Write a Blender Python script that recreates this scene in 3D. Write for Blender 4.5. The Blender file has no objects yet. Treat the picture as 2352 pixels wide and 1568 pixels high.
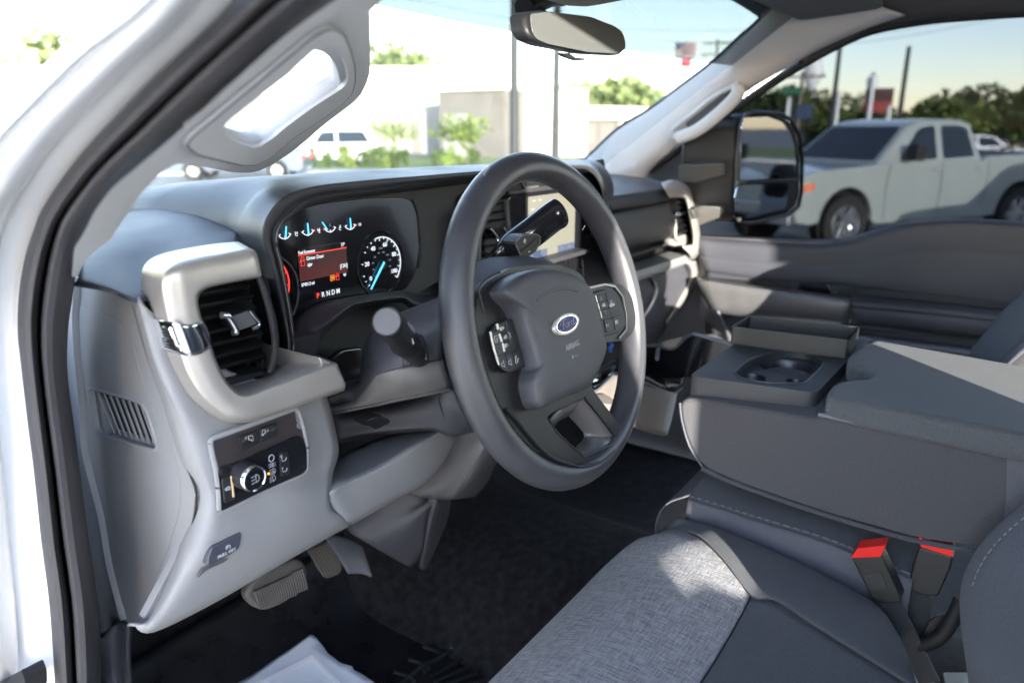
import bpy, bmesh, math, random
from mathutils import Vector, Matrix, geometry
S = bpy.context.scene
R = math.radians
# ------------------------------------------------------------------ camera
CAM = Vector((-1.12, -0.47, 1.80)); FPX = 1680.0; YAW = R(55); PIT = R(16.3)   # FPX for a 2352 px wide picture
FW = Vector((math.sin(YAW)*math.cos(PIT), math.cos(YAW)*math.cos(PIT), -math.sin(PIT)))
RT = Vector((math.cos(YAW), -math.sin(YAW), 0)); UP = RT.cross(FW)
cd = bpy.data.cameras.new('camera'); cam = bpy.data.objects.new('camera', cd); S.collection.objects.link(cam)
cam.matrix_world = Matrix(((RT.x, UP.x, -FW.x, CAM.x), (RT.y, UP.y, -FW.y, CAM.y), (RT.z, UP.z, -FW.z, CAM.z), (0, 0, 0, 1)))
cd.sensor_width = 36; cd.lens = 36*FPX/2352; cd.clip_start = 0.02; cd.clip_end = 3000
cd.dof.use_dof = True; cd.dof.focus_distance = 0.88; cd.dof.aperture_fstop = 4.0
S.camera = cam
S.render.resolution_x = 1024; S.render.resolution_y = 682
# ------------------------------------------------------------------ sky, sun, exposure
SUN_EL = 8.5; SUN_AZ = -140        # azimuth from +Y (straight ahead) towards +X
w = bpy.data.worlds.new("World"); S.world = w; w.use_nodes = True
nt = w.node_tree; bg = nt.nodes['Background']
sky = nt.nodes.new('ShaderNodeTexSky'); sky.sky_type = 'NISHITA'; sky.sun_disc = False; sky.altitude = 200
sky.sun_elevation = R(SUN_EL); sky.sun_rotation = R(SUN_AZ); sky.air_density = 1.0; sky.dust_density = 0.3; sky.ozone_density = 1.2
hs = nt.nodes.new('ShaderNodeHueSaturation'); hs.inputs['Saturation'].default_value = .80; nt.links.new(sky.outputs[0], hs.inputs['Color'])
tn = nt.nodes.new('ShaderNodeMix'); tn.data_type = 'RGBA'; tn.blend_type = 'MULTIPLY'; tn.inputs[0].default_value = 1; tn.inputs[7].default_value = (1.0, .97, 1.07, 1)
nt.links.new(hs.outputs[0], tn.inputs[6]); nt.links.new(tn.outputs[2], bg.inputs[0]); bg.inputs[1].default_value = 0.15
sl = bpy.data.lights.new('sun', 'SUN'); sl.energy = 2.0; sl.angle = R(0.5); sl.color = (1, .95, .84)
so = bpy.data.objects.new('sun', sl); S.collection.objects.link(so)
sd = Vector((math.sin(R(SUN_AZ))*math.cos(R(SUN_EL)), math.cos(R(SUN_AZ))*math.cos(R(SUN_EL)), math.sin(R(SUN_EL))))
so.rotation_euler = sd.to_track_quat('Z', 'Y').to_euler()
S.view_settings.view_transform = 'Standard'; S.view_settings.look = 'None'; S.view_settings.gamma = 1
S.view_settings.exposure = 3.85
try:
    S.cycles.max_bounces = 10; S.cycles.diffuse_bounces = 5; S.cycles.transparent_max_bounces = 16
except Exception: pass
random.seed(7)
# ------------------------------------------------------------------ helpers
def ray(px, py): return FW*FPX + RT*(px-1176) - UP*(py-784)
def U(px, py, X=None, Y=None, Z=None, pl=None):
    """the point of the plane X=, Y=, Z= (or plane pl=(point, normal)) seen at a place of the photograph"""
    r = ray(px, py)
    if X is not None: t = (X-CAM.x)/r.x
    elif Y is not None: t = (Y-CAM.y)/r.y
    elif Z is not None: t = (Z-CAM.z)/r.z
    else: t = (pl[0]-CAM).dot(pl[1])/r.dot(pl[1])
    return CAM + r*t
def crop(x0, y0, s):
    def f(x, y, **k): return U((x0+x/s)/1.7415, (y0+y/s)/1.7415, **k)
    return f
cA = crop(0, 0, 1.68); cB = crop(1300, 0, 1.68); cC = crop(2600, 0, 1.5722); cD = crop(0, 900, 1.68); cE = crop(1000, 750, 2.352)
cF = crop(1600, 550, 2.1382); cG = crop(1700, 1100, 1.742); cH = crop(2400, 1000, 1.96); cI = crop(0, 1700, 1.5207)
cJ = crop(1400, 1700, 1.5207); cK = crop(2600, 1700, 1.5207); cL = crop(2600, 700, 1.5682); cM = crop(0, 0, 1/1.7415)
cN = crop(900, 1050, 1.8445); cO = crop(700, 1500, 2.614); cQ = crop(2300, 600, 2.613); cT = crop(900, 1900, 1.887)
def pts(c, l, **k): return [c(p[0], p[1], **(k if len(p) == 2 else p[2])) for p in l]
V = Vector
COL = S.collection
def props(o, label=None, cat=None, group=None, kind=None):
    for k, v in (('label', label), ('category', cat), ('group', group), ('kind', kind)):
        if v: o[k] = v
    return o
def empty(name, loc, label=None, cat=None, group=None, kind=None, rz=0):
    o = bpy.data.objects.new(name, None); COL.objects.link(o); o.location = loc; o.rotation_euler = (0, 0, rz)
    o.empty_display_size = .2
    return props(o, label, cat, group, kind)
def sharpen(me, lim=.62):
    bm = bmesh.new(); bm.from_mesh(me)
    for e in bm.edges:
        if len(e.link_faces) == 2 and e.calc_face_angle(0) > lim: e.smooth = False
    bm.to_mesh(me); bm.free()
def link(name, me, mat, par=None, bev=0, seg=3, solid=0, off=0, smooth=True, ang=32):
    o = bpy.data.objects.new(name, me); COL.objects.link(o)
    if mat is not None:
        for m in (mat if isinstance(mat, (list, tuple)) else [mat]): me.materials.append(m)
    if smooth:
        for p in me.polygons: p.use_smooth = True
        if not bev: sharpen(me)
    if solid:
        s = o.modifiers.new('s', 'SOLIDIFY'); s.thickness = solid; s.offset = off
    if bev:
        b = o.modifiers.new('b', 'BEVEL'); b.width = bev; b.segments = seg; b.limit_method = 'ANGLE'; b.angle_limit = R(ang); b.harden_normals = True
    elif smooth == 'angle' :
        pass
    if par is not None:
        o.parent = par; o.matrix_parent_inverse = world(par).inverted()
    return o
def world(o):
    m = Matrix.LocRotScale(o.location, o.rotation_euler, o.scale)
    if o.parent: m = world(o.parent) @ o.matrix_parent_inverse @ m
    return m
def mesh(name, vs, fs):
    me = bpy.data.meshes.new(name); me.from_pydata([tuple(v) for v in vs], [], fs)
    bm = bmesh.new(); bm.from_mesh(me); bmesh.ops.remove_doubles(bm, verts=bm.verts, dist=1e-6)
    bmesh.ops.recalc_face_normals(bm, faces=bm.faces); bm.to_mesh(me); bm.free(); return me
def cr(p, n, closed=False):
    """Catmull-Rom through the points p, n steps between two of them"""
    if n <= 1: return list(p)
    m = len(p); out = []
    for i in range(m if closed else m-1):
        if closed: a, b, c, d = p[(i-1) % m], p[i], p[(i+1) % m], p[(i+2) % m]
        else:
            b, c = p[i], p[i+1]
            a = p[i-1] if i > 0 else b*2-c
            d = p[i+2] if i+2 < m else c*2-b
        for k in range(n):
            t = k/n
            out.append(.5*((2*b)+(c-a)*t+(2*a-5*b+4*c-d)*t*t+(3*b-a-3*c+d)*t**3))
    if not closed: out.append(p[-1])
    return out
def loft(name, rows, mat, par=None, su=5, sv=5, solid=0, cu=False, cv=False, off=0, bev=0, caps=False):
    rr = [cr(r, su, cu) for r in rows]
    cols = [cr([r[j] for r in rr], sv, cv) for j in range(len(rr[0]))]
    n = len(cols[0]); m = len(cols); vs = [v for c in cols for v in c]; fs = []
    for j in range(m if cu else m-1):
        for i in range(n if cv else n-1):
            j2 = (j+1) % m; i2 = (i+1) % n
            fs.append((j*n+i, j2*n+i, j2*n+i2, j*n+i2))
    if caps:
        fs.append([i for i in range(n)]); fs.append([(m-1)*n+i for i in range(n)])
    return link(name, mesh(name, vs, fs), mat, par, solid=solid, off=off, bev=bev, ang=40)
def rnd(p, r, n=4):
    """round the corners of a closed loop"""
    out = []; m = len(p)
    rs = r if isinstance(r, (list, tuple)) else [r]*m
    for i in range(m):
        a, b, c = p[i-1], p[i], p[(i+1) % m]
        d1 = (a-b); d2 = (c-b); q = min(rs[i], d1.length*.45, d2.length*.45)
        if q <= 1e-5: out.append(b); continue
        s = b+d1.normalized()*q; e = b+d2.normalized()*q
        for k in range(n+1):
            t = k/n; out.append(s*(1-t)**2+b*2*t*(1-t)+e*t*t)
    return out
def prism(name, loop, ext, mat, par=None, bev=.002, seg=3, holes=(), smooth=True, ang=32):
    """closed loop (with holes) pushed along ext"""
    loops = [list(loop)]+[list(h) for h in holes]
    tris = geometry.tessellate_polygon(loops) if holes else None
    base = [v for l in loops for v in l]; n = len(base); ext = V(ext)
    vs = base+[v+ext for v in base]; fs = []
    if tris:
        for t in tris: fs.append(tuple(t)); fs.append(tuple(n+i for i in reversed(t)))
    else: fs.append(tuple(range(n))); fs.append(tuple(n+i for i in reversed(range(n))))
    o = 0
    for l in loops:
        m = len(l)
        for i in range(m): fs.append((o+i, o+(i+1) % m, n+o+(i+1) % m, n+o+i))
        o += m
    me = bpy.data.meshes.new(name); me.from_pydata([tuple(v) for v in vs], [], fs)
    bm = bmesh.new(); bm.from_mesh(me); bmesh.ops.recalc_face_normals(bm, faces=bm.faces)
    if tris: bmesh.ops.dissolve_limit(bm, angle_limit=.01, verts=bm.verts, edges=bm.edges) if False else None
    bm.to_mesh(me); bm.free()
    return link(name, me, mat, par, bev=bev, seg=seg, smooth=smooth and bev > 0, ang=ang)
def sweep(name, path, prof, mat, par=None, up=V((0, 0, 1)), closed=False, n=1, scl=None, pclosed=True, bev=0, caps=True):
    """profile [(a,b)] carried along a path; a goes sideways, b along up"""
    path = cr(path, n, closed); m = len(path); vs = []; k = len(prof)
    for i, p in enumerate(path):
        if closed: t = path[(i+1) % m]-path[i-1]
        else: t = path[min(i+1, m-1)]-path[max(i-1, 0)]
        t.normalize(); u = up(i/(m-1)) if callable(up) else up
        s = t.cross(u)
        if s.length < 1e-3: s = t.cross(V((0, 1, 0)) if abs(t.z) > .7 else V((0, 0, 1)))
        s.normalize(); b = s.cross(t).normalized()
        q = scl(i/(m-1)) if callable(scl) else 1
        for a, c in prof: vs.append(p+s*a*q+b*c*q)
    fs = []
    for i in range(m if closed else m-1):
        for j in range(k if pclosed else k-1):
            i2 = (i+1) % m; j2 = (j+1) % k
            fs.append((i*k+j, i*k+j2, i2*k+j2, i2*k+j))
    if caps and pclosed and not closed: fs.append(tuple(range(k))); fs.append(tuple((m-1)*k+j for j in reversed(range(k))))
    return link(name, mesh(name, vs, fs), mat, par, bev=bev)
def circ(r, n=16, r2=None): return [(r*math.cos(2*math.pi*i/n), (r2 or r)*math.sin(2*math.pi*i/n)) for i in range(n)]
def tube(name, path, r, mat, par=None, n=1, sides=14, closed=False, up=V((0, 0, 1)), scl=None, r2=None):
    return sweep(name, path, circ(r, sides, r2), mat, par, up=up, closed=closed, n=n, scl=scl)
def lathe(name, c, ax, prof, mat, par=None, n=32, bev=0, sx=1):
    """profile [(radius, along axis)] turned about the axis ax through c"""
    ax = V(ax).normalized(); a = ax.orthogonal().normalized(); b = ax.cross(a); vs = []; fs = []; k = len(prof)
    for i in range(n):
        th = 2*math.pi*i/n
        for r, h in prof: vs.append(V(c)+ax*h+(a*math.cos(th)*sx+b*math.sin(th))*r)
    for i in range(n):
        for j in range(k-1):
            i2 = (i+1) % n; fs.append((i*k+j, i*k+j+1, i2*k+j+1, i2*k+j))
    me = bpy.data.meshes.new(name); me.from_pydata([tuple(v) for v in vs], [], fs)
    bm = bmesh.new(); bm.from_mesh(me); bmesh.ops.remove_doubles(bm, verts=bm.verts, dist=1e-6)
    bmesh.ops.recalc_face_normals(bm, faces=bm.faces); bm.to_mesh(me); bm.free()
    return link(name, me, mat, par, bev=bev, ang=40)
def box(name, lo, hi, mat, par=None, bev=.003, rot=None, seg=2):
    lo = V(lo); hi = V(hi); c = (lo+hi)/2; h = (hi-lo)/2
    vs = [V((x*h.x, y*h.y, z*h.z)) for x in (-1, 1) for y in (-1, 1) for z in (-1, 1)]
    if rot is not None: vs = [rot @ v for v in vs]
    fs = [(0, 1, 3, 2), (4, 6, 7, 5), (0, 4, 5, 1), (2, 3, 7, 6), (0, 2, 6, 4), (1, 5, 7, 3)]
    return link(name, mesh(name, [v+c for v in vs], fs), mat, par, bev=bev, seg=seg)
def join(name, obs, par=None):
    """several plain pieces become one mesh part (modifiers are applied first)"""
    dg = bpy.context.evaluated_depsgraph_get(); dg.update(); bm = bmesh.new(); mats = []
    for o in obs:
        me = bpy.data.meshes.new_from_object(o.evaluated_get(dg))
        idx = []
        for m in me.materials:
            if m not in mats: mats.append(m)
            idx.append(mats.index(m))
        for p in me.polygons: p.material_index = idx[p.material_index] if idx else 0
        me.transform(world(o)); bm.from_mesh(me); bpy.data.meshes.remove(me)
    out = bpy.data.meshes.new(name); bm.to_mesh(out); bm.free()
    for o in obs: bpy.data.objects.remove(o)
    r = link(name, out, mats, par, smooth=False)
    return r
def text(name, s, at, size, xd, yd, mat, par=None, depth=.0003, align='CENTER', sx=1, track=1, bold=0, shear=0):
    """raised lettering in the plane of xd, yd"""
    cu = bpy.data.curves.new(name, 'FONT'); cu.body = s; cu.size = size; cu.align_x = align; cu.align_y = 'CENTER'
    cu.extrude = depth; cu.space_character = track; cu.offset = bold; cu.resolution_u = 3; cu.shear = shear
    o = bpy.data.objects.new(name, cu); COL.objects.link(o)
    me = bpy.data.meshes.new_from_object(o.evaluated_get(bpy.context.evaluated_depsgraph_get()))
    bpy.data.objects.remove(o)
    xd = V(xd).normalized(); yd = V(yd).normalized(); zd = xd.cross(yd).normalized()
    me.transform(Matrix(((xd.x*sx, yd.x, zd.x, at[0]), (xd.y*sx, yd.y, zd.y, at[1]), (xd.z*sx, yd.z, zd.z, at[2]), (0, 0, 0, 1))))
    me.materials.clear()
    return link(name, me, mat, par, smooth=False)
def ribbon(name, path, wd, nrm, mat, par=None, depth=.0006, closed=False):
    """thin flat line painted or inlaid on a surface"""
    nrm = V(nrm).normalized()
    return sweep(name, path, [(-wd/2, 0), (wd/2, 0), (wd/2, depth), (-wd/2, depth)], mat, par, up=nrm, closed=closed)
# ------------------------------------------------------------------ materials
def mat(name, col, rough=.5, bs=0, bd=.1, metal=0, spec=.5, coat=0, emit=None, es=0, noise=0, ns=30, trans=0, sheen=0, alpha=None):
    m = bpy.data.materials.new(name); m.use_nodes = True; n = m.node_tree; b = n.nodes['Principled BSDF']
    if not isinstance(col, (tuple, list)): col = (col, col, col)
    b.inputs['Base Color'].default_value = (*col, 1); b.inputs['Roughness'].default_value = rough
    b.inputs['Metallic'].default_value = metal; b.inputs['Specular IOR Level'].default_value = spec
    b.inputs['Coat Weight'].default_value = coat; b.inputs['Sheen Weight'].default_value = sheen
    b.inputs['Transmission Weight'].default_value = trans
    if emit: b.inputs['Emission Color'].default_value = (*emit, 1); b.inputs['Emission Strength'].default_value = es
    tc = n.nodes.new('ShaderNodeTexCoord')
    if noise:
        t = n.nodes.new('ShaderNodeTexNoise'); t.inputs['Scale'].default_value = ns; t.inputs['Detail'].default_value = 6
        n.links.new(tc.outputs['Object'], t.inputs['Vector'])
        r = n.nodes.new('ShaderNodeMapRange'); r.inputs[1].default_value = .3; r.inputs[2].default_value = .7
        r.inputs[3].default_value = 1-noise; r.inputs[4].default_value = 1+noise; n.links.new(t.outputs[0], r.inputs[0])
        mx = n.nodes.new('ShaderNodeMix'); mx.data_type = 'RGBA'; mx.blend_type = 'MULTIPLY'; mx.inputs[0].default_value = 1
        mx.inputs[6].default_value = (*col, 1); n.links.new(r.outputs[0], mx.inputs[7]); n.links.new(mx.outputs[2], b.inputs['Base Color'])
        r2 = n.nodes.new('ShaderNodeMapRange'); r2.inputs[1].default_value = .3; r2.inputs[2].default_value = .7
        r2.inputs[3].default_value = rough-.06; r2.inputs[4].default_value = rough+.08; n.links.new(t.outputs[0], r2.inputs[0]); n.links.new(r2.outputs[0], b.inputs['Roughness'])
    if bs:
        t = n.nodes.new('ShaderNodeTexVoronoi'); t.inputs['Scale'].default_value = bs
        n.links.new(tc.outputs['Object'], t.inputs['Vector'])
        u = n.nodes.new('ShaderNodeBump'); u.inputs['Strength'].default_value = bd; u.inputs['Distance'].default_value = .001
        n.links.new(t.outputs[0], u.inputs['Height']); n.links.new(u.outputs[0], b.inputs['Normal'])
    return m
def glassmat(name, tint, refl=1.0):
    m = bpy.data.materials.new(name); m.use_nodes = True; n = m.node_tree; n.nodes.clear()
    o = n.nodes.new('ShaderNodeOutputMaterial'); t = n.nodes.new('ShaderNodeBsdfTransparent'); t.inputs[0].default_value = (*tint, 1)
    g = n.nodes.new('ShaderNodeBsdfGlossy'); g.inputs['Roughness'].default_value = .02; f = n.nodes.new('ShaderNodeFresnel'); f.inputs[0].default_value = 1.4
    k = n.nodes.new('ShaderNodeMath'); k.operation = 'MULTIPLY'; k.inputs[1].default_value = refl; n.links.new(f.outputs[0], k.inputs[0])
    x = n.nodes.new('ShaderNodeMixShader'); n.links.new(k.outputs[0], x.inputs[0]); n.links.new(t.outputs[0], x.inputs[1]); n.links.new(g.outputs[0], x.inputs[2]); n.links.new(x.outputs[0], o.inputs[0])
    return m
def cloth(name, c, v=.16, ns=420):
    m = mat(name, c, .92, bs=1300, bd=.6, spec=.2, noise=v, ns=ns, sheen=.1); return m
def fabric(name, c1, c2, sx, sy, bump=.4, contrast=1.0, rough=.9):
    if name != 'woven_light_cloth': return cloth(name, tuple((a+b)/2 for a, b in zip(c1, c2)))
    """woven cloth: threads running both ways with slubs"""
    m = mat(name, c1, rough, spec=.2, sheen=.15); n = m.node_tree; b = n.nodes['Principled BSDF']
    tc = n.nodes.new('ShaderNodeTexCoord'); outs = []
    for sc in ((sx, sy*.10, sy*.10), (sx*.09, sy*1.25, sy*.6)):
        mp = n.nodes.new('ShaderNodeMapping'); mp.inputs['Scale'].default_value = sc; n.links.new(tc.outputs['Object'], mp.inputs[0])
        t = n.nodes.new('ShaderNodeTexNoise'); t.inputs['Scale'].default_value = 1; t.inputs['Detail'].default_value = 3; n.links.new(mp.outputs[0], t.inputs['Vector']); outs.append(t)
    a = n.nodes.new('ShaderNodeMath'); a.operation = 'ADD'; n.links.new(outs[0].outputs[0], a.inputs[0]); n.links.new(outs[1].outputs[0], a.inputs[1])
    r = n.nodes.new('ShaderNodeMapRange'); r.inputs[1].default_value = 1-.28/contrast; r.inputs[2].default_value = 1+.28/contrast; n.links.new(a.outputs[0], r.inputs[0])
    mx = n.nodes.new('ShaderNodeMix'); mx.data_type = 'RGBA'; mx.inputs[6].default_value = (*c1, 1); mx.inputs[7].default_value = (*c2, 1)
    n.links.new(r.outputs[0], mx.inputs[0]); n.links.new(mx.outputs[2], b.inputs['Base Color'])
    u = n.nodes.new('ShaderNodeBump'); u.inputs['Strength'].default_value = bump; u.inputs['Distance'].default_value = .001
    n.links.new(r.outputs[0], u.inputs['Height']); n.links.new(u.outputs[0], b.inputs['Normal'])
    return m
GR = 1400
M = {}
M['white'] = mat('white_paint', (.90, .90, .90), .25, coat=.5)
M['rubber'] = mat('rubber', (.035, .033, .036), .55, bs=900, bd=.15, noise=.2, ns=12)
M['rubber2'] = mat('rubber_dark', (.012, .012, .013), .7)
M['lgrey'] = mat('light_grey_trim', (.225, .224, .230), .55, bs=GR, bd=.35, noise=.04, ns=6)
M['pillar'] = mat('pillar_cloth', (.52, .515, .52), .8, bs=1100, bd=.5)
M['dash'] = mat('dash_plastic', (.030, .031, .036), .45, bs=GR, bd=.22, noise=.06, ns=8)
M['dash2'] = mat('dash_plastic_dark', (.012, .012, .014), .42, bs=GR, bd=.35)
M['mgrey'] = mat('mid_grey_plastic', (.075, .073, .077), .5, bs=GR, bd=.35, noise=.05, ns=9)
M['slate'] = mat('slate_plastic', (.045, .045, .054), .5, bs=GR, bd=.4, noise=.05, ns=9)
M['silver'] = mat('satin_silver', (.43, .40, .37), .36, metal=.55, bs=2600, bd=.08, noise=.03, ns=40)
M['dsilver'] = mat('dark_satin', (.13, .127, .13), .38, metal=.5, noise=.05)
M['arm'] = mat('arm_plastic', (.055, .053, .05), .5)
M['chrome'] = mat('chrome', (.85, .86, .88), .06, metal=1)
M['black'] = mat('gloss_black', (.008, .008, .010), .12, coat=.3)
M['mblack'] = mat('matte_black', (.005, .005, .006), .6)
M['wheel'] = mat('wheel_rubber', (.034, .034, .039), .34, bs=1500, bd=.22, noise=.16, ns=14)
M['wpl'] = mat('wheel_plastic', (.009, .009, .010), .38, spec=.28, bs=1600, bd=.2, noise=.1, ns=20)
M['cover'] = mat('airbag_cover', (.036, .036, .042), .42, bs=1300, bd=.4, noise=.06, ns=14)
M['carpet'] = mat('carpet', (.014, .014, .016), .95, bs=700, bd=1, noise=.5, ns=60, spec=.1)
M['mat'] = mat('rubber_mat', (.010, .010, .012), .30, noise=.3, ns=20)
M['red'] = mat('red_plastic', (.65, .015, .012), .4)
M['ink'] = mat('white_marking', (.42, .42, .44), .5)
M['ink2'] = mat('grey_marking', (.20, .20, .21), .5)
M['sidef'] = mat('side_cloth', (.085, .085, .10), .9, bs=900, bd=.6, noise=.05, ns=40, spec=.2)
M['dfab'] = fabric('dark_cloth', (.042, .044, .052), (.066, .070, .080), 1400, 1400, .35, .8)
M['cfab'] = fabric('console_cloth', (.040, .040, .045), (.085, .083, .088), 900, 900, .35, .9)
M['lfab'] = fabric('woven_light_cloth', (.115, .115, .125), (.29, .285, .295), 620, 620, .9, 1.2)
M['vinyl'] = mat('grey_vinyl', (.12, .12, .145), .5, bs=1000, bd=.4)
M['head'] = mat('headliner', (.13, .13, .13), .95, bs=900, bd=.4)
M['glass'] = glassmat('clear_glass', (.66, .68, .66), .22)
M['tglass'] = glassmat('tinted_glass', (.26, .27, .285), .05)
M['strip'] = glassmat('tint_band', (.19, .205, .21), .2)
M['mirror'] = mat('mirror', (.9, .92, .92), .02, metal=1)
M['grey_mirror'] = mat('mirror_painted_grey', (.075, .078, .075), .12)  # grey base colour paints the reflected headliner
M['strap'] = mat('webbing', (.02, .02, .022), .7, bs=800, bd=.8)
M['piping'] = mat('stitching', (.16, .16, .18), .8)
def glow(name, c, s): return mat(name, (.02, .02, .02), .4, emit=c, es=s*.30)
M['gw'] = glow('lit_white', (.75, .82, .9), .30); M['gb'] = glow('lit_blue', (.10, .62, .95), .42); M['gr'] = glow('lit_red', (1, .05, .03), .35)
M['go'] = glow('lit_orange', (1, .3, .02), .4); M['gd'] = glow('lit_dim', (.5, .6, .7), .06)
# ================================================================== the truck we look into
T = empty('pickup_truck', (0, 0, 0), 'grey cloth pickup truck cabin with dashboard and steering wheel, seen through its open driver door', 'pickup truck')
def m_(l, **k): return pts(cM, l, **k)
def mixp(a, b, t): return [(p[0]+(q[0]-p[0])*t, p[1]+(q[1]-p[1])*t) for p, q in zip(a, b)]
# ---- door opening: white painted jamb, black weatherstrip
out = [(600,-60),(485,65),(369,171),(239,301),(178,369),(130,434),(96,489),(79,533),(62,585),(47,665),(43,756),(51,841),(65,961),(80,1080),(98,1250),(117,1400),(133,1640)]
inn = [(860,-70),(650,85),(513,208),(417,297),(307,390),(250,450),(208,505),(190,540),(176,600),(163,690),(154,756),(152,850),(165,961),(182,1090),(203,1250),(226,1420),(232,1640)]
mid = [(500,-60),(400,60),(290,160),(165,280),(105,350),(60,415),(20,480),(0,530),(-15,590),(-30,670),(-36,756),(-30,841),(-15,961),(0,1080),(15,1250),(30,1400),(45,1640)]
mi2 = [(450,-60),(350,50),(240,150),(115,270),(55,340),(5,405),(-30,470),(-60,530),(-75,590),(-90,670),(-96,756),(-90,841),(-75,961),(-60,1080),(-45,1250),(-30,1400),(-15,1640)]
edg = [(400,-60),(290,40),(180,125),(60,245),(-10,320),(-70,400),(-120,480),(-150,540),(-170,600),(-190,680),(-200,756),(-190,841),(-175,961),(-160,1080),(-145,1250),(-130,1400),(-115,1640)]
rows = [m_(mixp(out, inn, t), X=x) for t, x in ((.08, -.845), (0, -.858), (.10, -.874), (.24, -.874), (.36, -.864), (.40, -.850), (.47, -.852), (.50, -.864), (.58, -.866), (.80, -.856), (.96, -.835), (1.0, -.81), (.97, -.79))]
loft('door_weatherstrip', rows, M['rubber'], T, su=4, sv=2, solid=.002)
loft('door_jamb', [m_(inn, X=-.80), m_(mixp(out, inn, .3), X=-.845), m_(out, X=-.852), m_(mixp(out, mid, .25), X=-.858), m_(mixp(out, mid, .9), X=-.872), m_(mid, X=-.880), m_(mixp(mid, mi2, .5), X=-.896), m_(mi2, X=-.906), m_(mixp(mi2, edg, .7), X=-.912), m_(edg, X=-.93), m_([(p[0]-25, p[1]-18) for p in edg], X=-.90)], M['white'], T, su=4, sv=3, solid=.002)
# the hinge at the foot of the jamb
h = [box('h', V((-.925, .40, 1.135)), V((-.885, .43, 1.16)), M['mblack'], bev=.004)]
hl = rnd(pts(cI, [(20,1600),(110,1500),(170,1500),(200,1450),(262,1420),(285,1480),(288,1560),(250,1600)], X=-.885), .004)
h.append(prism('h', hl, (-.02, 0, 0), M['mblack'], bev=.003))
for x, y in ((240,1510),(150,1530)):
    c = cI(x, y, X=-.882); h.append(lathe('h', c, (-1, 0, .0), [(0, .008), (.0055, .008), (.0062, .006), (.0062, 0), (.009, 0), (.009, -.002)], M['mblack'], n=6 if x == 240 else 14))
join('door_hinge', h, T)
# ---- driver side windshield pillar with its grab handle
PA = (V((-.775, .26, 1.66)), V((0, -.35, .20)).cross(V((.16, .11, .015))).normalized())
if PA[1].dot(CAM-PA[0]) < 0: PA = (PA[0], -PA[1])
outer = pts(cA, [(2500,-160),(2330,-60),(1900,250),(1500,610),(1220,870),(900,1140),(750,1265),(635,1420),(562,1570)], pl=PA)+pts(cD, [(500,150),(482,350),(520,345),(545,275),(605,190),(750,90)], pl=PA)
outer += pts(cA, [(790,1525),(860,1430),(950,1290),(1080,1150),(1150,1100),(1200,1080),(1260,1077),(1350,1095),(1600,1145),(1690,1147),(1760,1135),(1830,1105),(1950,1030),(2050,950)], pl=PA)
outer += pts(cB, [(0,832),(190,690),(245,630),(280,560),(298,500),(306,380),(305,60),(430,-40),(470,-120)], pl=PA)
hole = pts(cA, [(1470,840),(1530,775),(1640,690),(1800,565),(1900,490),(2100,305),(2160,284),(2220,300),(2290,370),(2318,450),(2325,520),(2300,570),(2070,715),(1890,850),(1830,905),(1740,965),(1690,975),(1600,950),(1530,910)], pl=PA)
hole2 = [CAM+(p-CAM)*1.0 for p in rnd(hole, .012)]
pil = prism('windshield_pillar_trim', rnd(outer, .008), (PA[0]-CAM).normalized()*.020, M['pillar'], T, bev=.006, seg=4, holes=[hole2])
seam = pts(cA, [(1228,940),(1262,890),(2090,205),(2170,166),(2230,166),(2285,205)], pl=PA)+pts(cB, [(110,215),(150,320),(182,430),(187,530),(165,615),(100,685),(0,760)], pl=PA)+pts(cA, [(1960,905),(1800,1045),(1700,1092),(1610,1090),(1300,1010),(1240,965)], pl=PA)
gh = prism('grab_handle', [p+PA[1]*.001 for p in rnd(seam, .01)], PA[1]*.003, M['pillar'], pil, bev=.002, holes=[hole2])
ridge = pts(cA, [(1400,860),(1440,950),(1560,1010),(1700,1030),(1790,990),(1960,860),(2150,720),(2320,600),(2352,520),(2345,400)], pl=PA)
tube('handle_bar', [p-PA[1]*.010 for p in ridge], .0105, M['pillar'], gh, n=4, up=PA[1])
tube('handle_seam', [p+PA[1]*.0036 for p in rnd(seam, .01)], .0007, M['mgrey'], gh, closed=True, sides=6)
# ---- windshield, tint band, wiper
def wsurf(x, t):
    """t 0 at the cowl, 1 at the roof header"""
    k = (x/.80)**2
    return V((x, .84-.72*t-.20*k*(1-.35*t), 1.585+.485*t-.015*k))
def wgrid(t0, t1, off=0, n=15):
    nrm = V((0, .56, .83)); return [[wsurf(-.79+1.58*i/(n-1), t0+(t1-t0)*j/6)+nrm*off for i in range(n)] for j in range(7)]
ws = loft('windshield', wgrid(-.05, 1.0), M['glass'], T, su=2, sv=2)
loft('tint_band', wgrid(.765, 1.0, -.003), M['strip'], ws, su=2, sv=2)
tube('wiper_arm', [wsurf(-.60, -.03)+V((0, .03, .02)), wsurf(-.52, .03)+V((0, .02, .02)), wsurf(-.30, .05)+V((0, .02, .02)), wsurf(.1, -.01)+V((0, .02, .02))], .007, M['mblack'], T, n=4)
sweep('wiper_blade', [wsurf(x, .035+.02*math.sin(x*4))+V((0, .012, .012)) for x in (-.66,-.5,-.3,-.1,.1)], circ(.006, 8), M['mblack'], T, n=3)
box('cowl_cover', (-.85, .82, 1.50), (.85, 1.1, 1.575), M['mblack'], T, bev=.01)
# bonnet and front wings keep the ground light out from below the glass
bon = [[V((x, y, z-.05*(x/.95)**4)) for x in (-.95,-.7,-.35,0,.35,.7,.95)] for y, z in ((.95,1.56),(1.3,1.55),(1.9,1.50),(2.15,1.42),(2.2,1.2),(2.2,.6))]
# (the bonnet is level with the cowl and hidden by the dashboard)
loft('bonnet', bon, M['white'], T, su=3, sv=3, solid=.01)
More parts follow.
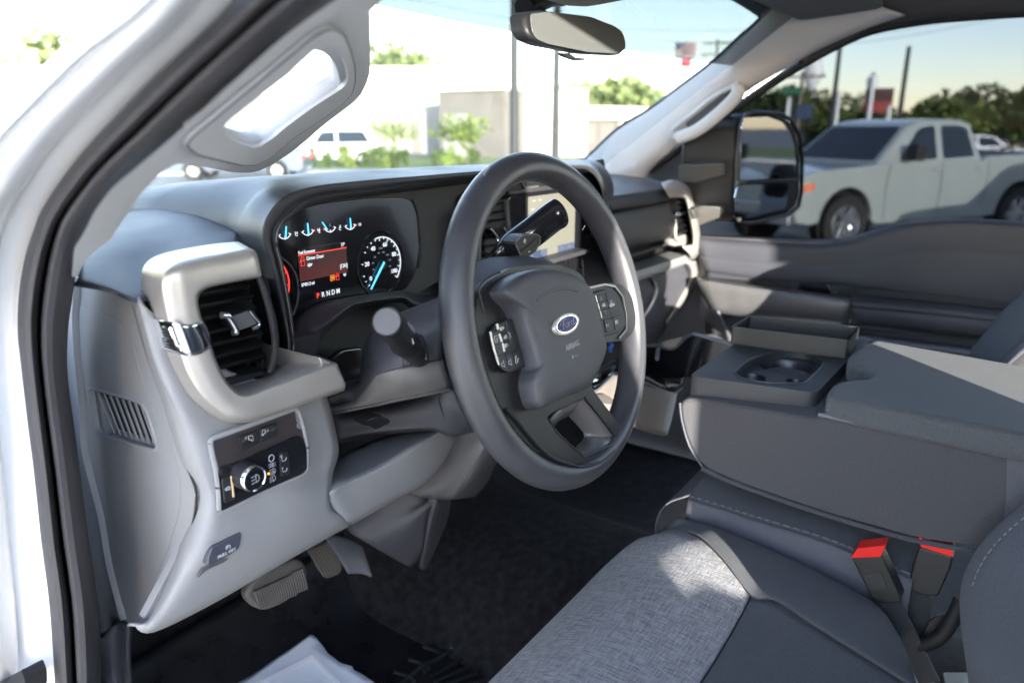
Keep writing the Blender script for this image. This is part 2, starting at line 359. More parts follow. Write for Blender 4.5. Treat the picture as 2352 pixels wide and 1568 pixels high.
# ---- passenger side pillar trim
a_in = [(1330,372),(1352,363),(1420,300),(1493,255),(1560,205),(1640,145),(1700,90),(1735,60),(1750,40),(1735,15),(1690,-20)]
a_mid = [(1400,400),(1440,385),(1510,325),(1570,270),(1640,205),(1700,155),(1760,105),(1800,75),(1830,45),(1860,10),(1880,-30)]
a_out = [(1480,415),(1496,387),(1545,345),(1600,305),(1665,255),(1712,212),(1790,165),(1858,125),(1930,90),(2004,60),(2080,35)]
r2p = loft('windshield_pillar_trim', [m_(a_in, X=.735), m_(mixp(a_in, a_mid, .15), X=.725), m_(a_mid, X=.715), m_(mixp(a_mid, a_out, .8), X=.74), m_(a_out, X=.775)], M['pillar'], T, su=5, sv=4, solid=.004)
r2p['label'] = 'passenger side pillar trim with recessed grab handle'
tube('windshield_seal', m_(a_in, X=.742), .009, M['rubber2'], T, n=4)
g2 = [tube('g', m_([(1555,318),(1600,300),(1650,262),(1690,222),(1697,195)], X=.69), .011, M['pillar'], n=4, r2=.016), tube('g', m_([(1552,318),(1548,295),(1590,262),(1640,222),(1697,192)], X=.70), .006, M['pillar'], n=4)]
g2.append(prism('g', rnd(m_([(1572,285),(1585,302),(1600,296),(1672,232),(1684,208),(1676,203)], X=.712), .01), (.004, 0, 0), M['mgrey'], bev=.001))
join('grab_handle', g2, r2p)
prism('airbag_label', rnd(m_([(1400,353),(1405,388),(1464,382),(1452,348)], X=.715), .004), (-.002, 0, 0), M['pillar'], T, bev=.0005)
# ---- roof: headliner, header strip, door frame above the passenger window, overhead console, visor
roof = [[V((x, y, z-.035*(x/.85)**4)) for x in (-.84,-.7,-.4,0,.4,.7,.84)] for y, z in ((.13,2.075),(0,2.10),(-.5,2.115),(-1.2,2.115),(-1.9,2.10))]
loft('headliner', roof, M['head'], T, su=3, sv=3, solid=.01)
loft('roof_panel', [[v+V((v.x*.12, 0, .035)) for v in r] for r in roof], M['white'], T, su=3, sv=3, solid=.006)
b_in = [(1770,60),(1830,20),(1900,-25),(1960,-70),(2060,-120),(2450,-160)]
b_out = [(1840,150),(1905,118),(2004,66),(2110,45),(2220,34),(2450,24)]
loft('door_frame_trim', [m_(b_in, X=.72), m_(mixp(b_in, b_out, .5), X=.75), m_(mixp(b_in, b_out, .93), X=.79), m_(b_out, X=.82)], M['mgrey'], T, su=4, sv=4, solid=.004)
w_out = [(1493,392),(1545,352),(1600,312),(1665,262),(1712,234),(1790,180),(1858,139),(1930,100),(2004,69),(2110,48),(2220,37),(2352,28),(2460,24)]
tube('window_seal', m_(w_out, X=.822), .011, M['rubber2'], T, n=3)
vis = rnd([V((.12, .04, 2.055)), V((.70, .02, 2.045)), V((.72, -.15, 2.06)), V((.13, -.15, 2.07))], .03)
prism('sun_visor', vis, (0, 0, -.018), M['head'], T, bev=.006)
vis = rnd([V((-.62, .02, 2.045)), V((-.12, .04, 2.055)), V((-.13, -.15, 2.07)), V((-.64, -.15, 2.06))], .03)
prism('sun_visor', vis, (0, 0, -.018), M['head'], T, bev=.006)
oc = rnd(m_([(1225,-40),(1250,0),(1300,14),(1345,16),(1385,10),(1440,-40)], Y=.06), .01)
prism('overhead_console', oc, (0, -.30, .02), M['mgrey'], T, bev=.006)
# ---- inside mirror
MY = .07
mo = rnd(m_([(1212,28),(1260,22),(1370,35),(1425,58),(1441,72),(1442,95),(1438,115),(1420,128),(1340,124),(1240,104),(1214,92),(1206,70)], Y=MY), .008)
mzc = sum(p.z for p in mo)/len(mo); mz = [p+V((0, .30*(p.z-mzc), 0)) for p in mo]
mc = sum(mz, V())/len(mz)
rm = prism('rearview_mirror', mz, (0, .028, 0), M['wpl'], T, bev=.008, seg=4)
prism('mirror_glass', [mc+(p-mc)*.93+V((0, -.0012, 0)) for p in mz], (0, .003, 0), M['grey_mirror'], rm, bev=.001)
lv = rnd(m_([(1290,122),(1308,122),(1322,132),(1343,134),(1345,139),(1325,139),(1300,130)], Y=MY+.01), .002)
prism('day_night_lever', lv, (0, .008, 0), M['wpl'], rm, bev=.0015)
j = [tube('j', [cM(1245, 60, Y=MY+.03), cM(1225, 20, Y=MY+.07), cM(1215, -10, Y=MY+.11), wsurf(-.02, .93)+V((0,-.01,-.005))], .014, M['wpl'], n=3), tube('j', m_([(1205,22),(1222,8),(1260,-10),(1290,-12)], Y=MY+.06), .016, M['wpl'], n=3)]
join('mirror_mount', j, rm)
# ---- cab walls behind and below (they shade the cabin)
box('cab_back_wall', (-.86, -1.98, .75), (.86, -1.93, 1.45), M['head'], T, bev=0)
box('rear_window_frame', (-.86, -1.97, 1.85), (.86, -1.92, 2.08), M['head'], T, bev=0)
box('side_panel', (-.93, -2.0, .7), (-.84, -1.12, 1.58), M['white'], T, bev=.004)
box('side_panel', (-.93, -1.118, .7), (-.84, -.95, 1.375), M['white'], T, bev=.01)  # cut low so a strip of sun reaches the driver seat
box('side_pillar', (-.885, -1.09, 1.385), (-.84, -.99, 2.08), M['white'], T, bev=.01)  # narrowed to leave a gap for that strip of sun
box('rear_seat', (-.7, -1.9, 1.0), (.7, -1.3, 1.25), M['cfab'], T, bev=.06)
box('rear_seat_back', (-.7, -1.92, 1.2), (.7, -1.72, 1.75), M['cfab'], T, bev=.06)
# ---- floor
fl = [[V((x, y, z)) for x in (-.80,-.62,-.45,-.30,-.20,-.05,.15,.3,.5,.8)] for y, z in ((-1.9,.86),(-.9,.86),(-.3,.86),(.1,.86),(.3,.86),(.48,.865),(.58,.92),(.66,1.1),(.69,1.56))]
for r in fl:
    for v in r:
        v.z += .13*math.exp(-((v.x-.03)/.24)**4) if v.y < .6 else 0
loft('floor_carpet', fl, M['carpet'], T, su=4, sv=5, solid=.004)
loft('kick_panel', [pts(cI, [(612,1290),(575,1400),(560,1620)], X=-.80), pts(cI, [(690,1225),(680,1400),(690,1620)], X=-.79), pts(cI, [(745,1200),(745,1400),(760,1620)], X=-.775), pts(cI, [(795,1215),(786,1400),(800,1620)], X=-.765), pts(cI, [(795,1215),(788,1400),(803,1620)], X=-.70)], M['slate'], T, su=4, sv=4, solid=.003)
box('door_sill', (-.93, -.95, .72), (-.80, .42, .90), M['white'], T, bev=.01)

box('firewall', (-.84, .70, .80), (.84, .73, 1.56), M['carpet'], T, bev=0)
box('cowl_side', (.825, .12, .80), (.85, .72, 1.46), M['slate'], T, bev=0)
box('cowl_side', (-.82, .40, .80), (-.80, .72, 1.60), M['slate'], T, bev=0)
prism('rear_glass', [V((-.8,-1.95,1.44)), V((.8,-1.95,1.44)), V((.8,-1.95,1.86)), V((-.8,-1.95,1.86))], (0,.006,0), glassmat('rear_sun_tint', (.06,.065,.065)), T, bev=0)  # unseen pane, tinted nearly black to keep sun off the passenger door
box('sun_block_rail', (-.90, -1.95, 1.99), (-.82, -1.0, 2.10), M['white'], T, bev=.004)  # unseen rail added low to keep sun off the passenger pillar
# ================================================================== dashboard
def y_(c, l): return [c(p[0], p[1], Y=p[2]) for p in l]
def yM(l): return y_(cM, l)
nY = V((0, -1, 0))
# ---- top pad
pad = loft('dash_top', [
 yM([(170,655,.205),(250,668,.18),(325,694,.16),(400,660,.165),(480,620,.17),(560,600,.2)]),
 yM([(180,640,.21),(250,655,.19),(318,678,.17),(400,640,.18),(480,605,.19),(545,580,.22)]),
 yM([(183,605,.26),(250,600,.25),(320,610,.24),(420,575,.24),(500,555,.25),(545,540,.26)]),
 yM([(200,575,.32),(262,550,.33),(340,550,.30),(420,535,.30),(480,530,.3),(535,520,.3)]),
 yM([(240,530,.44),(290,505,.44),(350,500,.40),(420,490,.40),(490,475,.4),(560,450,.4)]),
 yM([(275,490,.58),(318,470,.6),(370,458,.6),(430,443,.6),(500,425,.58),(580,408,.56)])], M['dash'], T, su=5, sv=5, solid=.003)
# ---- hood round cluster and centre stack
Fi = [(655,860),(667,825),(672,790),(665,727),(654,665),(642,603),(632,567),(633,537),(648,506),(690,470),(745,450),(843,438),(986,420),(1100,407),(1250,395),(1330,389),(1358,396),(1376,418),(1386,450),(1390,500),(1404,560),(1440,640)]
Fo = [(642,860),(654,827),(661,790),(650,727),(637,665),(620,603),(604,560),(600,525),(614,487),(650,450),(720,427),(843,413),(986,402),(1100,393),(1250,384),(1332,379),(1366,388),(1385,416),(1393,450),(1396,500),(1410,560),(1446,640)]
Fl = [(616,860),(624,821),(629,777),(622,727),(607,665),(585,603),(545,573),(522,530),(530,475),(570,432),(640,408),(780,395),(950,386),(1100,379),(1250,372),(1335,368),(1364,381),(1382,405),(1390,440),(1393,500),(1406,560),(1440,640)]
F0 = [CAM+(p-CAM)*1 for p in m_(Fi, Y=.30)]
rows = [m_([(a+8 if i < 8 else a, b+ (0 if i < 8 or i > 15 else 16)) for i, (a, b) in enumerate(Fi)], Y=.34), m_(Fi, Y=.195), m_(mixp(Fi, Fo, .25), Y=.186), m_(mixp(Fi, Fo, .8), Y=.184), m_(Fo, Y=.192), m_(mixp(Fo, Fl, .5), Y=.235), m_(Fl, Y=.30)]
bk = []
for i, p in enumerate(rows[-1]):
    bk.append(V((p.x, .56, p.z-.02)) if 7 < i < 19 else p+V((.0, .06, 0)))
rows.append(bk)
hood = loft('cluster_hood', rows, M['dash'], T, su=3, sv=3, solid=.002)
tube('chrome_line', [p+V((.0005, -.001, 0)) for p in m_(Fi[:13], Y=.1935)], .0011, M['dsilver'], hood, n=3, sides=6)
box('upper_glass_shelf', (-.7, .5, 1.50), (.78, .86, 1.585), M['dash2'], T, bev=.02)
# ---- instrument cluster
CY = .30
face = pts(cE, [(120,1250),(150,500),(250,200),(430,60),(800,-20),(1800,-140),(2500,-180),(2500,600),(1750,900),(1560,1010),(1420,985),(900,1090),(560,1160),(420,1300)], Y=CY)
ic = prism('instrument_cluster', face, (0, .02, 0), M['dash2'], T, bev=.002)
cov = rnd(pts(cE, [(180,1300),(190,560),(270,330),(430,215),(700,150),(1100,105),(1420,95),(1530,130),(1580,300),(1595,560),(1560,800),(1470,960),(1100,1040),(600,1130),(440,1200),(380,1310)], Y=CY-.002), .01)
prism('cover_lens', cov, (0, .0015, 0), M['black'], ic, bev=.0007)
tube('lens_edge', pts(cE, [(1530,120),(1572,240),(1590,400),(1600,620),(1588,760)], Y=CY-.002), .0022, M['mblack'], ic, n=4, sides=8)
# dial housings are raised rings standing in front of the face
ez = V((0, 0, 1)); ex = V((1, 0, 0))
def E_(x, y, d=.0035): return cE(x, y, Y=CY-d)
SC = E_(1235, 725); c1 = E_(1030, 725); SR = ((E_(1430, 700)-E_(1040, 760)).length)/2
SC = (E_(1425, 700)+E_(1040, 760))/2; SC = V((SC.x, CY-.0035, (E_(1220, 440).z+E_(1200, 1010).z)/2)); SR = (E_(1220, 440).z-E_(1200, 1010).z)/2
def arc(c, r, a0, a1, n=40): return [c+V((r*math.sin(R(a0+(a1-a0)*i/n)), 0, r*math.cos(R(a0+(a1-a0)*i/n)))) for i in range(n+1)]
sp = lathe('speedometer', SC+V((0, .004, 0)), nY, [(0, -.001), (SR*1.0, -.001), (SR*1.04, .004), (SR*1.09, .0042), (SR*1.13, 0)], M['black'], ic, n=64)
mk = [ribbon('t', arc(SC, SR*.90, 5-20, 128), .0016, nY, M['gw'])]
for i in range(21):
    a = -135+270*i/20*.975; L = .13 if i % 2 == 0 else .08
    r1 = SR*.90; d = V((math.sin(R(a)), 0, math.cos(R(a))))
    if a > -20 or i in (0, 7, 8, 9, 1) or i % 2 == 0: mk.append(ribbon('t', [SC+d*r1, SC+d*r1*(1-L*(1 if a > -20 else .5))], .0012, nY, M['gw']))
join('dial_marks', mk, sp)
for s_, a in (('0', -128), ('20', -82), ('40', -32), ('60', 18), ('80', 68), ('100', 119)):
    d = V((math.sin(R(a)), 0, math.cos(R(a)))); text('dial_number', s_, SC+d*SR*.66, .0088, ex, ez, M['gw'], sp, bold=.0001)
text('dial_number', 'MPH', SC+V((0, 0, SR*.53)), .0042, ex, ez, M['gd'], sp)
text('dial_number', 'km/h', SC+V((-.012, 0, -SR*.36)), .0034, ex, ez, M['gd'], sp)
for i, s_ in enumerate(('20', '40', '60', '80', '100', '120', '140', '160')):
    a = -108+i*31; text('dial_number', s_, SC+V((math.sin(R(a)), 0, math.cos(R(a))))*SR*.40, .0038, ex, ez, M['gd'], sp)
na = R(-141); nd = V((math.sin(na), 0, math.cos(na)))
prism('needle', [SC+nd*SR*.95+V((-.0006,-.002,.0006)), SC+nd*SR*.95+V((.0006,-.002,-.0006)), SC-nd*.004+V((.0013,-.002,-.0013)), SC-nd*.004+V((-.0013,-.002,.0013))], (0, -.0015, 0), M['gb'], sp, bev=0)
lathe('needle_hub', SC+V((.001, 0, -.001)), nY, [(0, .003), (.006, .003), (.007, 0)], M['mblack'], sp, n=24)
# tachometer, half hidden behind the hood
TC = E_(150, 930); TC = V((TC.x-.003, CY-.0035, TC.z)); TR = SR*1.0
ta = lathe('tachometer', TC+V((0, .004, 0)), nY, [(0, -.001), (TR*1.0, -.001), (TR*1.05, .004), (TR*1.10, .0042), (TR*1.13, 0)], M['black'], ic, n=64)
mk = [ribbon('t', arc(TC, TR*.87, 40, 128), .0019, nY, M['gr']), ribbon('t', arc(TC, TR*.87, 0, 38), .0019, nY, M['gw'])]
for a in (46, 70, 96, 126):
    d = V((math.sin(R(a)), 0, math.cos(R(a)))); mk.append(ribbon('t', [TC+d*TR*.87, TC+d*TR*.72], .0016, nY, M['gr']))
join('dial_marks', mk, ta)
for s_, a in (('5', 22), ('6', 84), ('4', -10)):
    d = V((math.sin(R(a)), 0, math.cos(R(a)))); text('dial_number', s_, TC+d*TR*.66, .0088, ex, ez, M['gw'], ta)
# four small gauges along the top
for gi, (gx, gy, l, r_, ri, le, na, wd) in enumerate(((322,432,'L','H',0,1,-10,0),(540,400,'C','H',1,0,2,0),(750,372,'E','F',0,1,38,0),(940,350,'C','H',1,0,2,0))):
    c = E_(gx, gy-28); q = .0105
    g = lathe('small_gauge', c+V((0, .004, 0)), nY, [(0, 0), (q*1.1, 0), (q*1.1, -.001)], M['black'], ic, n=24)
    mk = [ribbon('t', arc(c, q, 118, 242, 14), .0012, nY, M['gw'])]
    for a in (122, 180, 238): mk.append(ribbon('t', [c+V((math.sin(R(a)), 0, math.cos(R(a))))*q*1.1, c+V((math.sin(R(a)), 0, math.cos(R(a))))*q*.72], .0012, nY, M['gw']))
    a = 122 if ri else 238
    mk.append(ribbon('t', [c+V((math.sin(R(a)), 0, math.cos(R(a))))*q*1.15, c+V((math.sin(R(a-10 if ri else a+10)), 0, math.cos(R(a-10 if ri else a+10))))*q*1.15], .0022, nY, M['gr']))
    join('dial_marks', mk, g)
    nb = c+V((0, -.001, -q*.85)); d = V((-math.sin(R(na))*(1 if gi != 2 else .9), 0, math.cos(R(na))))
    if gi == 2: nb = nb+V((-.006, 0, .002)); 
    prism('needle', [nb-V((.0011,0,0)), nb+V((.0011,0,0)), nb+d*q*1.35+V((.0008,0,0)), nb+d*q*1.35-V((.0008,0,0))], (0, -.001, 0), M['gb'], g, bev=0)
    text('dial_number', l, c+V((-q*1.75, 0, -q*.75)), .0062, ex, ez, M['gw'], g); text('dial_number', r_, c+V((q*1.75, 0, -q*.55)), .0062, ex, ez, M['gw'], g)
    text('dial_number', ('~', '\u2248', 'P', '\u00b0')[gi] if gi != 2 else 'B', c+V((0, 0, -q*.15)), .0055, ex, ez, M['gd'], g)
# message screen
sc = pts(cE, [(442,585),(872,515),(918,850),(488,925)], Y=CY-.003)
sn = [sc[0], V((sc[2].x, sc[0].y, sc[0].z)), sc[2], V((sc[0].x, sc[0].y, sc[2].z))]
W_ = sn[1].x-sn[0].x; H_ = sn[0].z-sn[2].z; O_ = sn[3]
def sp_(u, v, d=.0008): return O_+V((W_*u, -d, H_*v))
ms = prism('message_screen', sn, (0, -.0006, 0), M['black'], ic, bev=0)
sgm = bpy.data.materials.new('screen_red'); sgm.use_nodes = True
n = sgm.node_tree; b = n.nodes['Principled BSDF']; b.inputs['Base Color'].default_value = (.01, .01, .01, 1); tc = n.nodes.new('ShaderNodeTexCoord'); sx = n.nodes.new('ShaderNodeSeparateXYZ')
n.links.new(tc.outputs['Generated'], sx.inputs[0]); cr_ = n.nodes.new('ShaderNodeValToRGB'); cr_.color_ramp.elements[0].color = (.16, .012, .015, 1); cr_.color_ramp.elements[1].color = (.05, .008, .009, 1)
n.links.new(sx.outputs[2], cr_.inputs[0]); n.links.new(cr_.outputs[0], b.inputs['Emission Color']); b.inputs['Emission Strength'].default_value = .04
prism('screen_page', [sp_(0, .17), sp_(1, .17), sp_(1, .84), sp_(0, .84)], (0, -.0002, 0), sgm, ms, bev=0)
ribbon('screen_line', [sp_(0, .845, .0011), sp_(1, .845, .0011)], .0012, nY, M['gr'], ms)
for s_, u, v, z, mm in (('Fuel Economy', .01, .91, .0062, 'gw'), ('77\u00b0', .89, .93, .0068, 'gw'), ('Driver Door', .16, .73, .0072, 'gw'), ('ajar', .17, .57, .0072, 'gw'), ('57431.5 mi', .02, .07, .0062, 'gw'), ('W', .90, .10, .0062, 'gw'), ('[ON]', .84, .36, .0078, 'gw')):
    text('screen_text', s_, sp_(u, v, .0011), z, ex, ez, M[mm], ms, depth=.0002, align='LEFT', sx=.78, bold=.00008)
def icon(name, u, v, s, mm, body):
    l = [sp_(u+a*s, v+b*s*W_/H_, .0011) for a, b in body]
    return tube(name, l, .0005, mm, ms, sides=5)
icon('door_ajar_symbol', .08, .68, .07, M['gr'], [(-.5,-1),(-.5,.5),(-.2,1),(.2,1),(.5,.5),(.5,-1),(-.5,-1),(-.5,.2),(.5,.2),(-.9,.0)])
icon('door_ajar_symbol', .77, .10, .06, M['gr'], [(-.5,-.9),(-.5,.5),(-.2,.9),(.2,.9),(.5,.5),(.5,-.9),(-.5,-.9),(-.5,.2),(.5,.2),(-.9,.0)])
icon('belt_symbol', .66, .10, .06, M['go'], [(-.6,-.8),(-.6,.7),(0,.7),(0,-.8),(-.6,-.8),(-.6,0),(.6,0),(.6,.8),(.6,-.8)])
p0_ = E_(640, 1015); p1_ = E_(830, 978)
for i, s_ in enumerate('PRNDM'):
    q = p0_.lerp(p1_, i/4.0*1.0); text('gear_letter', s_, V((q.x, q.y, (p0_.z+p1_.z)/2)), .0098, ex, ez, M['gr' if i == 0 else 'gw'], ic, depth=.0002, sx=.85, bold=.0003 if i == 0 else .0001)
tube('lens_edge', pts(cE, [(290,650),(370,720),(430,820),(455,960),(440,1100),(380,1250)], Y=CY-.006), .0012, M['mgrey'], ic, n=4, sides=8)
# the trim under the cluster and the dark opening round the column
loft('lower_bezel', [y_(cN, [(480,500,.30),(560,370,.30),(700,300,.295),(900,262,.295),(1150,225,.295),(1320,215,.295),(1450,250,.29),(1620,230,.29)]),
 y_(cN, [(480,560,.27),(600,470,.265),(720,400,.265),(900,310,.265),(1100,270,.265),(1320,238,.265),(1440,280,.265),(1620,290,.26)]),
 y_(cN, [(520,600,.25),(620,530,.25),(725,460,.25),(905,325,.25),(1010,290,.25),(1300,250,.25),(1400,295,.25),(1620,340,.25)]),
 y_(cN, [(560,640,.26),(640,560,.26),(740,480,.26),(915,340,.26),(1012,305,.26),(1296,266,.26),(1390,310,.26),(1620,360,.26)]),
 y_(cN, [(600,700,.30),(660,620,.30),(760,500,.30),(925,370,.32),(1020,330,.32),(1290,290,.32),(1380,340,.32),(1620,380,.32)])], M['slate'], T, su=4, sv=3, solid=.002)
prism('column_side_panel', rnd(y_(cN, [(470,560,.232),(695,520,.232),(705,540,.232),(665,700,.232),(460,760,.232)]), .003), (0, .03, 0), M['dash'], T, bev=.002)
box('dash_inner_wall', (-.70, .335, 1.2), (-.0, .36, 1.62), M['mblack'], T, bev=0)
box('cable_bundle', (-.60, .32, 1.40), (-.36, .34, 1.44), M['black'], T, bev=.01, rot=Matrix.Rotation(.2, 3, 'Y'))
prism('column_pocket', rnd(y_(cN, [(760,730,.30),(860,640,.30),(1030,620,.30),(1010,850,.30),(880,890,.30),(790,800,.30)]), .01), (0, .01, 0), M['black'], T, bev=.004)
# ---- left silver trim round the outer air vent
O1 = [(1600,118),(1450,132),(1300,155),(1180,178),(1080,205),(1010,240),(970,290),(957,350),(960,450),(1005,625),(1060,820),(1110,950),(1200,1140),(1330,1270),(1440,1335),(1590,1345),(1800,1298),(2000,1225),(2200,1150),(2312,1108)]
R1 = [(1685,165),(1500,200),(1350,225),(1240,250),(1170,285),(1125,325),(1108,375),(1107,430),(1118,500),(1150,645),(1228,860),(1275,990),(1370,1140),(1490,1245),(1580,1290),(1690,1300),(1850,1255),(2020,1195),(2215,1122),(2318,1080)]
R2 = [(1720,190),(1520,235),(1370,262),(1270,285),(1215,315),(1195,345),(1190,385),(1195,450),(1205,530),(1230,660),(1300,860),(1345,985),(1430,1120),(1530,1220),(1610,1262),(1700,1272),(1860,1228),(2030,1168),(2220,1098),(2316,1060)]
I1 = [(1756,335),(1620,360),(1480,385),(1400,405),(1350,430),(1325,460),(1315,500),(1318,540),(1328,590),(1350,665),(1410,830),(1445,930),(1500,1040),(1560,1112),(1620,1145),(1690,1138),(1820,1088),(1980,1030),(2150,965),(2262,935)]
I2 = [(1740,350),(1610,372),(1480,398),(1410,415),(1365,438),(1340,465),(1328,500),(1330,540),(1340,590),(1362,665),(1420,825),(1455,920),(1505,1020),(1555,1078),(1610,1058),(1700,1030),(1800,995),(1930,925),(2110,885),(2240,925)]
st = loft('silver_trim', [pts(cD, O1, Y=.178), pts(cD, mixp(O1, R1, .15), Y=.166), pts(cD, mixp(O1, R1, .85), Y=.105), pts(cD, R1, Y=.096), pts(cD, R2, Y=.090), pts(cD, mixp(R2, I1, .8), Y=.088), pts(cD, I1, Y=.092), pts(cD, mixp(I1, I2, .5), Y=.115), pts(cD, I2, Y=.175)], M['silver'], T, su=4, sv=3, solid=.002)
# closing cap of the lower arm and top arm
prism('trim_end', pts(cD, [(2150,890),(2262,938),(2318,1080),(2312,1108),(2200,1130)], Y=.10), (0, .10, 0), M['silver'], st, bev=.002)
loft('trim_shelf', [pts(cD, [(1555,1080),(1700,1028),(1800,995),(1930,925),(2110,885),(2180,900)], Y=.172), pts(cD, [(1570,1118),(1700,1138),(1820,1088),(1980,1030),(2150,965),(2262,936)], Y=.098)], M['silver'], st, su=3, sv=3, solid=.002)
ca = loft('chrome_accent', [pts(cD, [(1003,622),(1030,720),(1062,826)], Y=.160), pts(cD, [(1150,648),(1185,750),(1230,866)], Y=.093), pts(cD, [(1255,672),(1290,760),(1325,868)], Y=.085), pts(cD, [(1345,640),(1385,730),(1412,820)], Y=.090), pts(cD, [(1365,650),(1395,730),(1420,810)], Y=.11)], M['chrome'], st, su=5, sv=6, solid=.003)
q = [pts(cD, [(1003,622),(1030,720),(1062,826)], Y=.158), pts(cD, [(1150,648),(1185,750),(1230,866)], Y=.0905)]
def onq(u, v):
    a = q[0][0].lerp(q[0][2], v); b = q[1][0].lerp(q[1][2], v); return a.lerp(b, u)+V((-.0015, -.0008, 0))
rb = [tube('r', [onq(.52 if v < .5 else .30, v), onq(.93 if v < .75 else .98, v)], .0014, M['chrome'], sides=8) for v in (.22, .31, .40, .49, .60, .69, .78, .87)]
join('accent_ribs', rb, ca)
# ---- outer air vent
av = prism('air_vent', rnd(pts(cD, [(1320,440),(1730,360),(1850,700),(1840,1000),(1540,1110),(1340,640)], Y=.20), .01), (0, .03, 0), M['mblack'], T, bev=0)
sl_ = [((1335,545),(1712,470)), ((1345,630),(1735,555)), ((1375,722),(1755,640)), ((1400,808),(1775,722)), ((1430,890),(1790,795)), ((1455,962),(1800,870)), ((1335,465),(1690,400))]
for a, b in sl_:
    p = cD(a[0]-25, a[1], Y=.135); r = cD(b[0], b[1], Y=.150); u = V((0, .036, .012))
    lo_ = [p, r, r+u, p+u]; prism('vent_slat', rnd(lo_, .004), (0, .002, -.0045), M['wpl'], av, bev=.0013)
prism('vent_sill', pts(cD, [(1500,1040),(1800,975),(1802,1000),(1545,1080)], Y=.14), (0, .06, 0), M['dash2'], av, bev=.001)
for xx in (1660, 1560): sweep('vent_vane', pts(cD, [(xx-20,400),(xx+20,560),(xx+60,700),(xx+90,960)], Y=.178), [(-.0008, -.006), (.0008, -.006), (.0008, .006), (-.0008, .006)], M['mgrey'], av, up=V((0, 1, 0)), n=2)
loft('vent_frame', [pts(cD, [(1722,352),(1745,420),(1775,520),(1800,620),(1822,740),(1826,830),(1815,910),(1795,985)], Y=.135), pts(cD, [(1735,350),(1760,415),(1795,520),(1824,620),(1845,740),(1848,840),(1836,925),(1815,998)], Y=.130), pts(cD, [(1752,352),(1785,420),(1812,520),(1840,620),(1862,740),(1866,850),(1856,940),(1835,1000)], Y=.16), pts(cD, [(1760,352),(1800,430),(1840,540),(1870,660),(1880,760),(1880,860),(1870,940),(1850,1000)], Y=.24)], M['mgrey'], av, su=3, sv=3, solid=.001)
kb = prism('vent_knob', rnd(pts(cD, [(1545,618),(1670,575),(1728,660),(1605,708)], Y=.118), .003), (0, .022, 0), M['dash2'], av, bev=.003)
a0 = cD(1545, 618, Y=.1165); a1 = cD(1670, 575, Y=.1165); b0 = cD(1605, 708, Y=.1165); b1 = cD(1728, 660, Y=.1165)
kn = [tube('k', [a0.lerp(a1, (i+.7)/23), b0.lerp(b1, (i+.7)/23)], .0006, M['mgrey'], sides=5) for i in range(22)]
join('knob_ribs', kn, kb)
tube('knob_chrome', pts(cD, [(1490,605),(1530,612),(1560,655),(1590,710),(1585,722),(1565,722)], Y=.116), .0030, M['chrome'], kb, n=3)
tube('knob_chrome', pts(cD, [(1676,572),(1705,610),(1742,652),(1735,680),(1690,700)], Y=.132), .0018, M['chrome'], kb, n=3)
# ---- end cap of the dashboard (seen through the door opening)
EX = -.772
ol = [(440,560),(482,352),(530,352),(700,388),(850,440),(925,478),(960,590),(1000,760),(1060,980),(1130,1200),(1200,1430)]
out_ = pts(cD, ol, X=EX)+pts(cI, [(1113,195),(1185,370),(1193,470),(1172,600),(1120,765),(1050,950),(965,1140),(920,1192),(870,1205),(822,1215),(735,1185),(612,1270),(560,1000),(500,600),(450,200),(440,0)], X=EX)+pts(cD, [(440,1200),(430,850)], X=EX)
vh = rnd(pts(cD, [(592,1105),(610,1095),(900,1178),(958,1205),(992,1260),(1058,1475),(1045,1512),(900,1475),(655,1405),(628,1370),(600,1200)], X=EX), .004)
ep = prism('dash_end_panel', out_, (.012, 0, 0), M['lgrey'], T, bev=.003, holes=[vh])
ep['label'] = 'light grey side panel with slotted vent'
LB = pts(cD, [(484,352),(470,440),(455,540),(447,620),(440,850),(462,1150),(475,1400),(490,1562)], X=EX+.004)+pts(cI, [(520,600),(570,900),(612,1268)], X=EX+.004)
RB = pts(cD, [(492,352),(502,420),(494,540),(490,620),(501,850),(531,1150),(546,1400),(563,1560)], X=EX-.005)+pts(cI, [(600,560),(650,850),(735,1185)], X=EX-.005)
RC = [p+V((.006, -.004, 0)) for p in RB]
loft('edge_strip', [LB, [a.lerp(b, .9) for a, b in zip(LB, RB)], RB, RC], M['lgrey'], ep, su=3, sv=3, solid=.001)
ins = pts(cD, [(490,545),(560,548),(700,590),(800,640),(860,710),(890,800),(960,1060),(1060,1340),(1100,1450)], X=EX-.0005)+pts(cI, [(1040,60),(1095,330),(1100,440),(1080,560),(1020,760),(930,960),(858,1125),(735,1090),(690,1080),(640,780),(590,480),(555,200)], X=EX-.0005)+pts(cD, [(545,1400),(525,1150),(500,850)], X=EX-.0005)
prism('panel_field', ins, (.002, 0, 0), M['lgrey'], ep, bev=.002, holes=[[p+V((-.0005+.0005, 0, 0)) for p in vh]])
tube('vent_rim', vh, .0016, M['lgrey'], ep, closed=True, sides=8)
vb = pts(cD, [(585,1090),(965,1180),(1075,1530),(630,1420)], X=EX+.012)
prism('vent_recess', vb, (.01, 0, 0), M['mblack'], ep, bev=0)
prism('vent_lip', pts(cD, [(600,1110),(655,1122),(772,1405),(650,1400)], X=EX+.007), (.004, 0, 0), M['lgrey'], ep, bev=.001)
prism('vent_lip', pts(cD, [(760,1370),(1030,1455),(1050,1500),(780,1420)], X=EX+.008), (.004, 0, 0), M['lgrey'], ep, bev=.001)
for i in range(8):
    x = 655+i*42; y = 1120+i*12
    sweep('vent_rib', pts(cD, [(x, y), (x+112-i*2, y+280)], X=EX+.006), [(-.0016, -.0008), (.0016, -.0008), (.0016, .0008), (-.0016, .0008)], M['lgrey'], ep, up=V((1, 0, 0)))
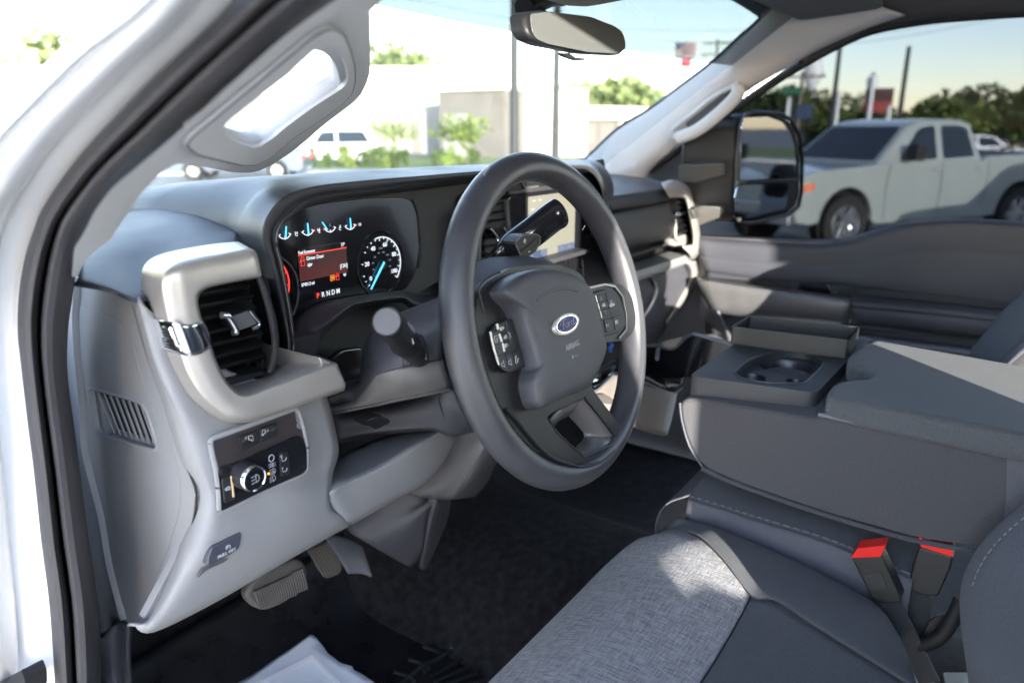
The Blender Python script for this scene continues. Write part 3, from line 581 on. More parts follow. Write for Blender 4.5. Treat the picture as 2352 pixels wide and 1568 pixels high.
tube('panel_gap', pts(cD, [(925,480),(950,590),(1000,760),(1060,980),(1130,1200),(1200,1430)], X=EX)+pts(cI, [(1113,195),(1185,370),(1193,470),(1172,600),(1120,765),(1050,950),(965,1140),(920,1195),(870,1207),(825,1200)], X=EX), .0014, M['rubber2'], ep, n=3, sides=6)
# ---- knee panel
kp = [[(316,681,.168),(330,700,.15),(400,760,.15),(520,850,.15),(640,880,.15),(744,898,.16)],
 [(340,770,.166),(350,790,.15),(410,850,.145),(520,900,.145),(640,915,.145),(746,906,.155)],
 [(362,852,.165),(375,868,.148),(425,930,.138),(520,965,.138),(640,950,.138),(757,938,.15)],
 [(386,927,.163),(402,938,.147),(445,985,.134),(540,1010,.134),(660,990,.134),(766,975,.15)],
 [(420,1050,.160),(438,1046,.142),(475,1050,.133),(560,1060,.133),(670,1050,.133),(776,1035,.15)],
 [(449,1127,.160),(474,1120,.138),(500,1130,.133),(580,1130,.133),(670,1110,.133),(763,1085,.15)],
 [(446,1188,.162),(479,1185,.138),(520,1190,.134),(590,1170,.134),(680,1150,.134),(758,1127,.143)],
 [(423,1263,.165),(460,1265,.142),(520,1265,.14),(600,1245,.14),(690,1205,.14),(760,1168,.145)],
 [(396,1335,.17),(430,1325,.152),(500,1322,.15),(600,1285,.15),(700,1235,.15),(790,1188,.15)],
 [(349,1422,.176),(374,1420,.165),(480,1377,.163),(600,1312,.163),(720,1244,.163),(805,1197,.163)],
 [(306,1434,.186),(352,1448,.185),(480,1387,.19),(600,1319,.19),(720,1250,.19),(806,1203,.19)]]
kn = loft('knee_panel', [yM([(r[0][0]-14, r[0][1], r[0][2]+.04)]+r) for r in kp], M['lgrey'], T, su=5, sv=4, solid=.003)
kpl = [[(740,1085,.26),(800,1040,.25),(870,1008,.25),(935,988,.25),(1010,965,.26)], [(752,1105,.17),(804,1086,.17),(872,1056,.17),(948,1014,.17),(1004,984,.19)], [(757,1126,.144),(804,1104,.146),(872,1072,.148),(955,1026,.15),(1015,990,.16)], [(758,1145,.144),(804,1120,.146),(876,1086,.148),(962,1040,.155),(1028,994,.17)], [(790,1188,.15),(830,1170,.152),(900,1128,.16),(985,1077,.18),(1042,1000,.20)], [(805,1197,.163),(840,1178,.163),(900,1143,.17),(990,1090,.19),(1048,1002,.21)], [(806,1203,.19),(840,1184,.19),(900,1149,.2),(992,1095,.22),(1050,1005,.24)]]
loft('knee_panel_lower', [yM([(r[0][0]-16, r[0][1]+9, r[0][2]+.025)]+r) for r in kpl], M['lgrey'], T, su=5, sv=4, solid=.003)
prism('knee_panel_back', yM([(334,730,.19),(420,790,.19),(720,905,.19),(735,1000,.19),(735,1100,.19),(730,1215,.19),(380,1418,.19),(330,1420,.19),(400,1290,.19),(430,1180,.19),(390,950,.19)]), (0, .01, 0), M['lgrey'], kn, bev=.001)
# ---- switch pack
SY = .1275
def so_(l, d=0): return pts(cO, l, Y=SY-d)
swl = rnd(so_([(372,700),(395,665),(1255,352),(1295,375),(1340,520),(1385,760),(1382,990),(1330,1035),(470,1445),(462,1200),(430,960),(400,850)]), .004)
sw = prism('switch_panel', swl, (0, .012, 0), mat('switch_plate', (.030, .025, .026), .45, bs=1500, bd=.3), T, bev=.0015)
tube('panel_edge', [p+V((0, .001, 0)) for p in swl], .0028, M['lgrey'], sw, closed=True, sides=8)
gl = rnd(so_([(438,985),(700,880),(1240,640),(1310,630),(1350,690),(1372,780),(1375,980),(1330,1028),(900,1215),(520,1400),(478,1420),(466,1200)], .001), .004)
prism('switch_fascia', gl, (0, -.0012, 0), M['black'], sw, bev=.0008)
for l, s_ in (([(650,640),(855,562),(878,695),(678,775)], 0), ([(862,560),(1045,488),(1062,620),(884,692)], 1)):
    bt = prism('switch_button', rnd(so_(l, .0005), .002), (0, -.0025, 0), M['dash2'], sw, bev=.0008)
    cx = sum(p[0] for p in l)/4; cy = sum(p[1] for p in l)/4
    k = so_([(cx+(25 if not s_ else -30)+a, cy+(-8 if not s_ else 8)+b) for a, b in (((-28,-22),(14,-30),(24,-20),(28,20),(14,28),(8,12),(-18,18),(-20,-8)) if not s_ else ((-20,-22),(8,-32),(10,-20),(12,8),(-6,16),(-10,34),(-22,30)))], .0032)
    tube('button_symbol', k, .00045, M['ink'], bt, closed=True, sides=5)
    join('button_marks', [tube('z', so_([(cx+(-6 if not s_ else -12)+18*(-1 if not s_ else 1)-8, cy-18+9*i), (cx+(-6 if not s_ else -12)+18*(-1 if not s_ else 1)+8, cy-22+9*i)], .0032), .0003, M['ink'], sides=4) for i in range(3)], bt)
    text('button_text', 'ON', so_([(cx+(-42 if not s_ else 58), cy+(18 if not s_ else -22))], .0032)[0], .0042, so_([(0,0),(100,-38)])[1]-so_([(0,0)])[0], ez, mat('dull_ink', .05, .5), bt)
xd = ex; 
lb = prism('cargo_light_button', rnd(so_([(478,1075),(585,1032),(625,1285),(505,1335)], .0015), .003), (0, -.0022, 0), M['dash2'], sw, bev=.0008)
tube('button_light_bar', so_([(588,1050),(600,1160),(612,1270)], .0038), .0011, mat('amber_bar', (.55, .38, .22), .4), lb, n=2)
tube('button_symbol', so_([(525,1195),(535,1182),(548,1178),(556,1164),(570,1166),(576,1178),(578,1186),(552,1196),(528,1202)], .004), .0006, M['ink'], lb, closed=True, sides=5)
dl_ = prism('dimmer_button', rnd(so_([(1080,812),(1180,780),(1195,1025),(1098,1062)], .0015), .003), (0, -.002, 0), M['dash2'], sw, bev=.0008)
tube('button_gap', so_([(1090,940),(1188,902)], .0037), .0006, M['rubber2'], dl_, sides=5)
text('button_text', '+', so_([(1112,850)], .0038)[0], .0065, ex, ez, M['ink'], dl_); text('button_text', '-', so_([(1122,962)], .0038)[0], .0075, ex, ez, M['ink'], dl_)
for a, b in ((1140,868), (1148,980)):
    c = so_([(a, b)], .0038)[0]; tube('button_symbol', [c+V((.003*math.sin(t*.5), 0, .003*math.cos(t*.5))) for t in range(3, 12)], .0004, M['ink'], dl_, sides=5)
kc = cO(828, 1078, Y=SY-.004); kc2 = cO(851, 1090, Y=SY-.024); kr = (cO(851, 950, Y=SY-.024)-cO(851, 1232, Y=SY-.024)).length/2
kax = V((0, -1, 0)); kc = V((kc2.x, SY, kc2.z))
hk = lathe('headlamp_knob', kc, kax, [(kr*1.02, 0), (kr*1.0, .016), (kr*.96, .019), (kr*.955, .021)], mat('knob_side', (.045, .045, .05), .22, metal=.5), sw, n=48)
lathe('knob_ring', kc, kax, [(kr*.98, .0175), (kr*.96, .0205), (kr*.90, .022), (kr*.82, .0215), (kr*.80, .0205)], M['chrome'], hk, n=48)
lathe('knob_cap', kc, kax, [(0, .0215), (kr*.75, .0213), (kr*.815, .0205)], M['black'], hk, n=48)
def lamp_icon(c, s, par, n=3, mm='ink', fl=1):
    o = [tube('z', [c+V((s*fl*(.1+.9*math.sin(math.pi*t/8)), 0, s*math.cos(math.pi*t/8))) for t in range(9)]+[c+V((s*fl*.1, 0, s))], .0003, M[mm], sides=5)]
    for i in range(n): o.append(tube('z', [c+V((-s*fl*.2, 0, s*(.8-1.6*i/(n-1)))), c+V((-s*fl*1.1, 0, s*(.65-1.6*i/(n-1))))], .0003, M[mm], sides=5))
    return join('lamp_symbol', o, par)
lamp_icon(kc+V((.0005, -.0222, 0)), .0042, hk)
c = so_([(1008,867)], .0025)[0]; tube('lamp_symbol', [c+V((.0032*math.cos(t*.4), 0, .0036*math.sin(t*.4))) for t in range(16)], .0006, M['ink'], sw, sides=5, closed=True)
lamp_icon(so_([(1000,942)], .0025)[0], .0022, sw); lamp_icon(so_([(1032,932)], .0025)[0], .0022, sw, fl=-1)
lamp_icon(so_([(1022,1005)], .0025)[0], .0034, sw, 4); text('button_text', 'A', so_([(1032,1008)], .0025)[0], .0045, ex, ez, M['ink'], sw); lamp_icon(so_([(1022,1080)], .0025)[0], .0034, sw, 4)
c = so_([(658,1018)], .0025)[0]; join('sun_symbol', [tube('z', [c+V((.0018*math.cos(t*.6), 0, .0018*math.sin(t*.6))) for t in range(11)], .0004, M['ink'], sides=5)]+[tube('z', [c+V((math.cos(a)*.0026, 0, math.sin(a)*.0026)), c+V((math.cos(a)*.0042, 0, math.sin(a)*.0042))], .0004, M['ink'], sides=4) for a in [i*math.pi/4 for i in range(8)]], sw)
lathe('indicator_light', so_([(975,1027)], .002)[0], kax, [(0, .0012), (.0011, .0010), (.0012, 0)], glow('amber_on', (1, .25, .02), 1.2), sw, n=12)
random.seed(3)
sp2 = [lathe('z', so_([(1258+random.random()*42+(y-390)*.12, y)], .0003)[0], kax, [(0, .0004), (.0005, .0003), (.0006, 0)], M['ink2'], n=6) for y in range(392, 560, 4) for _ in range(2)]
join('speaker_holes', sp2, sw)
# ---- parking brake release
pb = rnd(pts(cI, [(1262,852),(1270,790),(1292,740),(1465,648),(1472,665),(1458,750),(1400,792),(1280,855)], Y=.133), .003)
pk = prism('parking_brake_handle', pb, (0, .015, 0), mat('brake_handle', (.05, .052, .07), .4, bs=1500, bd=.3), T, bev=.003)
xt = (cI(1415, 762, Y=.132)-cI(1340, 800, Y=.132)).normalized(); zt = V((0, -1, 0)).cross(xt).normalized()*-1
xt.y = 0; xt.normalize(); zt = V((-xt.z, 0, xt.x))
def ftext(*a, **k): return text(*a, **k)
text('handle_text', 'PULL ON', cI(1377, 778, Y=.1322), .0042, xt, zt, M['ink'], pk, bold=.0001, shear=.2, sx=1.15)
text('handle_text', '(P)', cI(1388, 738, Y=.1322), .0050, xt, zt, M['ink'], pk)
prism('handle_recess', rnd(pts(cI, [(1200,935),(1230,880),(1270,850),(1290,740),(1470,640),(1512,630),(1470,745),(1400,800),(1370,830),(1250,885)], Y=.1405), .003), (0, .004, 0), M['mgrey'], pk, bev=.001)
# ---- steering column
U0 = [(740,970,.24),(880,890,.22),(985,865,.21),(1005,790,.2),(1015,680,.19),(1050,560,.18),(1100,492,.17),(1240,400,.14),(1370,345,.11),(1590,262,.06)]
U9 = [(760,1055,.21),(870,1040,.19),(960,1018,.165),(1020,960,.14),(1070,895,.12),(1120,832,.10),(1190,806,.085),(1290,782,.07),(1400,758,.06),(1600,718,.045)]
def blend(a, b, t, dy): return [(p[0]+(q[0]-p[0])*t, p[1]+(q[1]-p[1])*t, p[2]+(q[2]-p[2])*t+dy) for p, q in zip(a, b)]
cs = loft('steering_column', [y_(cN, blend(U0, U9, 0, .06)), y_(cN, U0), y_(cN, blend(U0, U9, .12, -.012)), y_(cN, blend(U0, U9, .4, -.022)), y_(cN, blend(U0, U9, .75, -.012)), y_(cN, U9)], M['slate'], T, su=4, sv=4, solid=.002)
L1 = [(760,1055,.212),(870,1040,.192),(960,1018,.167),(1020,960,.142),(1070,895,.122),(1120,832,.102),(1190,806,.087),(1290,782,.072),(1400,758,.062),(1610,716,.047)]
L3 = [(795,1112,.20),(900,1093,.17),(1000,1072,.15),(1100,1054,.13),(1180,1036,.115),(1260,1018,.10),(1340,1002,.085),(1430,984,.075),(1530,964,.06),(1660,937,.05)]
loft('lower_shroud', [y_(cN, L1), y_(cN, blend(L1, L3, .06, -.006)), y_(cN, blend(L1, L3, .5, -.010)), y_(cN, blend(L1, L3, .9, -.004)), y_(cN, L3), y_(cN, [(p[0]+10, p[1]+6, p[2]+.09) for p in L3])], mat('shroud_lower', (.10, .095, .092), .45, bs=GR, bd=.35, noise=.06, ns=10), cs, su=4, sv=4, solid=.002)
G1 = [(800,1140,.25),(950,1090,.22),(1150,1040,.18),(1350,1000,.15),(1560,965,.11),(1680,945,.09),(1770,1080,.09),(1850,1230,.1)]
loft('column_under_cover', [y_(cN, [(790,1120,.26),(1000,1070,.24),(1250,1020,.2),(1480,980,.15),(1590,955,.11),(1690,940,.09)]), y_(cN, [(810,1200,.25),(1000,1140,.22),(1250,1100,.18),(1500,1060,.13),(1620,1050,.10),(1740,1060,.085)]), y_(cN, [(825,1280,.25),(1000,1240,.22),(1250,1200,.18),(1520,1190,.13),(1660,1200,.105),(1800,1150,.085)]), y_(cN, [(828,1310,.26),(1000,1275,.23),(1250,1248,.19),(1520,1222,.14),(1680,1260,.115),(1870,1222,.10)]), y_(cN, [(830,1330,.34),(1000,1300,.32),(1250,1270,.28),(1520,1250,.2),(1680,1275,.16),(1870,1240,.15)])], M['slate'], cs, su=4, sv=4, solid=.002)
tube('cover_seam', y_(cN, [(1562,975,.108),(1600,1090,.105),(1640,1190,.108),(1662,1240,.112)]), .0009, M['rubber2'], cs, n=3, sides=6)
prism('tilt_lever', rnd(y_(cN, [(1010,1200,.15),(1040,1165,.15),(1150,1130,.14),(1220,1160,.14),(1215,1185,.14),(1110,1232,.145),(1080,1205,.145)]), .003), (0, .016, .003), M['black'], cs, bev=.003)
# indicator stalk
sb = cN(1425, 695, Y=.055); stp = cN(1192, 434, Y=-.045)
ax = (stp-sb); L = ax.length; sr = .5*(cN(1090, 434, Y=-.045)-cN(1292, 434, Y=-.045)).length*.82
stk = lathe('indicator_stalk', sb, ax, [(.011, -.02), (.0115, .01), (.0125, L*.30), (.0150, L*.50), (sr*.93, L*.62), (sr*.97, L*.9), (sr, L*.965), (sr*.985, L*.985), (sr*.95, L*.992), (sr*.90, L*.99)], M['wpl'], T, n=40)
lathe('stalk_cap', sb, ax, [(0, L*.998), (sr*.85, L*.998), (sr*.895, L*.985)], M['mgrey'], stk, n=40)
an = ax.normalized(); sd2 = (-FW-an*(-FW).dot(an)).normalized(); s3 = an.cross(sd2)
for i, a in enumerate((-.2, .5, .9)):
    d = (sd2*math.cos(a+1.9)+s3*math.sin(a+1.9)); 
wd_ = (RT*.8+UP*.15); wd_ = (wd_-an*wd_.dot(an)).normalized(); tdn = an.cross(wd_)
for i, (o, h_) in enumerate(((.78, .002), (.70, .0025), (.62, .002))):
    c = sb+an*L*o+wd_*(sr*.97); tube('stalk_mark', [c-tdn*.003+V((0,0,.004)), c+tdn*.002+V((0,0,.004))], .0005, M['ink2'], stk, sides=5)
c = sb+an*L*.66+(wd_*.9-UP*.45).normalized()*sr*.98; join('wiper_symbol', [tube('z', [c, c+(an*math.cos(t)+tdn*math.sin(t))*.004], .0004, M['ink'], sides=4) for t in range(0, 7)], stk)
loft('stalk_boot_frame', [y_(cN, [(1370,535,.035),(1445,530,.035),(1475,600,.035),(1505,728,.035)]), y_(cN, [(1390,550,.032),(1430,548,.032),(1462,620,.032),(1480,715,.032)])], M['mgrey'], stk, su=3, sv=2, solid=.002)
tube('shroud_seam', y_(cN, [(1375,540,.05),(1445,532,.046),(1470,590,.042),(1505,728,.040)]), .0007, M['rubber2'], cs, n=3, sides=6)
tube('shroud_seam', y_(cN, [(1308,640,.060),(1312,700,.062),(1315,775,.064)]), .0006, M['rubber2'], cs, n=2, sides=6)
# gear selector
g0 = cF(690, 1250, Y=.10); g1 = cF(930, 950, Y=.055); g2_ = cF(1350, 640, Y=.02); gd = (g2_-g1)
gsh = tube('gear_selector', [g0+V((-.01, .04, -.03)), g0, cF(790, 1080, Y=.08), cF(905, 985, Y=.06), cF(980, 925, Y=.055), cF(1150, 800, Y=.04), cF(1290, 690, Y=.03), cF(1345, 655, Y=.025), cF(1365, 640, Y=.024)], .019, M['black'], T, n=4, sides=20, up=V((0,-1,.2)), r2=.014, scl=lambda t: .62+.45*min(1, t*2.0) if t < .93 else 1.07-((t-.93)/.07)**2*.45)
bp = rnd(pts(cF, [(980,900),(1045,835),(1160,825),(1200,850),(1195,900),(1150,980),(1060,1035),(1030,1010)], Y=.022), .004)
bb = prism('gear_buttons', bp, (0, .02, 0), M['wpl'], gsh, bev=.002)
tube('button_outline', [p+V((0, -.0003, 0)) for p in bp], .0010, M['mgrey'], bb, closed=True, sides=6)
tube('button_gap', pts(cF, [(1035,970),(1090,935),(1165,865)], Y=.0215), .0014, M['rubber2'], bb, sides=6)
text('gear_text', '+', cF(1068, 890, Y=.0214), .013, ex+ez*.25, ez-ex*.25, M['ink'], bb); text('gear_text', '-', cF(1105, 968, Y=.0214), .013, ex+ez*.35, ez-ex*.25, M['ink'], bb)
# ================================================================== steering wheel
WC = V((-.410, -.040, 1.584)); WT = R(15.5)
wx = V((1, 0, 0)); wn = V((0, -math.cos(WT), math.sin(WT))); wy = V((0, math.sin(WT), math.cos(WT)))
def WP(c, l, h=0): return [c(x, y, pl=(WC+wn*h, wn)) for x, y in l]
sw_ = empty('steering_wheel', WC); sw_.parent = T
RW = .1785
N_ = 96
rimp = [WC+wx*RW*math.cos(2*math.pi*i/N_)+wy*RW*1.0*math.sin(2*math.pi*i/N_) for i in range(N_)]
rim = sweep('rim', rimp, [(.0165*math.cos(2*math.pi*k/20)+.0012*math.cos(4*math.pi*k/20), .0185*math.sin(2*math.pi*k/20)) for k in range(20)], M['wheel'], sw_, up=wn, closed=True)
def tub(x): return x
# centre carrier: black plastic plate with three arms
left = WP(cG, [(330,110),(370,60),(480,-5),(560,-45),(720,-60),(900,-60),(1040,0),(1090,95),(1250,62),(1330,75),(1395,150),(1425,300),(1410,400),(1340,462),(1200,470),(1180,620),(1100,770),(1180,880),(1290,1020),(1345,1130),(1320,1240),(1230,1330),(1100,1370),(960,1340),(840,1270),(730,1150),(640,1020),(560,930),(505,770),(450,620),(420,470),(385,330),(352,240)], .004)
def outw(p):
    d = p-WC; h = d.dot(wn); q = d-wn*h; r = q.length
    return p if r < .115 else WC+wn*h+q*(.167/r if r > .135 else (r+.010)/r)
left = [outw(p) if i >= 20 else p for i, p in enumerate(left)]
holeT = rnd(WP(cG, [(795,990),(840,955),(1045,852),(1080,870),(1262,1100),(1265,1135),(1240,1185),(1085,1262),(1035,1255),(900,1130),(820,1040)], .004), .004)
car = prism('spokes', rnd(left, .010), wn*.010, M['wpl'], sw_, bev=.003, holes=[holeT])
cav = [CAM+(p-CAM) for p in holeT]
in2 = WP(cG, [(880,1070),(985,985),(1010,990),(1100,1090),(1102,1140),(1060,1190),(1005,1228),(960,1200)], -.014)
# sloping walls of the lower opening
def wall(a, b, nm, mm): return loft(nm, [a, b], mm, sw_, su=2, sv=2, cu=True, solid=.0015)
k = len(in2); hb = [h_+wn*.009 for h_ in WP(cG, [(815,1010),(1045,860),(1075,870),(1262,1105),(1262,1140),(1235,1185),(1080,1260),(1030,1240)], .004)]
wall(hb, [p for p in in2], 'opening_trim', M['dsilver'])
sweep('opening_edge', hb, circ(.0018, 8), M['wpl'], sw_, up=wn, closed=True, n=3)
tube('inner_lip', WP(cG, [(560,935),(640,1010),(720,1110),(800,1200),(880,1270),(980,1310),(1100,1335),(1220,1300),(1310,1220)], .016), .0022, M['wpl'], sw_, n=3)
# hub body behind
lathe('hub_shell', WC+wn*-.10, wn, [(.085, -.02), (.088, .02), (.083, .06), (.072, .09), (.055, .103), (0, .103)], M['slate'], sw_, n=48)
# left and right switch pods
lp = rnd(WP(cG, [(450,385),(478,345),(590,300),(612,360),(645,500),(668,600),(682,640),(570,685),(530,660),(500,600),(470,490)], .016), .006)
pod = prism('switch_pod', lp, wn*.004, M['dash2'], sw_, bev=.0015)
ribbon('pod_trim', WP(cG, [(452,395),(462,450),(478,520),(492,560),(500,590),(512,625)], .0205), .0022, wn, M['silver'], pod, depth=.001)
rpod = rnd(WP(cG, [(1120,140),(1250,95),(1310,110),(1345,170),(1380,300),(1378,360),(1340,400),(1195,440),(1165,300)], .016), .006)
pod2 = prism('switch_pod', rpod, wn*.004, M['dash2'], sw_, bev=.0015)
def btn(l, par, mm='dash2', h=.0200): return prism('wheel_button', rnd(WP(cG, l, h), .0012), wn*.0018, M[mm], par, bev=.0006)
for l in ([(465,400),(505,378),(520,420),(548,545),(496,558),(480,500)], [(505,340),(545,325),(562,395),(520,410)], [(524,412),(566,398),(578,458),(534,470)], [(538,474),(580,460),(594,520),(552,535)], [(550,322),(590,308),(630,500),(598,512),(570,400)], [(498,570),(548,558),(580,660),(545,668),(515,640)], [(552,556),(600,545),(620,645),(585,658)], [(606,542),(645,530),(672,630),(626,643)]): btn(l, pod)
for l in ([(1130,165),(1182,148),(1222,290),(1175,310)], [(1190,145),(1246,128),(1258,175),(1204,195)], [(1208,200),(1262,182),(1274,225),(1218,242)], [(1222,248),(1276,230),(1288,275),(1232,295)], [(1252,125),(1300,112),(1345,262),(1292,276)], [(1178,330),(1232,315),(1250,405),(1205,425)], [(1240,312),(1296,297),(1312,385),(1256,402)], [(1302,294),(1350,280),(1368,345),(1335,378),(1318,384)]): btn(l, pod2)
def wt(s_, x, y, z, par, h=.0222, sx=1): return text('button_text', s_, WP(cG, [(x, y)], h)[0], z, wx, wy, M['ink'], par, depth=.0001, sx=sx, bold=.0001)
for s_, x, y, z in (('SET+', 536, 374, .0045), ('x/O', 560, 432, .0045), ('SET-', 568, 490, .0045)): wt(s_, x, y, z, pod, sx=.8)
for s_, x, y, z in (('BACK', 1176, 244, .0062), ('OK', 1246, 208, .0060), ('MENU', 1304, 208, .0056)): wt(s_, x, y, z, pod2, sx=.85)
def sym(c0, shape, s, par, closed=False, r=.00035, h=.0222):
    c = WP(cG, [c0], h)[0]; return tube('button_symbol', [c+wx*a*s+wy*b*s for a, b in shape], r, M['ink'], par, closed=closed, sides=5)
sym((1230,165), [(-1,-.7),(0,1),(1,-.7)], .0024, pod2, True); sym((1254,260), [(-1,.7),(0,-1),(1,.7)], .0024, pod2, True)
sym((1168,218), [(-1,.4),(.6,.6),(1,0),(.6,-.7),(-.6,-.7)], .0030, pod2)
for i in range(3): sym((1298,178+i*9), [(-1,0),(1,0)], .0028, pod2)
sym((1210,372), [(-1.2,-.5),(-.7,.3),(0,.5),(.7,.3),(1.2,-.5)], .0034, pod2, r=.0008)
sym((1272,352), [(-1,1),(-1,-1),(-1,0),(0,1),(0,-1),(-1,0)], .0024, pod2); sym((1276,352), [(0,0),(1,1),(1,-1),(0,0)], .0024, pod2)
sym((1334,328), [(-1,1),(0,0),(-1,-1),(-1,1)], .0024, pod2); sym((1336,328), [(0,1),(1,0),(0,-1),(0,1),(1,0),(1,1),(1,-1)], .0024, pod2)
sym((548,620), [(-1,.4),(-.3,.4),(.3,1),(.3,-1),(-.3,-.4),(-1,-.4)], .0034, pod, True); sym((596,607), [(-1,.4),(-.3,.4),(.3,1),(.3,-1),(-.3,-.4),(-1,-.4)], .0034, pod, True); sym((636,590), [(-.6,-1),(-.2,.4),(.2,1),(.6,1.2)], .0034, pod); sym((648,590), [(-.6,-1),(0,.3),(.6,.6)], .0026, pod)
sym((497,445), [(.6,.8),(-.6,.9),(-.9,0),(-.6,-.9),(.6,-.8),(0,0),(.8,.2)], .0034, pod); sym((590,418), [(-.6,1),(.5,.4),(-.3,0),(.6,-.5),(-.4,-1)], .0030, pod)
for a, b in (((497,340),(505,378)), ((512,410),(530,464)), ((536,474),(548,532))): ribbon('pod_trim', WP(cG, [a, b], .0212), .0026, wn, M['silver'], pod, depth=.0012)
for a, b in (((1184,143),(1196,190)), ((1200,198),(1212,242)), ((1216,250),(1228,298))): ribbon('pod_trim', WP(cG, [a, b], .0212), .0022, wn, M['silver'], pod2, depth=.0012)
ribbon('pod_trim', WP(cG, [(1085,105),(1150,88),(1250,66),(1320,80),(1375,150),(1400,280),(1400,380),(1350,440)], .0152), .0028, wn, M['dsilver'], pod2, depth=.0012)
# airbag cover: domed cushion lofted from its outline
ac = [(482,105),(560,18),(700,-30),(850,-32),(960,0),(1040,50),(1100,110),(1140,230),(1185,420),(1205,520),(1165,640),(1110,750),(1060,805),(900,868),(765,930),(722,915),(700,860),(682,770),(690,700),(702,645),(680,540),(640,410),(605,300),(560,220),(505,165)]
al = WP(cG, ac, .020); cc = sum(al, V())/len(al)
def ring(f, h): return [cc+(p-cc)*f+wn*h for p in al]
cvr = loft('airbag_cover', [ring(1.0, -.012), ring(1.0, .004), ring(.985, .011), ring(.95, .015), ring(.82, .019), ring(.55, .021), ring(.25, .0215), ring(.02, .0215)], M['cover'], sw_, su=4, sv=3, cu=True)
tube('cover_crease', [p for p in WP(cG, [(780,175),(820,140),(900,105),(980,90),(1060,110)], .0405)], .0018, M['cover'], cvr, n=4, r2=.0008, up=wn)
bc = WP(cG, [(978,342)], .0425)[0]
def ell(rx, ry, h, n=48, c=None): return [(c or bc)+wx*rx*math.cos(2*math.pi*i/n)+wy*ry*math.sin(2*math.pi*i/n)+wn*h for i in range(n)]
BX = .0245; BY = .0150*.78
BX = (WP(cG, [(1068,325)], .0425)[0]-WP(cG, [(888,360)], .0425)[0]).dot(wx)/2; BY = (WP(cG, [(975,268)], .0425)[0]-WP(cG, [(980,416)], .0425)[0]).dot(wy)/2
bdg = loft('badge', [ell(BX, BY, -.004), ell(BX, BY, .001), ell(BX*.97, BY*.95, .0025), ell(BX*.90, BY*.85, .0025), ell(BX*.88, BY*.82, .0016)], M['silver'], sw_, su=1, sv=2, cu=True)
prism('badge_field', ell(BX*.88, BY*.82, .0012), wn*.0008, mat('badge_blue', (.006, .014, .11), .45, spec=.2), bdg, bev=0)
sweep('badge_line', ell(BX*.82, BY*.75, .0024), circ(.0003, 6), M['chrome'], bdg, up=wn, closed=True)
# flowing script lettering drawn as strokes
st_ = [[(-.62,.30),(-.66,.12),(-.45,.46),(-.10,.52),(.02,.50)], [(-.30,.48),(-.36,.10),(-.42,-.30),(-.58,-.46),(-.74,-.36),(-.70,-.22)], [(-.52,.02),(-.30,.08),(-.18,.06)],
 [(-.06,.14),(-.18,.0),(-.16,-.26),(-.04,-.28),(.06,-.08),(.02,.12),(-.06,.14),(.10,.10)], [(.12,.14),(.14,-.06),(.12,-.28)], [(.13,.0),(.22,.14),(.30,.12)],
 [(.56,.08),(.44,.14),(.36,-.04),(.40,-.26),(.52,-.24),(.60,.0)], [(.66,.50),(.60,.10),(.58,-.20),(.66,-.26),(.76,-.14)]]
join('badge_script', [tube('z', cr([bc+wx*a*BX*.86+wy*b*BY*1.0+wn*.0026 for a, b in s_], 4), .0006, M['dsilver'], sides=6) for s_ in st_], bdg)
text('airbag_text', 'AIRBAG', WP(cG, [(1030,490)], .0417)[0], .0092, wx, wy, M['ink2'], cvr, depth=.0001, sx=.9)
join('airbag_symbol', [tube('z', WP(cG, [(1028,555),(1030,580)], .0417), .0005, M['ink2'], sides=5), tube('z', WP(cG, [(1042,563),(1046,566)], .0417), .0005, M['ink2'], sides=5), tube('z', WP(cG, [(1056,560),(1060,563)], .0417), .0005, M['ink2'], sides=5)], cvr)
tube('carrier_line', WP(cG, [(520,-20),(440,20),(385,70),(375,110),(395,190),(412,262)], .0145), .0011, M['rubber2'], sw_, n=4)
# scuffs on the rim
random.seed(11)
sc_ = []
for (x, y, n_) in ((1060,410,0),):
    for i in range(9):
        a = cB(1066+i*4, 1172-i*6, pl=(WC+wn*.0187, wn)); sc_.append(tube('z', [a, a+wx*.0012+wy*.0018*(1 if i % 2 else -1)], .00022, M['ink'], sides=4))
a = cF(1560, 792, pl=(WC+wn*.018, wn)); sc_.append(tube('z', [a, a+wx*.004+wy*.002, a+wx*.008+wy*.005], .0005, mat('scuff', (.55, .38, .30), .7), sides=4))
for i in range(26):
    th = R(-125+random.random()*60); rr = RW+(random.random()-.5)*.012; a = WC+wx*rr*math.cos(th)+wy*rr*math.sin(th)+wn*.0178
    sc_.append(tube('z', [a, a+wx*random.uniform(-.001, .001)+wy*random.uniform(.0005, .002)], .00016, M['ink2'], sides=4))
join('scuff_marks', sc_, rim)
# ================================================================== centre stack and passenger side of the dashboard
def yQ(l): return y_(cQ, l)
def cst(l, y): return [(p[0], p[1], y) for p in l]
stk_ = prism('centre_stack', rnd(pts(cF, [(560,500),(900,340),(1750,180),(1790,650),(1830,900),(1980,1300),(1600,1400),(1300,1400),(560,1400)], Y=.285), .01), (0, .03, 0), M['dash2'], T, bev=.002)
prism('stack_panel', rnd(pts(cF, [(930,500),(1500,400),(1620,520),(1640,960),(1560,990),(1100,1090),(960,1080)], Y=.272), .008), (0, .012, 0), M['black'], stk_, bev=.003)
SCR = pts(cF, [(1068,520),(1476,452),(1512,946),(1118,1050)], Y=.2700)
sx0 = (SCR[0].x+SCR[3].x)/2; sx1 = (SCR[1].x+SCR[2].x)/2; sz1 = (SCR[0].z+SCR[1].z)/2; sz0 = (SCR[2].z+SCR[3].z)/2
def SP(u, v, d=.0006): return V((sx0+(sx1-sx0)*u, .2700-d, sz0+(sz1-sz0)*v))
tsm = glow('screen_pale', (.80, .76, .55), .16)
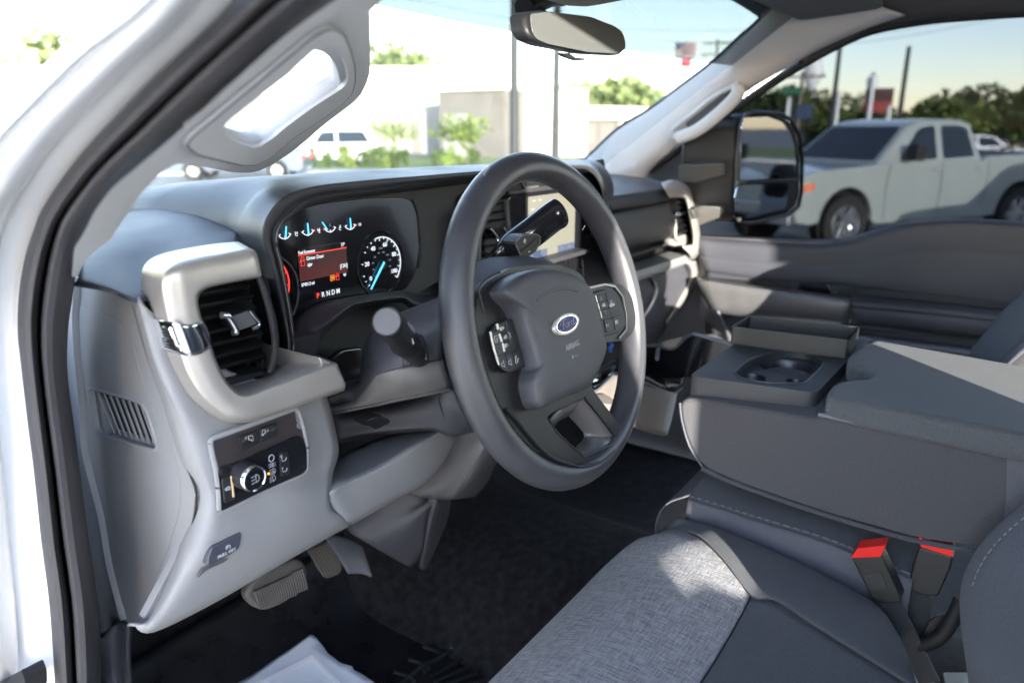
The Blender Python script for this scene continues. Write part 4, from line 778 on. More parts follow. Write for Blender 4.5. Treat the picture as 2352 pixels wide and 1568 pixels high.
ts = prism('touchscreen', [SP(0, 0, 0), SP(1, 0, 0), SP(1, 1, 0), SP(0, 1, 0)], (0, -.0005, 0), tsm, stk_, bev=0)
blu = glow('screen_blue', (.18, .26, .48), .17)
prism('screen_tile', [SP(0, 0), SP(.39, 0), SP(.39, .13), SP(0, .13)], (0, -.0003, 0), blu, ts, bev=0)
prism('screen_tile', [SP(.62, 0), SP(1, 0), SP(1, .13), SP(.62, .13)], (0, -.0003, 0), blu, ts, bev=0)
lt = glow('screen_mark', (.75, .8, .6), .2)
for u in (.08, .27, .70, .88): text('screen_symbol', 'A' if u < .2 else '*', SP(u, .06, .001), .008, ex, ez, lt, ts)
for u, v in ((.08, .93), (.2, .93), (.06, .80), (.06, .68)): ribbon('screen_mark', [SP(u, v, .0008), SP(u+.05, v, .0008)], .002, nY, M['ink2'], ts)
# upright air vents either side of the screen
def cvent(x0, x1, yt, yb, dx, nm):
    v = prism('air_vent', pts(cF, [(x0,yt),(x1,yt-20),(x1+dx,yb-40),(x0+dx,yb)], Y=.268), (0, .02, 0), M['mblack'], stk_, bev=.002)
    n = 7
    for i in range(n):
        t = (i+.5)/n; a = cF(x0+dx*t+4, yt+(yb-yt)*t+12, Y=.262); b = cF(x1+dx*t-4, yt+(yb-yt)*t-14, Y=.262)
        prism('vent_slat', [a, b, b+V((0, .022, .010)), a+V((0, .022, .010))], (0, .001, -.003), M['wpl'], v, bev=.0008)
    tube('vent_edge', pts(cF, [(x1+6,yt-10),(x1+6+dx*.5,(yt+yb)/2-20),(x1+6+dx,yb-40)], Y=.262), .0028, M['mgrey'], v, n=3, sides=8)
    return v
v1 = cvent(690, 905, 545, 1030, 45, 'a')
prism('vent_knob', rnd(pts(cF, [(790,790),(885,770),(925,835),(830,862)], Y=.248), .002), (0, .015, 0), M['black'], v1, bev=.002)
tube('knob_chrome', pts(cF, [(765,775),(790,800),(832,855),(828,885)], Y=.247), .0026, M['chrome'], v1, n=2); tube('knob_chrome', pts(cF, [(882,770),(905,800),(922,838)], Y=.247), .0018, M['chrome'], v1, n=2)
sweep('vent_edge', pts(cF, [(668,600),(655,760),(645,900),(640,1050),(640,1230)], Y=.262), [(-.003, -.01), (.003, -.01), (.003, .01), (-.003, .01)], M['mgrey'], v1, up=V((0, 1, 0)), n=2)
v2 = cvent(1640, 1730, 470, 860, 15, 'b')
lathe('vent_knob', cQ(238, 645, Y=.245), nY, [(.0, .006), (.005, .005), (.007, 0), (.007, -.01)], M['chrome'], v2, n=16)
tube('vent_edge', yQ([(250,440,.262),(262,560,.262),(285,700,.262),(310,800,.262)]), .003, M['slate'], v2, n=3)
# storage recess and keys over the screen
ot = prism('upper_cubby', rnd(pts(cF, [(895,375),(1300,300),(1690,250),(1700,400),(1560,415),(940,490)], Y=.272), .004), (0, .01, 0), M['dash'], stk_, bev=.003)
prism('cubby_recess', rnd(pts(cF, [(925,395),(1040,375),(1060,445),(945,465)], Y=.2705), .003), (0, .004, 0), M['mblack'], ot, bev=.001)  # flat black plate, the dark of the hollow is painted
prism('cubby_recess', rnd(pts(cF, [(1070,370),(1300,330),(1640,285),(1660,360),(1340,400),(1085,440)], Y=.2705), .003), (0, .004, 0), M['mblack'], ot, bev=.001)  # likewise a black plate painted as a shaded hollow
tube('cubby_edge', pts(cF, [(1040,372),(1062,432),(1180,418)], Y=.268), .0020, M['mgrey'], ot, sides=8)
pr = yQ([(0,270,.266),(100,225,.262),(210,330,.262),(215,390,.262),(20,380,.266)])
prism('cubby_lid', rnd(pr, .004), (0, .006, 0), M['slate'], ot, bev=.002)
# ledge and control keys under the screen
prism('stack_ledge', rnd(pts(cF, [(1035,1082),(1180,1075),(1600,955),(1625,985),(1400,1050),(1190,1115),(1060,1118)], Y=.245), .004), (0, .03, .002), M['dash'], stk_, bev=.003)
for x, y, yb in ((970,1110,1150),(1325,1110,1170),(1560,1045,1255)): tube('key_gap', pts(cF, [(x,y),(x+18,yb)], Y=.268), .0018, M['mgrey'], stk_, sides=6)
for i in range(4):
    x = 1060+i*130; y = 1150-i*34; prism('control_key', rnd(pts(cF, [(x,y),(x+105,y-28),(x+118,y+70),(x+14,y+95)], Y=.277), .003), (0, .006, 0), M['black'], stk_, bev=.0015)
# passenger top pad
pt_ = loft('passenger_dash_top', [yQ([(230,200,.62),(400,215,.60),(600,240,.56),(760,280,.50),(900,325,.42)]), yQ([(240,240,.55),(430,235,.52),(600,258,.48),(760,292,.43),(900,332,.38)]), yQ([(290,340,.36),(460,330,.36),(620,330,.35),(780,338,.33),(930,358,.31)]), yQ([(318,470,.275),(480,452,.275),(640,430,.275),(800,412,.275),(975,395,.27)]), yQ([(328,510,.262),(500,488,.262),(660,466,.262),(820,442,.262),(982,418,.262)]), yQ([(335,580,.258),(510,556,.258),(670,530,.258),(830,505,.258),(986,470,.258)]), yQ([(343,632,.266),(520,606,.266),(680,580,.266),(840,550,.266),(988,512,.266)]), yQ([(345,650,.30),(520,620,.30),(680,590,.30),(840,560,.30),(990,520,.30)])], M['dash'], T, su=4, sv=4, solid=.003)
pp = loft('passenger_dash_panel', [yQ([(335,660,.31),(560,610,.31),(780,570,.31),(1000,528,.31)]), yQ([(338,675,.272),(560,630,.272),(780,586,.272),(1004,538,.272)]), yQ([(345,720,.262),(570,680,.262),(790,640,.262),(1018,600,.262)]), yQ([(370,850,.258),(600,805,.258),(820,765,.258),(1045,715,.258)]), yQ([(410,960,.266),(640,915,.266),(860,870,.266),(1045,830,.266)]), yQ([(450,1030,.29),(680,980,.29),(880,935,.29),(1030,915,.28)]), yQ([(460,1050,.34),(690,1000,.34),(890,950,.34),(1030,930,.34)])], mat('glove_panel', (.055, .057, .058), .45, bs=GR, bd=.4), T, su=4, sv=4, solid=.003)
prism('passenger_dash_shadow_gap', yQ(cst([(300,500),(1010,450),(1060,700),(1240,990),(520,1240),(430,1050)], .33)), (0, .02, 0), M['mblack'], T, bev=0)
tube('shelf_edge', yQ([(480,1140,.30),(700,1070,.30),(945,988,.30)]), .004, M['slate'], T, sides=8)
ss = loft('silver_strip', [yQ([(490,1200,.325),(740,1130,.325),(990,1040,.325),(1240,975,.325)]), yQ([(530,1288,.262),(780,1212,.262),(1000,1142,.262),(1210,1078,.262)]), yQ([(537,1305,.256),(785,1228,.256),(1003,1158,.256),(1212,1092,.256)]), yQ([(565,1385,.258),(800,1305,.258),(1010,1235,.258),(1212,1165,.258)]), yQ([(570,1400,.30),(805,1315,.30),(1012,1245,.30),(1215,1172,.30)])], mat('strip_silver', (.30, .31, .31), .42, metal=.5, bs=2200, bd=.1), T, su=3, sv=4, solid=.002)
QO = [(900,345),(1000,318),(1100,335),(1180,385),(1225,470),(1245,570),(1275,700),(1305,880),(1308,1030),(1290,1100),(1250,1140),(1200,1150)]
QR = [(930,400),(990,385),(1090,395),(1150,430),(1190,500),(1210,590),(1240,720),(1266,880),(1266,1000),(1255,1050),(1235,1075),(1200,1095)]
QI = [(985,500),(1030,495),(1085,492),(1140,500),(1165,560),(1182,620),(1205,750),(1232,880),(1235,960),(1225,985),(1200,995),(1120,1000)]
et = loft('silver_trim', [pts(cQ, QO, Y=.32), pts(cQ, QO, Y=.285), pts(cQ, mixp(QO, QR, .2), Y=.26), pts(cQ, QR, Y=.235), pts(cQ, mixp(QR, QI, .8), Y=.238), pts(cQ, QI, Y=.25), pts(cQ, [(p[0]-8, p[1]+4) for p in QI], Y=.30)], M['silver'], T, su=4, sv=3, solid=.002)
loft('chrome_accent', [pts(cQ, [(1172,600),(1205,725)], Y=.232), pts(cQ, [(1205,596),(1242,722)], Y=.228), pts(cQ, [(1248,590),(1278,718)], Y=.262)], M['chrome'], et, su=4, sv=4, solid=.003)
pv = prism('air_vent', rnd(pts(cQ, [(1000,505),(1150,480),(1185,620),(1235,900),(1150,980),(1050,900),(1030,700)], Y=.285), .005), (0, .03, 0), M['mblack'], T, bev=.002)
for i in range(6):
    t = i/5; a = cQ(1038+30*t, 560+310*t, Y=.262); b = cQ(1150+40*t, 530+310*t, Y=.262); prism('vent_slat', [a, b, b+V((0, .02, .008)), a+V((0, .02, .008))], (0, 0, -.003), M['wpl'], pv, bev=.0006)
lathe('vent_knob', cQ(1080, 668, Y=.245), (1, -.5, 0), [(0, .006), (.0045, .005), (.006, 0), (.006, -.012)], M['chrome'], pv, n=16); tube('knob_chrome', pts(cQ, [(1030,690),(1140,655)], Y=.25), .003, M['chrome'], pv)
tube('vent_edge', pts(cQ, [(1040,720),(1050,800),(1048,880),(1060,930),(1100,950)], Y=.262), .004, M['silver'], pv, n=3)
prism('vent_sill', rnd(pts(cQ, [(1020,930),(1100,900),(1165,880),(1228,985),(1060,1010),(1000,990)], Y=.27), .004), (0, .02, 0), M['silver'], pv, bev=.003)
# glove box with its sunlit edge shaped as a silver strip, knee area, end moulding
def yH(l): return y_(cH, l)
gb = loft('glove_box', [yH([(195,275,.29),(350,215,.29),(520,150,.29),(670,95,.29)]), yH([(205,300,.268),(355,240,.268),(525,175,.268),(690,130,.268)]), yH([(250,420,.262),(370,380,.262),(540,330,.262),(715,250,.262)]), yH([(290,580,.28),(380,540,.28),(500,500,.28),(620,430,.28)]), yH([(310,740,.33),(390,700,.33),(450,650,.33),(520,570,.33)]), yH([(315,780,.38),(400,740,.38),(460,700,.38),(520,640,.38)])], M['slate'], T, su=4, sv=4, solid=.003)
loft('glove_box_lit_edge', [yH([(395,215,.264),(418,260,.262),(415,320,.262),(370,430,.265),(295,530,.27)]), yH([(405,218,.255),(440,262,.252),(445,330,.252),(400,440,.255),(296,595,.262)]), yH([(408,222,.27),(444,270,.27),(450,340,.27),(404,450,.27),(300,600,.28)])], M['silver'], gb, su=4, sv=3, solid=.002)
loft('dash_end_moulding', [yH([(650,95,.27),(690,150,.262),(690,230,.262),(620,380,.27),(510,560,.30)]), yH([(700,90,.25),(735,140,.245),(735,220,.245),(660,370,.26),(515,575,.29)]), yH([(765,80,.27),(775,140,.27),(758,230,.27),(690,360,.28),(520,585,.31)])], M['silver'], T, su=4, sv=3, solid=.002)
sp_v = loft('passenger_kick_panel', [[cH(760,225,Y=.30), cH(640,470,Y=.34), cH(500,640,Y=.38), cH(320,760,Y=.42)], [cH(800,330,Y=.24), cH(720,560,Y=.28), cH(600,720,Y=.33), cH(400,840,Y=.38)], [cH(860,450,Y=.18), cH(880,600,Y=.2), cH(800,760,Y=.26), cH(600,900,Y=.30)], [cH(930,480,Y=.14), cH(1035,720,Y=.14), cH(1060,900,Y=.16), cH(900,1100,Y=.2)]], M['vinyl'], T, su=4, sv=4, solid=.003)
# ---- storage tray under the centre stack
bt_ = empty('storage_bin', (0, 0, 1.3)); bt_.parent = T
bin_m = mat('bin_side', (.125, .11, .10), .45, bs=1400, bd=.3, noise=.1, ns=14)
f1 = [cG(1180,905,Y=.055), cG(1195,850,Y=.055), cG(1310,740,Y=.06), cG(1420,760,Y=.05), cH(300,1040,Y=.035), cH(545,1125,Y=.02), cH(590,1140,Y=.02), cH(520,1450,Y=.02), cH(470,1462,Y=.02), cH(255,1392,Y=.03)]
fr = loft('bin_front', [[cG(1085,775,Y=.07), cG(1180,812,Y=.06), cG(1315,700,Y=.06), cG(1500,735,Y=.045), cH(540,1118,Y=.022), cH(600,1118,Y=.026)], [cG(1100,800,Y=.066), cG(1190,840,Y=.055), cG(1320,745,Y=.055), cG(1500,760,Y=.04), cH(538,1132,Y=.016), cH(596,1132,Y=.03)], [cG(1180,920,Y=.07), cG(1240,960,Y=.06), cG(1330,900,Y=.05), cG(1500,900,Y=.04), cH(505,1300,Y=.018), cH(560,1300,Y=.04)], [cG(1230,1010,Y=.08), cG(1290,1010,Y=.07), cG(1370,1010,Y=.05), cG(1480,1070,Y=.04), cH(468,1452,Y=.02), cH(520,1445,Y=.04)]], bin_m, bt_, su=3, sv=3, solid=.004)
lathe('bin_hinge', cG(1230, 925, Y=.04), (0, -.3, 1), [(0, .018), (.015, .017), (.016, 0), (.015, -.02)], bin_m, bt_, n=20)
tp = loft('bin_tray', [[cG(1085,770,Y=.075), cG(1180,805,Y=.065), cG(1320,700,Y=.06), cG(1500,730,Y=.045), cH(545,1115,Y=.025), cH(645,1075,Y=.03)], [cG(1120,720,Y=.12), cG(1220,700,Y=.11), cG(1320,640,Y=.11), cG(1500,600,Y=.11), cH(500,960,Y=.09), cH(700,960,Y=.06)], [cG(1120,700,Y=.16), cG(1250,620,Y=.16), cG(1330,590,Y=.18), cG(1500,540,Y=.18), cH(480,860,Y=.15), cH(720,940,Y=.08)]], M['black'], bt_, su=3, sv=3, solid=.003)
sweep('tray_rim', [cG(1085,772,Y=.068), cG(1120,795,Y=.062), cG(1180,810,Y=.058), cG(1250,760,Y=.058), cG(1315,700,Y=.056)], circ(.0022, 8), M['mgrey'], bt_, n=3)
sweep('tray_rim', [cH(300,1035,Y=.036), cH(545,1116,Y=.020), cH(600,1112,Y=.020), cH(645,1078,Y=.024)], circ(.0020, 8), M['slate'], bt_, n=3)
tube('tray_rim', [cG(1130,705,Y=.14), cG(1320,598,Y=.14)], .003, M['slate'], bt_); tube('tray_rim', [cG(1170,705,Y=.10), cG(1290,748,Y=.08)], .002, M['slate'], bt_)
far = [cH(1045,745,X=.165), cH(720,655,X=.165), cH(665,690,X=.165), cH(600,760,X=.165), cH(540,778,X=.165), cH(440,752,X=.165), cH(360,752,X=.165), cH(320,775,X=.165), cH(330,1000,X=.165), cH(760,1000,X=.165), cH(1080,900,X=.165)]
prism('bin_side_wall', far, (.008, 0, 0), M['black'], bt_, bev=.002)
prism('bin_sunlit_rim', [cH(1045,738,X=.163), cH(720,652,X=.163), cH(722,666,X=.163), cH(1045,756,X=.163)], (.012, 0, 0), M['ink2'], bt_, bev=.002)  # paler strip paints the sun on the rim of the black wall
tube('bin_wall_edge', [cH(720,660,X=.164), cH(665,690,X=.164), cH(600,760,X=.164), cH(540,776,X=.164), cH(440,750,X=.164), cH(360,752,X=.164), cH(325,772,X=.164)], .003, M['mgrey'], bt_, n=2, sides=8)
tube('bin_divider', [cH(455,780,X=.15), cH(448,850,X=.10)], .004, M['vinyl'], bt_)
prism('bin_floor', [cH(320,830,Z=1.33), cH(700,950,Z=1.33), cH(1050,740,Z=1.33), cH(720,660,Z=1.33), cH(330,760,Z=1.33)], (0, 0, -.006), M['black'], bt_, bev=0)
tube('aux_cable', [cG(1285,470,Y=.2), cG(1300,490,Y=.19), cG(1285,510,Y=.19), cG(1295,530,Y=.19)], .004, mat('blue_wire', (.03, .15, .5), .4), bt_, n=2, sides=8)
lathe('socket_lamp', cL(312, 578, Y=.27), (-1, -1, 0), [(0, .004), (.004, .003), (.005, 0)], M['chrome'], T, n=12)
# ---- trim under the stack, down to the tunnel
loft('tunnel_trim', [[cJ(330,400,Y=.30), cJ(480,290,Y=.26), cJ(600,100,Y=.22), cJ(660,20,Y=.2), cJ(660,-60,Y=.2)], [cJ(420,430,Y=.27), cJ(560,330,Y=.23), cJ(680,160,Y=.19), cJ(760,40,Y=.17), cJ(760,-60,Y=.17)], [cJ(560,448,Y=.24), cJ(660,330,Y=.2), cJ(740,190,Y=.17), cJ(800,100,Y=.155), cJ(830,-30,Y=.15)], [cJ(640,445,Y=.23), cJ(720,350,Y=.19), cJ(790,240,Y=.165), cJ(850,130,Y=.15), cJ(900,0,Y=.14)], [cJ(760,430,Y=.27), cJ(830,350,Y=.24), cJ(880,240,Y=.2), cJ(930,160,Y=.18), cJ(980,60,Y=.16)]], M['mgrey'], T, su=4, sv=4, solid=.003)
loft('tunnel_side', [[cJ(-60,560,Y=.36), cJ(150,470,Y=.34), cJ(330,392,Y=.31)], [cJ(0,650,Y=.36), cJ(200,560,Y=.33), cJ(480,440,Y=.28)], [cJ(100,710,Y=.34), cJ(280,640,Y=.31), cJ(500,470,Y=.265)], [cJ(220,780,Y=.33), cJ(330,720,Y=.31), cJ(480,560,Y=.28)], [cJ(370,865,Y=.33), cJ(400,840,Y=.32), cJ(440,760,Y=.305)]], M['slate'], T, su=4, sv=4, solid=.003)
loft('tunnel_side', [[cJ(480,436,Y=.270), cJ(460,600,Y=.29), cJ(420,860,Y=.325)], [cJ(540,450,Y=.258), cJ(500,620,Y=.28), cJ(440,875,Y=.32)], [cJ(610,455,Y=.29), cJ(580,600,Y=.31), cJ(460,870,Y=.335)]], M['slate'], T, su=4, sv=4, solid=.003)
# ---- pedals
bpm = mat('pedal_rubber', (.075, .068, .064), .7, noise=.25, ns=40)
bo = rnd(pts(cI, [(1495,1030),(1530,960),(1590,900),(1700,845),(1810,810),(1850,830),(1880,880),(1870,950),(1820,1020),(1720,1090),(1620,1130),(1560,1115),(1510,1070)], Y=.30), .008)
bpd = prism('brake_pedal', bo, (.004, .022, -.006), bpm, T, bev=.007)
rb = []
for i in range(22):
    x = 1548+i*13.5; y0 = 1008-i*6.2-(8 if i > 16 else 0); y1 = 1112-i*5.0-(i > 16)*12
    rb.append(tube('r', pts(cI, [(x, y0), (x+22, (y0+y1)/2), (x+34, y1)], Y=.2975), .0022, bpm, sides=6, n=2))
join('pedal_ribs', rb, bpd)
tube('pedal_arm', [cI(1700,880,Y=.32), cI(1760,800,Y=.36), cI(1800,700,Y=.42)], .014, M['mblack'], bpd)
tube('pedal_arm', [cI(1540,900,Y=.33), cI(1570,930,Y=.33)], .004, M['chrome'], bpd)
gp = rnd(pts(cI, [(1860,740),(1960,690),(2020,780),(2080,860),(2070,900),(1990,935),(1950,900),(1900,810)], Y=.40), .006)
gpd = prism('accelerator_pedal', gp, (.01, .02, -.005), bpm, T, bev=.005)
join('pedal_ribs', [tube('r', pts(cI, [(1885+i*14, 760-i*7), (1935+i*16, 850-i*7), (1972+i*14, 915-i*9)], Y=.3975), .0026, bpm, sides=6, n=2) for i in range(8)], gpd)
loft('footwell_liner', [[cI(1960,650,Y=.50), cI(2060,800,Y=.46), cI(2120,900,Y=.44)], [cI(2100,690,Y=.50), cI(2180,800,Y=.46), cI(2200,900,Y=.44)], [cI(2200,740,Y=.49), cI(2240,860,Y=.45), cI(2260,920,Y=.43)]], M['vinyl'], T, su=4, sv=4, solid=.003)
# ================================================================== passenger door
def xL(l): return [cL(p[0], p[1], X=p[2]) for p in l]
dr = empty('passenger_door', (.82, 0, 1.2)); dr.parent = T
dfm = mat('door_soft', (.034, .035, .044), .6, bs=1200, bd=.4, noise=.04, ns=8)
loft('door_panel', [xL([(260,380,.85),(480,388,.85),(700,398,.85),(900,408,.85),(1100,412,.85),(1260,392,.85),(1400,350,.85),(1600,298,.85),(1850,275,.85),(2100,282,.85),(2480,305,.85)]),
 xL([(270,395,.81),(480,410,.81),(700,425,.81),(900,440,.81),(1080,442,.81),(1250,420,.81),(1400,375,.81),(1600,320,.81),(1850,295,.81),(2100,300,.81),(2480,325,.81)]),
 xL([(290,430,.795),(480,445,.795),(700,462,.795),(900,475,.795),(1080,475,.795),(1250,450,.795),(1400,405,.795),(1600,355,.795),(1850,328,.795),(2100,332,.795),(2480,362,.795)]),
 xL([(310,500,.795),(480,520,.795),(700,545,.795),(900,560,.795),(1100,562,.795),(1280,548,.795),(1450,510,.795),(1620,480,.795),(1850,470,.795),(2100,480,.795),(2480,520,.795)]),
 xL([(315,510,.79),(480,530,.79),(700,555,.79),(900,570,.79),(1100,572,.79),(1280,560,.79),(1450,524,.786),(1620,496,.786),(1850,488,.786),(2100,498,.786),(2480,540,.786)]),
 xL([(340,590,.79),(480,610,.79),(700,640,.79),(900,655,.79),(1100,665,.79),(1280,680,.79),(1450,695,.79),(1620,712,.79),(1850,735,.79),(2100,765,.79),(2480,820,.79)]),
 xL([(345,640,.80),(480,660,.80),(700,690,.80),(900,710,.80),(1100,720,.80),(1280,735,.80),(1450,760,.80),(1620,780,.80),(1850,800,.80),(2100,840,.80),(2480,900,.80)]),
 xL([(350,1000,.80),(480,1000,.80),(700,1050,.80),(900,1060,.80),(1100,1080,.80),(1280,1100,.80),(1450,1120,.80),(1620,1140,.80),(1850,1160,.80),(2100,1200,.80),(2480,1300,.80)])], dfm, dr, su=3, sv=3, solid=.004)
loft('window_sill_trim', [xL([(260,378,.842),(700,396,.842),(1090,408,.842),(1260,390,.842),(1600,296,.842),(1850,272,.842),(2480,302,.842)]), xL([(262,392,.815),(700,418,.815),(1090,434,.815),(1260,412,.815),(1600,316,.815),(1850,290,.815),(2480,318,.815)])], M['mgrey'], dr, su=5, sv=2, solid=.004)
prism('door_pocket', rnd(xL([(330,640,.789),(600,660,.789),(840,665,.789),(890,700,.789),(885,740,.789),(600,720,.789),(340,690,.789)]), .006), (.004, 0, 0), M['mblack'], dr, bev=.001)  # flat black inset, the shade of the recess is in its colour
prism('window_switch', rnd(xL([(930,668,.785),(1120,682,.785),(1140,720,.785),(1135,750,.785),(925,725,.785)]), .008), (.006, 0, 0), M['black'], dr, bev=.003)
prism('door_pocket', rnd(xL([(1165,760,.789),(1180,722,.789),(1240,712,.789),(1250,700,.789),(1700,740,.789),(2480,820,.789),(2480,930,.789),(1260,790,.789)]), .006), (.004, 0, 0), M['mblack'], dr, bev=.001)  # same flat black inset in place of a shaded recess
ar = loft('door_pull', [xL([(300,640,.76),(640,690,.76),(1000,735,.76),(1262,775,.76)]), xL([(295,655,.715),(640,706,.715),(1000,748,.715),(1262,784,.715)]), xL([(300,668,.70),(640,720,.70),(1000,762,.70),(1262,798,.70)]), xL([(335,760,.70),(640,800,.70),(1000,838,.70),(1258,870,.70)]), xL([(380,848,.715),(640,880,.715),(1000,912,.715),(1252,935,.715)]), xL([(390,858,.78),(640,892,.78),(1000,922,.78),(1250,945,.78)])], M['dsilver'], dr, su=4, sv=3, solid=.003)
prism('door_pull_end', xL([(1255,780,.702),(1262,800,.702),(1256,935,.702),(1246,930,.702)]), (.07, 0, 0), M['dsilver'], dr, bev=.001)
loft('armrest', [xL([(1262,745,.79),(1600,780,.79),(2000,820,.79),(2480,880,.79)]), xL([(1266,790,.70),(1600,818,.70),(2000,856,.70),(2480,910,.70)]), xL([(1264,812,.688),(1600,840,.688),(2000,876,.688),(2480,935,.688)]), xL([(1262,832,.690),(1600,862,.690),(2000,902,.690),(2480,962,.690)]), xL([(1262,845,.684),(1600,875,.684),(2000,916,.684),(2480,975,.684)]), xL([(1262,930,.70),(1600,965,.70),(2000,1005,.70),(2480,1065,.70)]), xL([(1262,945,.79),(1600,985,.79),(2000,1025,.79),(2480,1085,.79)])], M['slate'], dr, su=4, sv=3, solid=.003)
# window pane, division bar, corner panel
win = rnd(m_([(1500,560),(1500,400),(1545,352),(1600,312),(1665,262),(1712,234),(1790,180),(1858,139),(1930,100),(2004,66),(2110,42),(2220,30),(2352,20),(2520,10),(2520,560)], X=.852), .01)
prism('window_pane', win, (.004, 0, 0), M['tglass'], dr, bev=0)
prism('corner_panel', rnd(pts(cC, [(-40,1130),(60,1010),(180,915),(240,905),(240,1500),(100,1500)], X=.84), .005), (-.01, 0, 0), M['slate'], dr, bev=.003)
prism('division_bar', pts(cC, [(236,900),(288,865),(300,1560),(252,1560)], X=.835), (-.012, 0, 0), M['arm'], dr, bev=.004)
# ---- outside mirror
mi = empty('side_mirror', cC(700, 1050, Y=.2)); mi.parent = T
ho = rnd(pts(cC, [(560,800),(590,725),(640,708),(800,712),(880,755),(930,850),(948,1000),(945,1200),(925,1300),(870,1345),(640,1400),(560,1400),(532,1340),(540,1000)], Y=.17), .01)
prism('mirror_housing', ho, (-.03, .14, 0), M['mblack'], mi, bev=.02, seg=4)
ho2 = [p+V((0, -.004, 0)) for p in ho]; hc = sum(ho2, V())/len(ho2)
sweep('housing_rim', ho2, circ(.0065, 8), M['arm'], mi, up=V((0, 1, 0)), closed=True)
mgl = mat('mirror_tilted', (.9, .92, .92), .03, metal=1)
def tilt(l, c, q=.05, z=0): return [p+V((0, (p.x-c.x)*q+(p.z-c.z)*z, 0)) for p in l]
u_ = rnd(pts(cC, [(578,800),(592,742),(740,735),(830,768),(885,840),(908,920),(922,1112),(566,1136)], Y=.152), .006)
prism('mirror_glass', tilt(u_, hc, .0, .0), (0, .002, 0), mgl, mi, bev=0)
l_ = rnd(pts(cC, [(556,1166),(868,1156),(882,1180),(872,1308),(640,1370),(548,1372),(542,1250)], Y=.152), .008)
prism('mirror_glass', tilt(l_, hc, .0, -.06), (0, .002, 0), mgl, mi, bev=0)
tube('housing_divider', pts(cC, [(550,1150),(925,1132)], Y=.160), .005, M['arm'], mi)
for a, b, c, d in (((282,1035),(480,1018),(480,1105),(285,1158)), ((300,1318),(450,1298),(450,1368),(310,1425))):
    prism('mirror_arm', [cC(*a, Y=.26), cC(*b, Y=.19), cC(*c, Y=.19), cC(*d, Y=.26)], (.0, .05, 0), M['arm'], mi, bev=.006)
prism('mirror_base', pts(cC, [(120,1020),(290,1000),(300,1180),(290,1500),(120,1480)], X=.90), (-.04, 0, 0), M['mblack'], mi, bev=.01)
# ================================================================== centre console (folded middle seat back)
ZT = 1.450
cn = empty('centre_console', (0, -.2, 1.2)); cn.parent = T
def zH(l, z): return pts(cH, l, Z=z)
chp = zH([(1050,960),(1130,880),(1250,825),(1450,785),(1640,798),(1745,860),(1745,905),(1610,1035),(1560,1048),(1300,1043),(1100,1005)], ZT)
chr_ = rnd(chp, .02)
top = rnd(zH([(700,985),(1050,735),(1350,640),(2130,690),(2030,770),(1700,1118)], ZT), [.014,.01,.01,.01,.008,.012])
cp = prism('cup_holder_panel', top, (0, 0, -.052), M['dash'], cn, bev=.006, seg=4, holes=[chr_])
def dn(l, d): return [p+V((0, 0, -d)) for p in l]
c_ = V((.026, -.196, ZT-.012)); ca_ = V(cH(1195, 998, Z=ZT-.012)); cb_ = V(cH(1535, 1030, Z=ZT-.012))
R1_ = .040; R2_ = min(.020, (ca_-c_).length-R1_-.002); R3_ = min(.014, (cb_-c_).length-R1_-.002, (cb_-ca_).length-R2_-.002)
def cir(c, r, n=40): return [c+V((r*math.cos(2*math.pi*i/n), r*math.sin(2*math.pi*i/n), 0)) for i in range(n)]
hs_ = [cir(c_, R1_), cir(ca_, max(.006, R2_), 24)]+([cir(cb_, R3_, 20)] if R3_ > .004 else [])
fl_ = prism('cup_holder_dish', dn([chr_[i]+(chr_[i]-sum(chr_, V())/len(chr_))*.02 for i in range(len(chr_))], .012), (0, 0, -.003), M['dash'], cp, bev=0, holes=hs_)
cupm = mat('cup_plastic', (.012, .012, .020), .35)
for q_, r_, dd in ((c_, R1_, .07), (ca_, max(.006, R2_), .03), (cb_, R3_, .02)):
    if r_ > .004: lathe('cup_well', q_, (0, 0, 1), [(r_*1.02, .0002), (r_, -.001), (r_*.93, -dd*.15), (r_*.80, -dd*.92), (r_*.70, -dd), (0, -dd)], cupm, cp, n=48)
tube('dish_edge', chr_, .0018, M['dash'], cp, closed=True, sides=6)
# loose tray standing on the far side of the console
z1 = ZT+.031
to = rnd([cH(1030,600,Z=z1), cH(1088,562,Z=z1), cH(1120,545,Z=z1), cH(1170,512,Z=z1), cH(2038,600,Z=z1), cH(1950,708,Z=z1)], .004)
tc_ = sum(to, V())/len(to)
ti = []
m = len(to)
for i in range(m):
    a, b, c = to[i-1], to[i], to[(i+1) % m]; t = (c-a).normalized(); n2 = V((-t.y, t.x, 0))
    if n2.dot(tc_-b) < 0: n2 = -n2
    ti.append(b+n2*.0028)
org = empty('organizer_tray', (tc_.x, tc_.y, ZT), 'long shallow black open tray lying on the far side of the console', 'tray')
tm = mat('tray_plastic', (.020, .019, .019), .4, bs=1500, bd=.2)
prism('tray_wall', to, (0, 0, -.0290), tm, org, bev=.0009, holes=[ti])
prism('tray_floor', dn(to, .0275), (0, 0, -.003), tm, org, bev=.0006)
